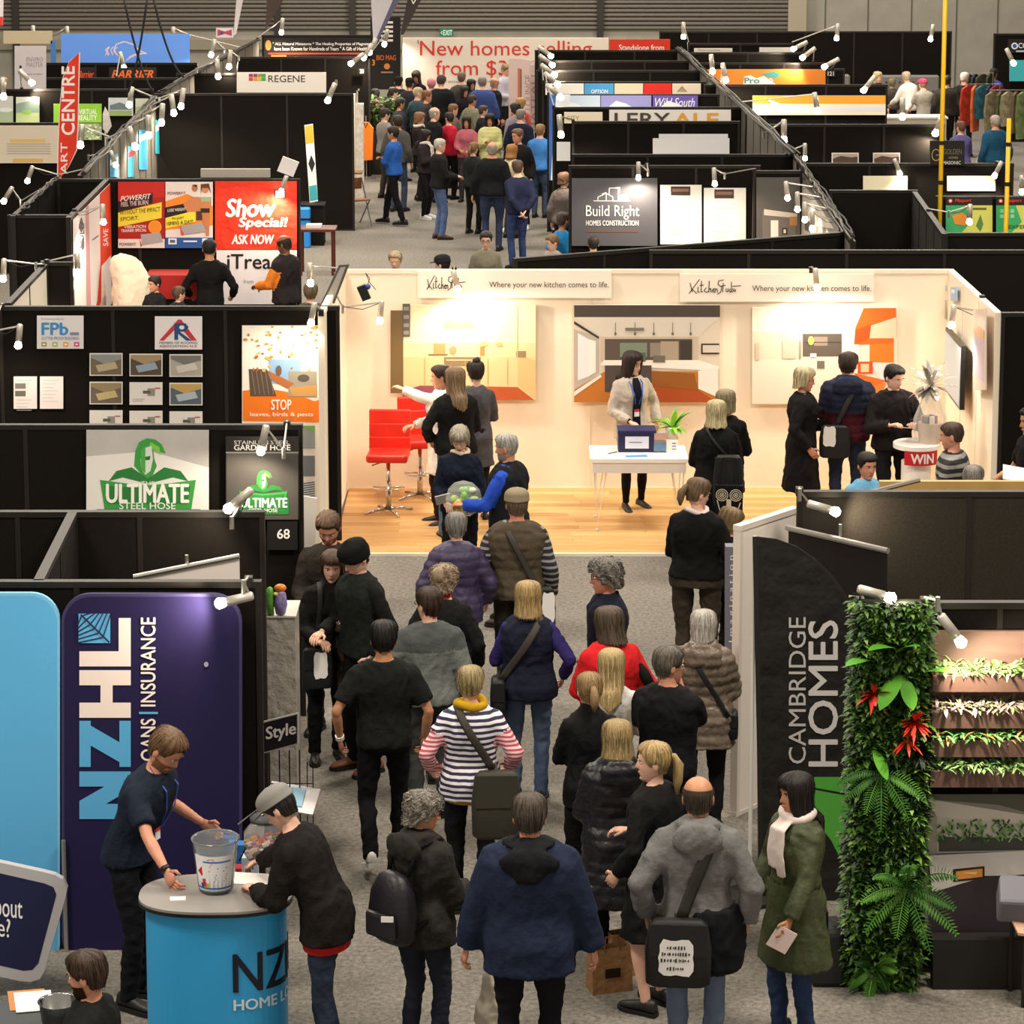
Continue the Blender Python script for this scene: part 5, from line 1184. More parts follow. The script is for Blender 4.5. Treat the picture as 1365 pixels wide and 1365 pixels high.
a.r(324,434,430,520,'#f2ece2'); a.p([(324,520),(345,517),(370,519),(395,524),(420,534),(430,530),(430,562),(324,560)],OR,2); a.p([(358,478),(402,478),(400,515),(362,510)],'#8ab0d8',2)
a.p([(332,491),(356,491),(369,527),(334,527)],'#5a4a40',3).p([(356,492),(392,510),(384,517),(362,505)],'#b06a38',4).c(372,493,4,7,'#6a5648',5).r(385,494,423,528,'#9a9484',3).p([(386,515),(422,512),(422,527),(390,527)],'#c89858',4).c(405,503,8,5,'#55504a',4)
for k_ in range(5): a.line([(336+6*k_,493),(341+6*k_,525)],1,'#8a7a6a',4)
for k_ in range(46): x=R5.uniform(325,428); y=434+R5.random()**1.6*60; a.c(x,y,R5.uniform(1.2,3.2),R5.uniform(1,2.8),R5.choice(['#e8923a','#d86a28','#f0b058','#c85a24','#b8a040']),3,6)
a.t('STOP',362,531,389,545,'#f8f0e8',bold=.03,l=5); a.t('leaves, birds & pests',334,548,418,555,'#f8f0e8',bold=.02,l=5)
a.p([(395,566),(420,566),(420,596),(385,596)],'#8a8f90',2).p([(402,566),(420,566),(420,576)],'#6fa050',3).r(385,606,420,633,'#6a6e74',2).r(385,643,420,670,'#c8ccd0',2)
for k_ in range(8): a.line([(385,646+3*k_),(420,641+3*k_)],1.2,'#2a2a2c',3)
for k_ in range(10): a.r(402,674+4*k_,421,675+4*k_,'#b0aaa4',2)
a.done()
# ---------------------------------------------------------------- fitness stand
p5=Fr(Y5)
a=Art('fitness_poster','red fitness poster with yellow slogan band and grey exercise step','poster',p5,(158,242,220,330),M('#a82018',.6),th=.006)
a.p([(158,242),(220,242),(220,262),(158,270)],'#c02a20',1).p([(158,268),(204,256),(204,270),(158,283)],'#241414',2).p([(158,283),(216,269),(216,290),(158,302)],'#e6d83c',2).c(207,302,9,9,'#f0a030',3).c(207,302,7.5,7.5,'#e8902c',4).r(158,318,220,330,'#e4dcd8',1).p([(188,312),(214,309),(218,322),(190,327)],'#a8a4a4',3).p([(186,316),(190,327),(188,329)],'#c83830',3)
a.t('POWERFIT',161,261,202,268,'#f2e8e4',bold=.03,shear=.3,skew=3.5,l=4); a.t('FEEL THE BURN',162,269,198,275,'#e0d0c8',bold=.01,skew=3,l=4); a.t('WITHOUT THE IMPACT',160,280,214,286,'#6a6414',bold=.01,skew=5,l=4); a.t('SPORT.',161,289,186,294,'#6a6414',bold=.01,skew=2,l=4)
a.t('VIBRATION',166,300,195,304,'#f4e4e0',bold=.03,skew=1,l=4); a.t('TRAINER SPECIAL',162,305,196,309,'#f4e4e0',bold=.03,skew=1,l=4); a.t('POWERFIT',160,323,182,327,'#3a3434',bold=.02,l=4); a.done()
a=Art('fitness_poster','white and orange fitness poster with two athletes and a blue foot band','poster',p5,(221,242,284,330),M('#e6ded8',.6),th=.006)
a.p([(221,268),(250,258),(284,274),(284,300),(221,306)],'#ee8a2c',1).p([(221,276),(250,270),(252,282),(221,290)],'#241f1e',3).p([(221,290),(261,280),(261,295),(221,304)],'#eee040',3).r(221,316,284,330,'#2a5aa0',2)
a.p([(245,272),(255,262),(266,262),(270,276),(266,282),(250,282)],'#c88258',3).c(260,250,4,5,'#b87850',3).p([(256,246),(264,246),(262,249)],'#3a2a20',4).c(274,251,4.5,6,'#c88a60',4).p([(268,245),(279,244),(282,258),(278,250),(270,250),(268,258)],'#6a3a20',5).p([(267,262),(282,262),(282,276),(279,280),(268,280)],'#c88258',4).r(268,262,281,268,'#9ab890',5).r(268,277,280,283,'#2a2426',5).p([(269,283),(280,283),(279,314),(275,314),(272,295)],'#c07a50',4).r(262,281,270,293,'#4a3430',2)
a.p([(242,300),(270,296),(276,308),(246,312)],'#a6a2a2',6).p([(240,300),(246,312),(242,313)],'#c85048',6)
a.t('POWERFIT',224,255,248,259,'#7a3438',bold=.02,l=4); a.t('LOSE WEIGHT',224,278,248,282,'#f0e8e0',bold=.02,skew=2,l=5); a.t('IN JUST',230,289,246,293,'#3a3820',bold=.02,skew=1,l=5); a.t('10MINS A DAY!',223,295,258,300,'#3a3820',bold=.02,skew=3,l=5)
a.r(225,317,236,325,'#e8eef4',3); a.r(227,319,234,323,'#5a6a80',4); a.r(245,320,263,322,'#e8eef4',3); a.r(270,317,277,325,'#e8eef4',3); a.done()
a=Art('special_banner','large red banner with white slanted show special lettering','banner',p5,(287,241,396,332),M('#e2351e',.55,bump=.5,bscale=3,name='creased_vinyl'),th=.006)
a.t('Show',301,264,368,289,'#fbeee8',bold=.07,shear=.15); a.t('Special!',318,289,384,306,'#fbeee8',bold=.07,shear=.15); a.t('ASK NOW',309,312,366,325,'#fbeee8',bold=.06,shear=.2); a.r(366,252,381,264,'#3a2420',2); a.r(367.5,253.5,379.5,262.5,'#f4e4dc',3); a.done()
a=Art('treadmill_sign','white sign with black lettering below the red show special banner','sign',p5,(289,333,396,405),M('#e6e2e6',.6),th=.008)
a.t('iTread',303,338,375,358,'#16141a',bold=.03); a.t('from',325,372,338,377,'#6a666c'); a.done()
# depth banner red/white
xw=P(120,262,2.4)[0]; q1=P(94,290,2.4); q2=P(146,238,2.4); ang=math.degrees(math.atan2(q2[1]-q1[1],q2[0]-q1[0]))
dp=Pl(q1[0],q1[1],ang)
a=Art('side_banner','white and red banner on the side wall left of the fitness posters','banner',dp,(96,238,147,412),M('#ece4e2',.6),th=.006,off=.012,poly=[(96,293),(145.5,244),(147,405),(97,470)])
a.p([(131,259),(145.5,244),(147,340),(121,452),(113,455),(128,400),(132,350)],'#e2401f',1).p([(133,355),(146,340),(147,405),(133,420)],'#ece4e2',2).p([(112,276),(116,272),(120,445),(114,450)],'#d89aa0',2)
a.t('FOLD',103,296,110,330,'#4a4648',bold=.02,rot=90); a.t('SAVE',135,305,142,328,'#f2e8e4',bold=.04,rot=90); a.line([(121,320),(129,314)],1.5,'#5a5658'); a.c(106,300,2,10,'#6a6668',2); a.c(108,325,2,8,'#4a4648',3); a.done()
# white fabric bag shape & red board on the floor of that stand
X,Y=P(186,420,0.6); Yc=Y5-1.2; xx,zz=at(176,405,Yc)
g=G(); g.lathe([(.001,.7),(.25,.7),(.27,1.0),(.26,1.25),(.23,1.42),(.16,1.55),(.001,1.60)],20,sy=.6)
root=empty('covered_stand',(xx,Yc,0),0,'cream cloth thrown over a stand in front of the fitness posters','cloth'); g.v=[(x-.35*max(0,z-1.25)+.02*math.sin(9*math.atan2(y,x)),y+.02*math.cos(11*math.atan2(y,x)),z) for x,y,z in g.v]
pend('cloth',g,root,.03,[M('#e8dcc4',.8,bump=.3,bscale=9,name='cream_cloth')],cloth_post('top',1.,0,.012,None,None,3))
g=G(); g.mat(RAIL); g.tube([(0,0,0),(0,0,.95)],.03,8); g.box(-.3,-.2,0,.3,.2,.03); g.build('post',root)
Yc=Y5-.58
a=Art('red_counter','red fronted counter behind the man in the black jumper','counter',Fr(Yc),(200,359,292,390),M('#a01c16',.5),th=.5,off=0); a.done()
x0,z0=at(200,358,Yc); x1,z1=at(292,358,Yc); g=G(); g.mat(M('#4a4440',.5)); g.box(0,-.52,0,x1-x0,.02,.03); o=g.build('counter_top',a.root); o.matrix_world=Matrix.Translation((x0,Yc,z0))
for zz_ in (): pass
g=G(); g.mat(M('#7a1612')); 
# ---------------------------------------------------------------- far left signs
def board(name,lab,cat,Y,rect,col,th=.02,off=.03,emit=0,group=None): return Art(name,lab,cat,Fr(Y),rect,M(col,.6,emit=emit) if isinstance(col,str) else col,th=th,off=off,group=group)
a=board('shell_sign','wide pale blue lit sign with white shell outline','sign',Yof(84)+.5,(82,45,253,84),'#5d8ad4',emit=.35)
a.line([(145,74),(141,66),(146,62),(141,74)],1.2,'#f4dce8'); 
for dx in (0,5,10): a.line([(146+dx,73),(143+dx,66),(147+dx,62)],1.4,'#f4dce8')
a.line([(160,76),(152,68),(155,59),(166,55),(178,59),(186,67),(196,71),(185,71),(175,76),(169,80)],1.6,'#f4e4ee'); a.line([(172,76),(180,72),(190,72)],1.4,'#f4dce8'); a.done()
a=board('blue_return','narrow blue edge panel left of the pale blue shell sign','sign',Yof(84)+.4,(68,54,75,102),'#4a8ad0'); [a.c(71.5,85+6*i,1,1.2,'#e0ecf6') for i in range(3)]; a.done()
a=board('cream_panel','cream header panel at the far left end','sign',Yof(84)+.4,(5,41,70,58),'#d8c8a8'); a.done()
a=board('cleaning_banner','pale pull-up banner with grey lettering at far left','banner',Yof(104)-.2,(20,61,62,118),'#cfc6ca'); a.t('ENVIRO',36,76,58,82,'#8a868c'); a.t('MASTER',36,83,58,89,'#8a868c'); a.c(28,89,1.6,2.5,'#2a2a30',2); a.t('Your space is our place',25,97,57,100,'#5a565c'); a.done()
g=G(); g.mat(M('#c8a8a0',.6)); 
a=board('script_sign','dark sign with glowing orange script lettering, right one','sign',Yof(104)+.3,(146,90,209,104),'#1e1712'); a.t('BARRIER',149,93,205,104,'#f0702c',bold=.06,shear=.3); a.done()
a=board('script_sign','dark sign with orange script lettering, partly behind the feather flag','sign',Yof(104)+.3,(82,90,128,104),'#1e1712'); a.t('Barrier',105,94,126,103,'#e0502a',bold=.04,shear=.3); a.done()
p7=Yof(119)
a=board('landscape_poster','landscape photo poster of a lake, leftmost on its wall','poster',p7,(-10,128,18,163),'#c8c8c0'); a.r(-10,146,18,163,'#a8b89a'); a.c(8,146,10,3,'#d8e0e0',2); a.done()
a=board('landscape_poster','landscape photo poster with green field left of the red feather flag','poster',p7,(22,129,53,163),'#dcdcd4'); a.p([(22,138),(40,134),(53,139),(53,150),(22,150)],'#8fa498').r(22,150,53,163,'#c0d098').c(36,149,7,3,'#8fc05a',2); a.done()
a=board('green_sign','lime green sign with white capital lettering over a garden photo','sign',p7,(72,138,136,163),'#8cc63c'); a.t('VIRTUAL',106,145,130,152,'#f0f6e4',bold=.03); a.t('REALITY',104,153,130,160,'#f0f6e4',bold=.03); a.done()
a=board('garden_photo','foliage photo poster directly under the lime green sign','poster',p7,(100,164,136,186),'#8a9a78'); R6=random.Random(6); [a.c(R6.uniform(101,135),R6.uniform(165,185),2,1.5,R6.choice(['#a8b890','#6a7a58','#d0d4c0']),2,6) for _ in range(40)]; a.done()
a=board('landscape_poster','bridge photo poster just right of the lime green sign','poster',p7,(145,130,178,154),'#c4ccd0'); a.p([(147,140),(160,136),(176,142),(176,146),(147,146)],'#6a7a80').r(146,147,176,154,'#8fa468'); a.done()
a=board('landscape_poster','pale hillside photo poster at the right end of its wall','poster',p7,(181,131,198,152),'#c8ccb8'); a.r(181,142,198,152,'#b0b890'); a.done()
a=board('notice_board','cream notice board with fine print and two yellow strips','sign',Yof(164),(-10,167,78,217),'#e8dcc8'); a.r(14,185,61,189,'#ecc878').r(18,211,58,216,'#e8b868'); [a.r(10,191+3.2*i,68,192+3.2*i,'#b4a898') for i in range(5)]; a.done()
# feather flags
def feather(lab,Y,pts,col,edge,txts=(),pole=None,extra=None,name='feather_flag',poleh=None):
    xs_=[p[0] for p in pts]; ys_=[p[1] for p in pts]
    a=Art(name,lab,'flag',Fr(Y),(min(xs_),min(ys_),max(xs_),max(ys_)),M(edge,.7),th=.008,off=0,poly=pts,part='sail_edge')
    cx,cy=sum(xs_)/len(xs_),sum(ys_)/len(ys_); a.p([(cx+(x-cx)*.90,cy+(y-cy)*.985) for x,y in pts],M(col,.7,bump=.5,bscale=4,name='flag_cloth'),1)
    if extra: extra(a)
    for t in txts: a.t(*t[:5],t[5],bold=t[6],rot=90,l=4)
    a.done()
    if pole:
        px,py0,py1=pole; u,v=a.L(px,py0); g=G(); g.mat(M('#d8d4cc',.4)); g.tube([(u,.02,v),(u,.02,-a.v0)],.014,8); g.build('pole',a.root); g=G(); g.mat(M('#2a2826')); g.lathe([(.001,0),(.2,0),(.2,.03),(.001,.04)],14,o=(u,.02,-a.v0)); g.build('base',a.root)
    return a
feather('red feather flag with white upright lettering at upper left',P(90,260,.0)[1]-15,[(76,236),(77,190),(79,145),(83,105),(92,82),(107,69),(106,110),(105,165),(103,200),(92,222),(80,238)],'#e0361f','#e8d8d4',(('CENTRE',82,88,100,180,'#f6ece8',.05),('ART',81,190,90,232,'#f6ece8',.03)),pole=(80,236,300))
feather('small white feather sail near the cable run at upper left',Yof(164)-.3,[(137,172),(137,152),(140,142),(145,150),(149,168),(143,178)],'#f0eae4','#d8d0c8',pole=(140,172,0),name='white_sail')
# posters on the grey cross partition (upper left)
q1=P(109,234,2.4); q2=P(207,128,2.4); ang=math.degrees(math.atan2(q2[1]-q1[1],q2[0]-q1[0])); dq=Pl(q1[0],q1[1],ang)
for i,(x0,y0,x1,y1,c,t) in enumerate(((145,205,156,236,'#4a9ac8','lowest'),(169,195,177,236,'#3aa8c8','second'),(184,173,195,226,'#3a9ad8','tall middle'),(206,160,213,205,'#38b0c8','farthest'))):
    a=Art('hanging_banner','%s blue hanging banner on the grey cross partition at upper left'%t,'banner',dq,(x0,y0,x1,y1),M(c,.6),th=.006,off=.012); a.p([(x0,y0+8),(x1,y0+3),(x1,y0+12),(x0,y0+16)],'#e8ecf0' if i!=1 else '#c83a48'); a.done()
# white company name sign, number sign, health sign
a=board('company_sign','white sign with a coloured block logo and thin capital lettering','sign',Yof(125)+1.4,(316,96,435,123),'#f4ece2')
for i,(x,y,c) in enumerate(((332,98,'#b03a68'),(338,98,'#b04060'),(344,98,'#98a040'),(349,98,'#58a848'),(332,103,'#c85050'),(338,103,'#e0a040'),(344,103,'#d8c050'),(349,103,'#48a870'))): a.r(x,y,x+5.5,y+4.5,c)
a.t('REGENE',358,100,407,109,'#3a3634',bold=-.0); a.done()
a=board('stand_number','tiny white stand number on the black wall left of the aisle','sign',Yof(76)-.15,(478,91,486,98),'#15120f'); a.t('20',480,92,485,97.5,'#f0ece8',bold=.03); a.done()
a=board('health_sign','black sign with white and orange lettering below two lamps','sign',Yof(47)-.1,(352,50,494,80),'#1a1210',th=.04)
a.t('" ALL Natural Miniatures * The Healing Properties of Magnets',364,56,492,61,'#fbf2ec',bold=.02); a.t('have been Known for Hundreds of Years " A Gift of Health',366,62,490,67,'#fbf2ec',bold=.02); a.r(358,70,490,72,'#c84a24'); a.c(358,60,4,7,'#e08a48',2); a.r(362,73,382,79,'#e88a48'); a.r(386,75,400,79,'#d8d0a0')
for k_ in range(14): a.r(404+5.5*k_,76,407+5.5*k_,80,'#e0682c')
a.done()
a=board('health_poster','black poster with orange lettering and white lines at the aisle end','poster',Yof(47)-1.5,(494,22,534,119),'#1a1410',th=.04)
for i in range(5): a.r(510-2*i+4,28+6*i,524,31+6*i,'#f6eee8',2)
a.t('BIO MAG',502,73,528,80,'#e06a2c',bold=.03); a.t('3',496,79,500,87,'#f0a040',bold=.05); a.c(516,88,4,4,'#e88a38'); a.r(508,95,524,97,'#a08a80'); a.t('magnetic',522,8,533,12,'#c83028',bold=.02); a.done()
# selling banner
Yb=Yof(50)
a=board('homes_banner','huge white banner with red New homes selling lettering','banner',Yb,(537,50,811,190),'#ece0d2',th=.05)
RD='#d83a2c'
a.t('New homes selling',560,54,789,80,RD,bold=.005); a.t('from $399k',581,80,722,103,RD,bold=.005); a.t('Prestige developments',590,106,668,111,'#8a8480'); a.line([(557,53),(558,58)],1.2,'#3a3430'); a.done()
a=board('red_sign','red end panel with white lettering right of the white selling banner','sign',Yb,(812,52,893,72),'#d8341c',th=.05); a.t('Standalone from',825,59,885,67,'#f6e8e4',bold=.03); a.done()
root=empty('planter_hedge',(at(508,112,Yof(60))[0],Yof(60)-2.5,0),0,'clipped green hedge in a planter at the end of the aisle','plant')
g=G(); g.mat(M('#2a2622')); g.box(-.5,-.2,0,.5,.2,.9); g.build('planter',root); R2=random.Random(2); g=G()
for i in range(900): g.mat(M(R2.choice(['#3a5a20','#4f7a2c','#2c4618','#688c3a']),.6)); a_=R2.random()*6.28; leaf(g,(R2.uniform(-.55,.55),R2.uniform(-.25,.15),R2.uniform(.85,1.55)),(math.cos(a_),math.sin(a_)-.3,R2.uniform(-.2,1)),.12,.03,.4,3)
o=g.build('foliage',root); o['kind']='stuff'
# curved pull-up banners
for (x0,x1,y0,y1,lab) in ((678,722,78,82,'left pale pink pull-up banner with curved top and thin orange stripe'),(706,728,86,92,'right pale pull-up banner with curved top and wide orange stripe')):
    Y=P(700,205,0)[1]+(0 if x0<700 else -1.2); pts=[(x0,215),(x0,y0),(x0+(x1-x0)*.35,y0-.5),(x0+(x1-x0)*.7,y0+3),(x1,y0+9),(x1,215)]
    a=Art('curved_banner',lab,'banner',Fr(Y),(x0,y0-1,x1,215),M('#e8cfc8',.6),th=.02,off=0,poly=pts); 
    o_=12 if x0<700 else 14; a.r(x0+o_,y0+13,x0+o_+3.5,205,'#d87a58').r(x0+o_+3.5,y0+14,x0+o_+5.5,200,'#6a7a68',2); a.t('RESCUE LOUNGE' if x0<700 else 'CHATEAU',x0+(22 if x0<700 else 2),100,x0+(30 if x0<700 else 8),190,'#b88a90',rot=90); a.done()
a=Art('blue_banner','tall blue and white pull-up banner at the right edge of the aisle','banner',Fr(Yof(126)-.6),(732,126,760,240),M('#e8ecf2',.5),th=.02,off=0); a.p([(732,126),(741,126),(738,180),(734,240),(732,240)],'#3a6ab8').r(742,210,748,232,'#d08a90',1); a.done()
a=board('white_sheet','white lit sheet hanging at the aisle end of the builder block','paper',Yof(150),(742,189,760,214),'#f2f2f4'); a.done()
# ---------------------------------------------------------------- right middle signs
pb=Yof(221)
a=board('builder_sign','grey builder sign with a white skyline logo and lettering','sign',pb,(762,237,876,327),'#57565c',th=.02)
a.line([(791,267),(840,267)],.9,'#f2f0ee'); 
for st in ([(797,266),(797,262),(808,257),(817,262),(817,266)],[(812,258),(812,250),(824,250),(824,263),(824,266)],[(817,250),(826,249),(826,257)],[(802,258),(808,256),(808,266)]): a.line(st,1.0,'#f2f0ee')
a.p([(825,260),(838,256),(838,265),(825,265)],'#f2f0ee',2)
a.t('Build Right',781,273,852,292,'#f6f4f2',bold=.0); a.t('HOMES CONSTRUCTION',781,293,851,300,'#f2f0ee',bold=.035,spacing=1.05); a.r(782,307,850,308.5,'#8a4a48'); a.done()
for i,(x0,x1,y0,y1,lab) in enumerate(((880,935,246,325,'left tall white lit plan poster beside the builder sign'),(938,994,250,325,'right tall white lit plan poster beside the builder sign'))):
    a=board('plan_poster',lab,'poster',pb,(x0,y0,x1,y1),'#f2eee6',th=.01); a.r(x0+14,y0+2,x0+40,y0+14,'#4a3430').r(x0+16,y0+5,x0+38,y0+9,'#8a6a58',2); [a.r(x0+10,y0+26+8*k_,x0+38-3*(k_%3),y0+27+8*k_,'#c8c0b0') for k_ in range(6)]; a.done()
q1=P(1140,322,2.4); q2=P(1062,206,2.4); ang=math.degrees(math.atan2(q2[1]-q1[1],q2[0]-q1[0]))
dr=Pl(q1[0],q1[1],ang+180)
a=Art('house_mural','printed mural of a grey lounge on the cross partition right of the builder sign','mural',dr,(1012,240,1130,330),M('#5e5a57',.7),th=.006,off=.066,poly=[(1068,226),(1068,314),(1126,310),(1126,304)]); a.p([(1066,262),(1100,285),(1100,330),(1066,330)],'#8a8078').p([(1068,275),(1076,280),(1076,325),(1068,325)],'#e8e0d4',2).p([(1080,285),(1087,290),(1087,310),(1080,306)],'#2c2824',2); a.p([(1068,234),(1092,262),(1120,305),(1090,300),(1068,270)],'#b8aea4',2); a.done()
fw(1006,1068,228,'short return partition beside the lounge print')
pm=board('lounge_print','printed photo of a grey lounge with framed pictures, right of the plan posters','print',Yof(228),(1008,236,1066,322),'#55514e',th=.02)
pm.p([(1016,280),(1060,287),(1060,322),(1016,322)],'#6a625c').r(1027,293,1037,320,'#e0d8cc',2).p([(1018,278),(1062,284),(1062,290),(1018,286)],'#c8bcae',3).r(1042,303,1049,312,'#2c2824',3).r(1044,305,1047,310,'#d8d0c4',4).r(1052,288,1062,300,'#a8764a',3); pm.done()
a=board('white_board','wide bright blank white board above the builder stand','sign',Yof(162),(870,184,972,213),'#f4f4f8'); a.r(878,178,970,184,'#eef0f6'); a.done()
a=board('letter_sign','white sign with cut-off grey and yellow capital letters','sign',Yof(143),(812,146,974,168),'#efe9e4'); a.t('LERY',819,150,893,168,'#4a4440',bold=.04); a.t('ALE',897,150,958,168,'#e8a840',bold=.05); a.done()
a=board('city_sign','cream sign with thin serif lettering at the left of the letter sign','sign',Yof(143),(752,149,803,164),'#f2e6cc'); a.t('CITY',755,154,772,160,'#a88a50'); a.done()
for i,(x0,x1,c,lab) in enumerate(((735,800,'#cfe0f4','pale sky coloured sign, left of three in the sky row'),(801,868,'#9a9ad8','lilac sky sign, middle of three in the sky row'),(870,930,'#6a5ab0','purple sign with white script, right of three in the sky row'))):
    a=board('sky_sign',lab,'sign',Yof(126),(x0,127,x1,144),c); a.p([(x0+8,144),(x0+20,134),(x0+34,138),(x0+44,144)],'#f0f4fa',1)
    if i==2: a.t('Wild South',873,130,926,142,'#f2f0fa',bold=.01,shear=.3)
    a.done()
for i,(x0,x1,c,lab) in enumerate(((727,778,'#f6f0ea','white board with red letters, first of the coloured strip'),(779,818,'#4aa0dc','sky blue board of the coloured strip'),(819,857,'#e4d2b8','beige board of the coloured strip'),(858,895,'#d82a20','bright red board of the coloured strip'),(896,934,'#e0d4c0','cream board with a small house drawing, last of the coloured strip'))):
    a=board('strip_board',lab,'sign',Yof(109),(x0,111,x1,126),c)
    if i==0: a.t('RE',729,113,741,121,'#d04a40',bold=.02)
    if i==1: a.t('OPTION',788,119,810,124,'#f0f6fa',bold=.03)
    if i==4: a.p([(902,122),(909,114),(916,122)],'#c86a58'); a.r(905,118,913,122,'#8aa878',2)
    a.done()
a=board('cartoon_sign','orange sign with white and teal cartoon lettering','sign',Yof(84),(943,92,1100,112),'#ee8a30'); a.p([(990,112),(992,102),(1000,100),(1008,104),(1018,101),(1034,112)],'#e8ece8',1).p([(1014,98),(1030,95),(1040,98),(1036,104),(1024,102)],'#4a9a98',2); a.t('Pro',992,103,1012,111,'#4a8a98',bold=.06); a.t('mo',1014,104,1030,111,'#e8f0ee',bold=.06); a.done()
a=board('stand_number','tiny white stand number just right of the orange cartoon sign','sign',Yof(92),(1101,94,1113,102),'#15120f'); a.t('121',1103,95,1111,100.5,'#f0ece8',bold=.03); a.done()
a=board('glow_sign','wide white sign with glowing orange upper edge','sign',Yof(113)-.01,(1003,127,1180,153),'#f6ead0'); a.r(1003,127,1180,138,'#f0a838').p([(1020,130),(1045,140),(1110,144),(1178,142),(1178,148),(1040,150)],'#e6e4ee',2); a.done()
a=board('white_header','slim white header board behind the far right partitions','sign',Yof(58)-.1,(1012,63,1058,70),'#f4efe6'); a.done()
a=board('white_header','slim white header board with fine lettering left of the other far header','sign',Yof(58)-.1,(925,64,976,70),'#e0d8cc'); a.r(930,66,960,67.5,'#a8a098'); a.done()
# white tables / counters in far right
for i,(x0,x1,y0,y1,lab) in enumerate(((1048,1147,150,168,'grey topped display counter below the glowing orange sign'),(1150,1264,157,190,'long pale counter where visitors lean at far right'))):
    Y=P(0,y0,.95)[1]; xa,_=at(x0,y0,Y); xb,_=at(x1,y0,Y); root=empty('display_counter',((xa+xb)/2,Y+.3,0),0,lab,'counter'); h_=(xb-xa)/2
    g=G(); g.mat(M('#b8b2a8',.6)); g.box(-h_+.03,-.27,0,h_-.03,.3,.92); g.build('body',root); g=G(); g.mat(M('#d0cac0',.4)); g.box(-h_,-.3,.92,h_,.33,.96); g.build('top',root)
for i,(x0,x1,yy,lab) in enumerate(((1115,1133,99,'small grey buttoned sofa back at the far right stand'),(1172,1252,100,'long grey buttoned sofa behind the leaning visitors'))):
    Y=Yof(60)+1.0 ; Y=63.5; xa,za=at(x0,yy,Y); xb,_=at(x1,yy,Y); root=empty('sofa',((xa+xb)/2,Y,0),0,lab,'sofa'); h_=(xb-xa)/2
    g=G(); g.mat(M('#7c7874',.8)); g.box(-h_,-.08,.35,h_,.08,za); o=g.build('backrest',root); b=o.modifiers.new('b','BEVEL'); b.width=.04
    g=G(); g.mat(M('#7c7874',.8)); g.box(-h_,-.8,.15,h_,-.08,.45); g.build('seat',root); g=G(); g.mat(M('#4a4642'))
    for k_ in range(int(h_*2/.3)): g.ell((-h_+.15+.3*k_,-.085,za-.15),(.025,.012,.025),6,4); g.ell((-h_+.3+.3*k_,-.085,za-.35),(.025,.012,.025),6,4)
    g.build('buttons',root)
for x0,lab in ((1108,'left small landscape photo leaning on the black partition at right'),(1163,'right small landscape photo leaning on the black partition at right')):
    a=board('landscape_photo',lab,'photo',Yof(166),(x0,203,x0+36,219),'#e6ded8',th=.01,off=.06); a.r(x0+1.5,204.5,x0+34.5,217.5,'#b8a8a0').p([(x0+1.5,211),(x0+12,207),(x0+26,209),(x0+34.5,208),(x0+34.5,217.5),(x0+1.5,217.5)],'#54403a',2); a.done()
a=board('gold_sign','black sign with gold ring logo beside the yellow pole','sign',Yof(218)+.0,(1239,187,1285,219),'#191612',th=.02,off=.03); ring=[(1247+5.5*math.cos(t),206+7.5*math.sin(t)) for t in np.linspace(.6,6.0,14)]; a.line(ring,1.1,'#b89a58'); a.line([(1247,206),(1252,206)],1,'#b89a58'); a.t('GOLDEN',1257,198,1281,205,'#7a7260',bold=-.0); a.t('HOMES',1264,208,1276,211,'#a89a70'); a.t('MASONIC',1256,214,1280,218.5,'#e0dcd4',bold=.02); a.done()
for x0,x1,lab in ((1150,1209,'left bright lit white poster near the yellow pole'),(1262,1326,'right bright lit white poster near the yellow pole')):
    a=board('lit_poster',lab,'poster',Yof(218),(x0,234,x1,254),'#f0e8c8'); a.done()
pg=Yof(262)
for i,(x0,x1,lab) in enumerate(((1260,1322,'left green and yellow gardening poster with orange machine'),(1327,1400,'right green and yellow gardening poster at the frame edge'))):
    a=board('garden_poster',lab,'poster',pg,(x0,262,x1,310),'#24201e',th=.02); a.r(x0,273,x1-12 if i==0 else x1,310,'#3fae6c').p([(x0+26,273),(x1,273),(x1,310),(x0+20,310),(x0+34,295)],'#d8d868',2); a.t('Masport',x0+12,264,x0+34,270,'#d83a30',bold=.05,shear=.2); a.c(x0+6,267,3,3,'#d83a30',2).c(x0+6,267,1.8,1.8,'#f0e8e0',3)
    if i==0: a.p([(x0+8,287),(x0+20,282),(x0+30,288),(x0+26,300),(x0+12,298)],'#e8923a',4).p([(x0+40,300),(x0+46,285),(x0+50,298),(x0+46,308)],'#5a8a4a',4).r(x0+36,276,x0+54,279,'#6a6a38',3)
    else: [a.r(x0+5+7*(k_%3),278+7*(k_//3),x0+10+7*(k_%3),283+7*(k_//3),'#8ad8a0',3) for k_ in range(6)]; a.t('EXPERTS',x0+16,299,x0+50,304,'#2a5a38',bold=.03)
    a.done()
a=board('corner_sign','teal sign with white lettering at the top right corner','sign',Yof(45),(1345,80,1400,108),'#3fb8c0'); a.done()
a=board('corner_sign','black sign with white ring logo at the top right corner','sign',Yof(45),(1343,52,1400,70),'#16161c'); a.c(1352,61,4.5,4.5,'#e8ecf0').c(1352,61,2.8,2.8,'#3a5aa0',2); a.t('COM',1357,57,1375,64,'#e8ecf0',bold=.03); a.r(1354,67,1395,69,'#c8ccd0'); a.done()
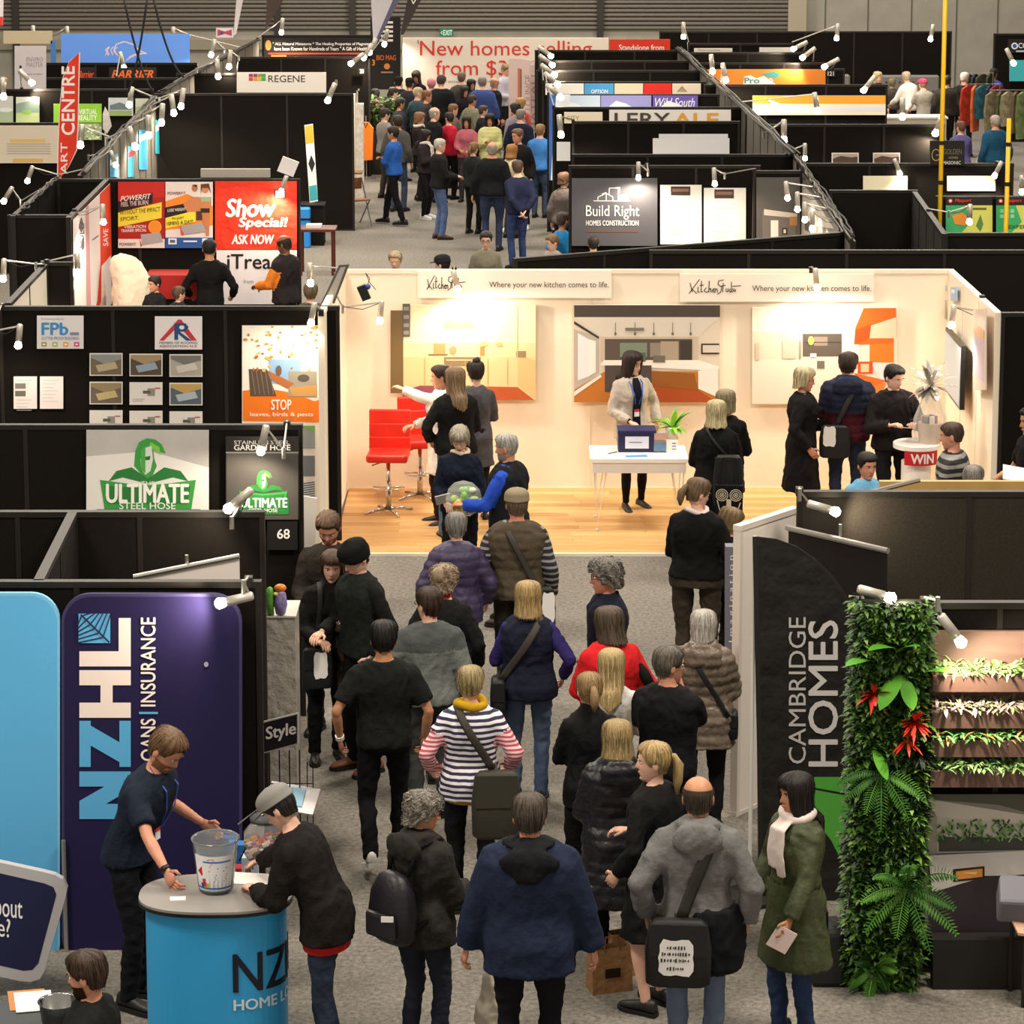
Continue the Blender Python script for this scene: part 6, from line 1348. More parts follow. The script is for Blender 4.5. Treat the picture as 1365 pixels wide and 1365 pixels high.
# clothes racks
def rack(px,py,lab,cols,w=.8,h=1.6):
    X,Y=P(px,py,h); root=empty('clothes_rack',(X,Y,0),0,lab,'clothes rack'); g=G(); g.mat(ALU); g.tube([(-w/2,0,0),(-w/2,0,h),(w/2,0,h),(w/2,0,0)],.014,6); g.box(-w/2-.02,-.25,0,-w/2+.02,.25,.03); g.box(w/2-.02,-.25,0,w/2+.02,.25,.03); g.build('rail_frame',root)
    n=len(cols)
    for i,c in enumerate(cols):
        x=-w/2+.06+(w-.12)*i/max(1,n-1); g=G(); g.mat(M(c,.85,var=.4,vscale=9)); L=.85+.15*math.sin(i*2.1)
        g.prism([(-.20,h-.10),(-.05,h-.03),(.05,h-.03),(.20,h-.10),(.24,h-L*.5),(.19,h-L),(-.19,h-L),(-.24,h-L*.5)],-.025,.025,'x'); o=g.build('garment',root); o.location=(x,0,0); o.rotation_euler=(0,0,(-.5 if i%2 else -.9))
rack(1310,112,'rack of patterned red and blue jackets near the second yellow pole',['#a83a2c','#c8643c','#3a6a78','#2a3450','#7a3030'],.7,1.7)
rack(1350,120,'rack of beige and green clothing at the far right edge',['#7a7058','#4a5038','#948a70','#5a4c38','#6a7a50','#2a3a28'],.9,1.75)
rack(1305,97,'rack of dark jackets beside the far right backdrop',['#3a4034','#2a3040','#4a4438','#303a2c'],.6,1.7)
# yellow poles
for px,pyb,top,lab in ((1255,289,-200,'tall yellow pole in front of the black partitions at right'),(1344,312,158,'shorter yellow pole near the right edge')):
    Y=Yof(262)-.35 if px<1300 else Yof(262)-.5; x,_=at(px,200,Y); zt_=at(px,top,Y)[1]; root=empty('yellow_pole',(x,Y,0),0,lab,'pole'); g=G(); g.mat(M('#e8b818',.4)); g.tube([(0,0,0),(0,0,zt_)],.028,10); g.build('pole_tube',root,smooth=True)
    g=G(); g.mat(M('#2a2826')); [g.tube([(0,0,z),(0,0,z+.05)],.031,10) for z in(1.0,1.9,2.6,3.1)]; g.box(-.12,-.12,0,.12,.12,.04); g.build('collar',root)
# ---------------------------------------------------------------- aisle-left props
Yg=P(470,255,.0)[1]
root=empty('display_tower',(at(465,200,Yg)[0],Yg,0),0,'tall white display cabinet tower at the left of the crowded aisle','cabinet')
h_=(at(474,200,Yg)[0]-at(456,200,Yg)[0])/2; zt_=at(460,126,Yg)[1]; g=G(); g.mat(M('#d8d0c4',.5)); g.box(-h_,-.15,.0,h_,.2,zt_); g.build('carcass',root)
for z in np.arange(.3,zt_-.1,.38): g=G(); g.mat(M('#b8b0a4',.4)); g.box(-h_+.02,-.17,z,h_-.02,-.15,z+.34); g.build('panel',root)
Yg2=Yg-.8; root=empty('display_tower',(at(480,200,Yg2)[0],Yg2,0),0,'speckled white display tower in front of the taller cabinet','cabinet'); h_=(at(484,200,Yg2)[0]-at(474,200,Yg2)[0])/2; zt_=at(480,138,Yg2)[1]
g=G(); g.mat(M('#ddd4c8',.5,var=.2,vscale=14)); g.box(-h_,-.12,0,h_,.12,zt_); g.build('carcass',root); g=G(); g.mat(M('#c8c0b4')); g.box(-.06,-.06,zt_,-.03,-.03,zt_+.28); g.box(-.06,-.06,zt_+.25,-.0,-.03,zt_+.28); g.build('hook',root)
# hi-vis jacket on rail
Yj=P(490,240,0)[1]; x,_=at(488,200,Yj); root=empty('work_jacket',(x,Yj,0),0,'orange and black work jacket hanging at the aisle edge','jacket')
g=G(); g.mat(M('#f07818',.7,bump=.4,bscale=12)); z1_=at(488,163,Yj)[1]; z2_=at(488,214,Yj)[1]; g.prism([(-.11,z2_),(.13,z2_+.02),(.15,z1_-.12),(.05,z1_),(-.04,z1_),(-.14,z1_-.12)],-.05,.05,'y'); g.build('front',root)
g=G(); g.mat(M('#1c1414',.7)); g.prism([(-.15,z2_+.03),(-.11,z2_),(-.12,z1_-.25),(-.17,z1_-.28)],-.055,.055,'y'); g.prism([(.13,z2_+.02),(.16,z2_+.05),(.18,z1_-.2),(.15,z1_-.12)],-.055,.055,'y'); g.tube([(-.03,-.05,z1_),(0,-.06,z1_-.1),(.04,-.05,z1_)],.012,5); g.build('trim',root)
g=G(); g.mat(ALU); g.tube([(0,.08,0),(0,.08,z1_+.12),(0,0,z1_+.12),(0,0,z1_)],.01,6); g.box(-.18,-.05,0,.18,.2,.03); g.build('hanger_stand',root)
# orange surfboard-like banner
Yo=P(416,290,.0)[1]; Yo=Y6-1.5
a=Art('slim_banner','slim leaning banner with orange top and dark emblem before the blank wall','banner',Fr(Yo),(405,165,424,270),M('#e8e4e0',.6),th=.02,off=0,poly=[(406,167),(417,165),(424,268),(413,270)]); a.p([(406.5,168),(416.8,166),(418.5,190),(408,192)],'#f09020').p([(411,218),(415,206),(420,218),(416,230)],'#1a1a1e',2).p([(412,248),(422,246),(424,266),(413.5,268)],'#3aa0a8',1); a.done()
zt_=at(418,270,Yo)[1]; xq=at(412,270,Yo)[0]; root=empty('draped_table',(xq,Yo-.05,0),0,'small black draped table under the slim leaning banner','table'); g=G(); g.mat(M('#181614',.9)); g.prism([(-.26,-.2),(.26,-.2),(.26,.2),(-.26,.2)],0,zt_-.02); g.build('drape',root); g=G(); g.mat(M('#201e1c',.6)); g.box(-.28,-.22,zt_-.02,.28,.22,zt_); g.build('tabletop',root)
x,z=at(404,283,Yo-.4); root=empty('blue_case',(x,Yo-.4,0),0,'bright blue case just right of the show special banner','case'); g=G(); g.mat(M('#2a86d8',.5)); g.box(-.12,-.1,.0,.12,.1,z+.08); b=g.build('case_body',root); mm=b.modifiers.new('b','BEVEL'); mm.width=.02; g=G(); g.mat(M('#1b1b1d')); g.box(-.13,-.11,z-.12,.13,.11,z-.09); g.build('strap',root)
# barbecue
X,Y=P(443,278,0); root=empty('barbecue',(X,Y,0),0,'dark domed barbecue on a frame beside the blank black wall','barbecue')
dm=M('#1c1c1e',.35); g=G(); g.mat(dm); g.box(-.32,-.22,.62,.32,.22,.72); g.build('tray',root); g=G(); g.mat(M('#5a5a5c',.3,metal=.6)); g.ell((0,0,.74),(.28,.2,.20),14,8); g.build('hood',root,smooth=True)
for sx in(-1,1):
    for sy in(-1,1): g=G(); g.mat(dm); g.tube([(sx*.22,sy*.15,.62),(sx*.26,sy*.18,0)],.016,6); g.build('leg',root)
g=G(); g.mat(M('#8a6a48')); g.box(.34,-.2,.66,.56,.2,.69); g.build('side_shelf',root)
X,Y=P(482,300,0); root=empty('folding_chair',(X-.1,Y,0),.5,'small wooden folding chair at the left edge of the aisle','chair')
g=G(); g.mat(M('#8a5a34',.5)); g.box(-.2,-.18,.44,.2,.18,.47); g.build('seat',root); g=G(); g.mat(M('#8a5a34',.5)); g.box(-.2,.17,.62,.2,.19,.82); g.build('backrest',root)
for sx in(-1,1): g=G(); g.mat(M('#6a6a6c',.4)); g.tube([(sx*.2,-.22,0),(sx*.2,.18,.82)],.012,6); g.build('leg',root); g=G(); g.mat(M('#6a6a6c',.4)); g.tube([(sx*.2,.26,0),(sx*.2,-.15,.45)],.012,6); g.build('leg',root)
# table with dark red legs near show banner
X,Y=P(423,303,.74); root=empty('side_table',(X,Y,0),0,'small table with dark red legs right of the show special banner','table'); g=G(); g.mat(M('#5a2a20',.5)); g.box(-.3,-.25,.70,.3,.25,.74); g.build('tabletop',root)
for sx in(-1,1):
    for sy in(-1,1): g=G(); g.mat(M('#5a2018',.5)); g.tube([(sx*.25,sy*.2,.70),(sx*.25,sy*.2,0)],.022,6); g.build('leg',root)
g=G(); g.mat(WHITE); g.box(-.12,-.1,0,.12,.1,.05); o=g.build('paper_stack',loc=(X-.05,Y,.74)); tag(o,'stack of white papers on the dark red legged table','paper')
X,Y=P(384,222,1.55); g=G(); g.mat(M('#e8e4e6',.4)); g.obox((0,0,0),(.13,0,-.05),(0,.02,0),(.05,0,.12)); root=empty('tilted_screen',(X,Y,1.55),0,'small white tilted panel on a stand against the blank black wall','screen'); g.build('panel',root); g=G(); g.mat(RAIL); g.tube([(0,.03,-1.55),(0,.03,0)],.012,6); g.box(-.2,-.1,-1.55,.2,.2,-1.52); g.build('stand',root)
# strip light box on PowerFit wall top and big screen frame left of kitchen
x0,z0=at(268,240,Y5+.2); x1,z1=at(360,229,Y5+.2); g=G(); g.mat(M('#a8a298',.5)); g.box(0,0,0,x1-x0,.1,z1-z0); root=empty('pale_box',(x0,Y5+.06,0),0,'long pale board lying along the top of the fitness stand wall','board'); o=g.build('board',root); o.location=(0,.1,2.404)
X,Y=P(443,378,1.5); 
Ym=YKf-.0; 
a=Art('angled_screen','tilted grey screen frame just left of the kitchen stand wall','screen',Fr(Yof(400)+.3),(425,352,468,404),M('#5e5b57',.4,metal=.3),th=.02,off=0,poly=[(452,353),(466,352),(446,404),(428,404)]); a.p([(454,356),(461,355),(444,402),(432,402)],'#a8a39b'); a.done()
# small black camera device hung in kitchen corner
X,Z=at(485,390,YKf+1.0); root=empty('video_camera',(X,YKf+1.0,Z),0,'small black camera hanging with cables in the kitchen stand corner','camera'); g=G(); g.mat(M('#141416',.5)); g.obox((0,0,0),(.03,0,-.07),(0,.04,0),(.04,0,.015)); g.build('camera_body',root); g=G(); g.mat(M('#2a4a9a',.4)); g.ell((.04,0,.06),(.03,.03,.03),8,6); g.build('clamp_knob',root,smooth=True); g=G(); g.mat(CABLE); g.tube([(.03,0,.06),(.06,0,.14),(.02,0,.2),(.06,0,.1),(.12,0,.03)],.004,5); g.build('cable',root)
# ---------------------------------------------------------------- front right stand
Xa,Ya_=P(983,1088,0); Xb,Yb_=P(1063,677,2.17); 
wall((Xa,Ya_),(Xb,max(Yb_,Ya_+.15)),'white angled panel at the aisle edge behind the black flag',pix=False,h=2.17,col=M('#efe6dc',.6),rail=M('#e2d9ce',.5),pw=2)
g=G(); 
Yv=P(976,960,0)[1]; a=Art('vertical_sign','slim grey sign box with upright white lettering and a red stripe','sign',Fr(Yv),(966,724,988,985),M('#6b6a75',.5),th=.12,off=0); a.r(982.5,726,984.5,985,'#c8442c'); a.t('Fire Your Imagination',970,735,978,960,'#e0dee4',rot=90,spacing=1.5); a.done()
# black roll-up
Yx=P(1120,1080,0)[1]-.0; pA=at(1052,704,19.3); q1=P(1052,704,2.15); q2=P(1184,735,2.15); ang=math.degrees(math.atan2(q2[1]-q1[1],q2[0]-q1[0])); rp=Pl(q1[0],q1[1],ang)
a=Art('black_pull_up','black pull-up banner with silver top rail behind the black flag','banner',rp,(1052,704,1184,1130),M('#15110f',.6),th=.008,off=0,poly=[(1052,705),(1183,736),(1179,1150),(1050,1115)]); 
u0,v0=a.L(1050,703); u1,v1=a.L(1185,734); g=G(); g.mat(ALU); g.tube([(u0,-.01,v0),(u1,-.01,v1)],.022,8); g.build('top_rail',a.root); g=G(); g.mat(ALU); g.tube([((u0+u1)/2,.03,-a.v0),((u0+u1)/2,.03,(v0+v1)/2+.1)],.012,6); g.build('support_pole',a.root); a.done()
# feather flag, cambridge homes
Yf=P(1050,1200,0)[1]
def fx(a):
    a.p([(1085,1035),(1129,1035),(1134,1058),(1085,1049)],'#4fa03c',2).p([(1085,1052),(1134,1061),(1137,1072),(1122,1120),(1118,1140),(1108,1120),(1085,1090)],'#4fa03c',2)
a=feather('black feather flag with upright white lettering and a green shape',Yf,[(1003,715),(1010,715),(1035,718),(1062,728),(1088,746),(1112,770),(1132,798),(1142,822),(1142,1100),(1139,1230),(1011,1215),(1009,1000)],'#151311','#1c1a18',(('CAMBRIDGE',1051,822,1074,1017,'#b9b5b3',.0),('HOMES',1077,826,1117,1021,'#c9c5c3',.03)),pole=(1006,716,0),extra=fx)
# plant wall module
Xg,Yg_=P(1172,1322,0); zt_=at(1190,806,Yg_)[1]; wl=at(1128,1322,Yg_)[0]; wr_=at(1228,1322,Yg_)[0]
root=empty('plant_wall',((wl+wr_)/2,Yg_+.16,0),0,'upright living wall column covered in green foliage and red flowers','plant wall')
W_=(wr_-wl)/2; g=G(); g.mat(M('#14180f',.9)); g.box(-W_+.04,-.08,0,W_-.02,.14,zt_-.05); g.build('frame',root)
R3=random.Random(11); greens=[M(c,.5,name='foliage') for c in('#2a4a18','#3b6320','#527a2a','#1b3610','#6a8f38','#27421a')]
def xl(z): t=z/zt_; return (-W_*(1-t)+(at(1140,806,Yg_)[0]-root.location.x)*t, W_*(1-t)+(at(1247,806,Yg_)[0]-root.location.x)*t)
for m_i in range(6):
    g=G(); g.mat(greens[m_i])
    for i in range(1250):
        z=R3.uniform(.02,zt_); l,r_=xl(z); x=R3.uniform(l,r_); ed=min(x-l,r_-x); y=-.10-.05*R3.random() if ed>.04 else R3.uniform(-.12,.12)
        if m_i in(0,3,5) and R3.random()<.0: continue
        d=(R3.uniform(-1,1)+(.8 if x>(l+r_)/2+.2 else -.8 if x<(l+r_)/2-.2 else 0),-R3.uniform(.3,1),R3.uniform(-.7,.8)); leaf(g,(x,y,z),d,R3.uniform(.04,.085),R3.uniform(.010,.020),.5,2)
    o=g.build('foliage',root); o['kind']='stuff'
def px_on(px,py,y=-.14): x,z=at(px,py,Yg_+.16+y); return Vector((x-root.location.x,y,z))
def fern(c,n,L,w,mats,spread=(0,6.28),name='fern_frond'):
    for i in range(n):
        t=spread[0]+(spread[1]-spread[0])*(i+R3.random()*.5)/n; d=Vector((math.cos(t),-.55,math.sin(t)*.9+.1)); g=G(); g.mat(R3.choice(mats)); p=Vector(c); l_=L*R3.uniform(.75,1.1); st=9; dn=Vector(d).normalized(); pts=[]
        for k_ in range(st+1): pts.append(p.copy()); dd=(dn-Vector((0,0,1))*.9*(k_/st)**1.3).normalized(); p=p+dd*l_/st
        g.tube(pts,.004,4)
        for k_ in range(1,st+1):
            tn=(pts[k_]-pts[k_-1]).normalized(); s_=tn.cross(Vector((0,-1,.3))).normalized(); ll=w*math.sin(math.pi*min(.97,(k_/(st+1))*.85+.12))
            for sg in(-1,1):
                for sub in(0,.5): leaf(g,pts[k_].lerp(pts[k_-1],sub),s_*sg+tn*.45,ll,.010,.25,2)
        g.build(name,root)
FM=[M('#46782c',.45),M('#5f9438',.45),M('#325f22',.45)]
fern(px_on(1175,1030,-.18),6,.33,.055,FM,(2.8,6.5)); fern(px_on(1208,1185,-.18),9,.40,.065,FM,(0,6.28)); fern(px_on(1165,1290,-.15),6,.2,.05,FM)
for i,(px,py,t,L,w) in enumerate(((1195,865,2.6,.24,.05),(1195,870,.9,.2,.045),(1200,900,-2.4,.26,.07),(1205,905,-1.2,.2,.06),(1235,895,.5,.22,.055),(1165,1000,-1.,.2,.05),(1160,880,2.8,.2,.05))):
    g=G(); g.mat(M('#55962f',.35)); leaf(g,px_on(px,py,-.17),(math.cos(t),-.6,math.sin(t)),L,w,.5,6); g.build('large_leaf',root)
for i,(px,py,n) in enumerate(((1165,925,26),(1220,962,26),(1210,985,10))):
    c=px_on(px,py,-.16)
    for k_ in range(n): g=G(); g.mat(M(R3.choice(['#c8281c','#d8381f','#a81c18']),.4)); t=R3.random()*6.28; leaf(g,c,(math.cos(t),-.9,math.sin(t)*.7+.2),R3.uniform(.09,.19),.010,.2,3); g.build('red_petal',root)
c=px_on(1228,1000,-.15)
for k_ in range(26): g=G(); g.mat(M('#131a0e',.4)); t=R3.random()*6.28; leaf(g,c,(math.cos(t),-.9,math.sin(t)),.13,.012,.2,3); g.build('dark_petal',root)
# garden wall display: planter ledges
pgw=Fr(Yof(804)); Ygw=Yof(804)
root=empty('planter_shelves',(at(1310,1035,Ygw)[0],Ygw-.03,0),0,'brown timber ledge planter with rows of succulents and ferns','planter')
x0=at(1236,900,Ygw)[0]-root.location.x; x1=at(1440,900,Ygw)[0]-root.location.x; z0=at(1300,1032,Ygw)[1]; z1=at(1300,838,Ygw)[1]
g=G(); g.mat(M('#7d6257',.6,var=.12,vscale=3,stretch=(1,1,6))); g.box(x0,-.03,z0,x1,0,z1); g.build('back_board',root)
R4=random.Random(21)
sc=[['#8fae6a','#a8bf7c','#6f9450'],['#9a7a78','#8f9a6a','#b0989a'],['#5a9a50','#7ab868','#a8884a'],['#7aa860','#94bc78','#6a8448']]
for i,yy in enumerate((882,930,968,1008)):
    z=at(1300,yy,Ygw)[1]; g=G(); g.mat(M('#8f7365',.5)); g.box(x0,-.20,z-.045,x1,-.03,z-.015); g.build('ledge',root); g=G(); g.mat(M('#5e473d',.6)); g.box(x0,-.205,z-.12,x1,-.19,z-.02); g.build('ledge_front',root)
    g=G(); 
    for k_ in range(520):
        g.mat(M(R4.choice(sc[i]),.55)); x=R4.uniform(x0+.02,x1); y=R4.uniform(-.21,-.06); a_=R4.random()*6.28; leaf(g,(x,y,z-.01+R4.random()*.03),(math.cos(a_),math.sin(a_)-.3,R4.uniform(-.1,1.1)),R4.uniform(.05,.11),R4.uniform(.005,.014),.8,3)
    o=g.build('succulents',root); o['kind']='stuff'
a=board('patio_print','large print of a white patio bench with fireplace and ferns','print',Ygw,(1232,1056,1440,1246),'#8f8a84',th=.01)
a.p([(1232,1056),(1440,1056),(1440,1100),(1330,1070),(1232,1062)],'#5a5a4c').p([(1236,1062),(1440,1095),(1440,1110),(1248,1088)],'#d8d0c4',2).p([(1248,1086),(1440,1100),(1440,1130),(1248,1134)],'#c8c8b8',2).p([(1250,1112),(1440,1115),(1440,1128),(1250,1132)],'#4a4a48',3).p([(1236,1078),(1248,1086),(1248,1134),(1232,1150)],'#b0a89e',3)
for k_ in range(150): x=R4.uniform(1250,1400); y=R4.uniform(1088,1112); a.line([(x,y),(x+R4.uniform(-8,8),y+R4.uniform(2,9))],2.2,R4.choice(['#3f6a34','#6a9a50','#2c4c26','#8ab070']),4)
a.p([(1236,1135),(1440,1125),(1440,1160),(1310,1162),(1262,1184),(1240,1182)],'#d2ccc8',5).p([(1268,1153),(1310,1149),(1310,1166),(1268,1170)],'#3a2418',6).p([(1272,1156),(1307,1152),(1307,1163),(1272,1167)],'#e8a050',7).p([(1280,1158),(1300,1156),(1298,1160)],'#f4d890',8).p([(1240,1184),(1300,1166),(1360,1160),(1440,1160),(1440,1246),(1232,1246)],'#352c34',6); a.done()
a=board('plinth_panel','plain black low plinth at the foot of the garden display','plinth',Ygw-.15,(1240,1243,1440,1322),'#14120f',th=.12,off=0); a.done()
# grey chair and tan board at lower right
X,Y=P(1345,1215,.55); root=empty('garden_lounger',(X+.15,Y,0),.15,'grey padded seat with a pale timber edge at the lower right','chair')
g=G(); g.mat(M('#6d6c76',.8)); g.obox((.05,0,.62),(.28,0,-.03),(.03,.10,.05),(0,-.03,.08)); o=g.build('cushion',root); b=o.modifiers.new('b','BEVEL'); b.width=.02; b.segments=2
g=G(); g.mat(M('#c09a7e',.6)); g.obox((.1,-.12,.46),(.26,0,-.05),(.0,.07,.02),(0,0,.008)); g.build('timber_edge',root)
for dx in(-.1,.3):
    for dy in (-.15,.1): g=G(); g.mat(M('#2a2624')); g.tube([(dx,dy,0),(dx,dy,.5)],.015,6); g.build('leg',root)
# timber strip counter and clipboards at right behind
Yw=Yof(656)+.9; x0,z0=at(1172,655,Yw); x1,z1=at(1440,641,Yw)
root=empty('timber_counter',((x0+x1)/2,Yw,0),0,'long timber edged counter top behind the charcoal partition at right','counter')
h_=(x1-x0)/2; g=G(); g.mat(M('#b89458',.5,var=.1,vscale=3)); g.box(-h_,-.02,z0-.005,h_,.03,z1); g.build('timber_edge',root); g=G(); g.mat(M('#2a1c14')); g.box(-h_,-.03,z0-.10,h_,.0,z0-.005); g.build('dark_edge',root); g=G(); g.mat(M('#171412',.9)); g.box(-h_,.0,0,h_,.05,z0); g.build('front_panel',root)
xa_=at(1148,655,Yw-.3); 
g=G(); g.mat(M('#8a8378',.5)); x,z=at(1190,650,Yw-.35); root=empty('pole_arm',(x,Yw-.35,z),0,'grey bar slanting over the charcoal partition at right','bar'); g.tube([(-.22,0,-.05),(.2,0,.06)],.018,6); g.build('bar',root)
x,z=at(1355,632,Yof(560)); root=empty('clipboard',(x,Yof(560),z),0,'white sheet held at the right edge beyond the kitchen stand','paper'); g=G(); g.mat(WHITE); g.obox((0,0,0),(.11,0,-.02),(.02,.12,.03),(0,0,.004)); g.build('sheet',root)
# seat table with papers and steel pot lower left
X,Y=P(45,1345,.72); root=empty('low_table',(X,Y-.2,0),0,'low dark table with papers at the lower left corner','table'); g=G(); g.mat(M('#23262a',.5)); g.box(-.5,-.35,.68,.32,.30,.72); g.build('tabletop',root)
for sx,sy in((-.45,-.3),(.27,-.3),(-.45,.25),(.27,.25)): g=G(); g.mat(RAIL); g.tube([(sx,sy,.68),(sx,sy,0)],.02,6); g.build('leg',root)
x,y=P(40,1335,.725); g=G(); g.mat(WHITE); g.obox((.02,0,.004),(.10,.02,0),(-.03,.13,0),(0,0,.002)); o=g.build('paper_sheet',loc=(x,y,.722)); tag(o,'white sheets on a tan clipboard on the low dark table','paper'); g=G(); g.mat(M('#b07a4c')); g.obox((-.02,.03,.0),(.10,.02,0),(-.03,.13,0),(0,0,.002)); g.build('clipboard',o)
x,y=P(78,1352,.8); root=empty('steel_bucket',(x,y,.722),0,'polished steel ice bucket beside the bearded man','bucket'); g=G(); g.mat(M('#a8a8a6',.15,metal=1)); g.lathe([(.001,0),(.085,0),(.105,.15),(.112,.155),(.104,.15),(.084,.01),(.001,.008)],26); g.build('bucket_shell',root,smooth=True)
# ---------------------------------------------------------------- hanging things above
Yu=52.
def hang(name,lab,cat,Y,pts,col,extra=None,group=None):
    xs_=[p[0] for p in pts]; ys_=[p[1] for p in pts]; a=Art(name,lab,cat,Fr(Y),(min(xs_),min(ys_),max(xs_),max(ys_)),M(col,.7),th=.01,off=0,poly=pts,part='cloth')
    if extra: extra(a)
    a.done(); return a
hang('hanging_pennant','white triangular pennant with dark border above the aisle end','flag',57.,[(494,-10),(534,-10),(498,62)],'#c8c4cc',lambda a:a.p([(528,-10),(538,-10),(500,62),(497,62)],'#5a5a70',2))
hang('hanging_pennant','dark pennant with a white letter right of the white pennant','flag',57.3,[(545,-10),(566,-10),(538,46),(534,46)],'#3a3230',lambda a:a.line([(548,-2),(551,5),(556,-4)],1.4,'#e8e4e0',3))
hang('hanging_pennant','thin white sloping pennant near the small flag sign','flag',55.,[(316,-10),(326,-10),(315,45),(311,48)],'#cfc8cc')
hang('hanging_pennant','dark brown sloping pennant before the roller shutter','flag',56.,[(356,-10),(384,-10),(364,22),(354,40)],'#4a3a34')
hang('small_flag_sign','small red white and blue sign high above the left stands','sign',55.,[(288,37),(311,37),(311,50),(288,50)],'#d8d4dc',lambda a:(a.p([(290,39),(300,42),(309,39),(309,48),(300,45),(290,48)],'#b8485a',2),a.r(294,42,297,46,'#3a4a80',3)))
hang('red_banner_tip','tip of a red and white banner at the top left corner','banner',50.,[(-12,-10),(5,-10),(4,34),(-12,34)],'#e0d8dc',lambda a:a.p([(-12,24),(4,22),(4,34),(-12,34)],'#d83a34',2))
for i,(xa,ya,xb,yb,lab) in enumerate(((164,-8,205,124,'left black cable hanging from the roof over the left stands'),(197,-8,168,128,'middle black cable crossing the left one'),(203,-8,245,103,'right black cable hanging from the roof over the left stands'))):
    x0,z0=at(xa,ya,47.); x1,z1=at(xb,yb,47.); sag('hanging_cable',lab,(x0,47.,z0),(x1,47.,z1),.25,.018)
# cable bundles on depth partitions
def bundle(pa,pb,lab,n=5):
    A=P(pa[0],pa[1],2.44);B=P(pb[0],pb[1],2.44); root=empty('cable_bundle',(A[0],A[1],2.41),0,lab,'cable'); R7=random.Random(pa[0])
    for k_ in range(n):
        g=G(); g.mat(M(R7.choice(['#1a1a1c','#2c2a28','#6f6a60','#242220']),.6)); pts=[]
        for i in range(25): u=i/24; pts.append((( B[0]-A[0])*u+R7.uniform(-.02,.02)+.02*(k_-n/2),(B[1]-A[1])*u,.02+.03*abs(math.sin(9*u+k_))+R7.uniform(0,.02)))
        g.tube(pts,.013,5); g.build('cable',root,smooth=True)
bundle((112,232),(207,130),'cable bundle lying along the grey cross partition at upper left'); bundle((216,122),(345,54),'cable bundle on the far grey cross partition at upper left',4)
bundle((1060,206),(905,64),'thick cable bundle along the cross partitions at upper right',7); bundle((1138,318),(1064,210),'cable bundle above the lounge mural',4); bundle((30,282),(76,239),'thin cable run on the dark cross partition at far left',3)
# ---------------------------------------------------------------- lamps
LS=[((290,805),(333,795),(325,777),17.2,'lamp pointing left over the navy banner',30),((347,604),(354,572),(378,600),Y3-.35,'lamp over the small hose board, pointing down',26),((302,680),(330,657),(309,692),Y2-.3,'lamp between the two hose signs, pointing left',26),
((414,433),(418,411),(419,404),Y4-.35,'lamp above the orange gutter poster',30),((24,463),(26,440),(-12,442),Y4-.6,'lamp on a long arm at the left edge of the roofing wall',20),
((506,430),(509,402),(457,409),YKf+1.4,'lamp on an arm inside the left of the kitchen stand',30),((611,388),(603,358),None,YK-.40,'lamp over the left kitchen photo',62),((1089,386),(1087,360),None,YK-.40,'lamp over the orange kitchen photo',62),((1268,436),(1271,412),(1323,418),YKf+1.0,'lamp on an arm inside the right of the kitchen stand',30),
((1117,683),(1080,672),(1066,655),Yof(656)-.2,'lamp pointing right above the black pull-up banner',26),((1191,798),(1148,786),None,Yof(804)-.1,'lamp pointing right on top of the living wall',30),((1283,859),(1258,826),(1250,800),Yof(804)-.5,'lamp pointing down over the planter ledges',62)]
for b,t,m_,Y,lab,e in LS: lamp(b,t,m_,Y,e,lab)
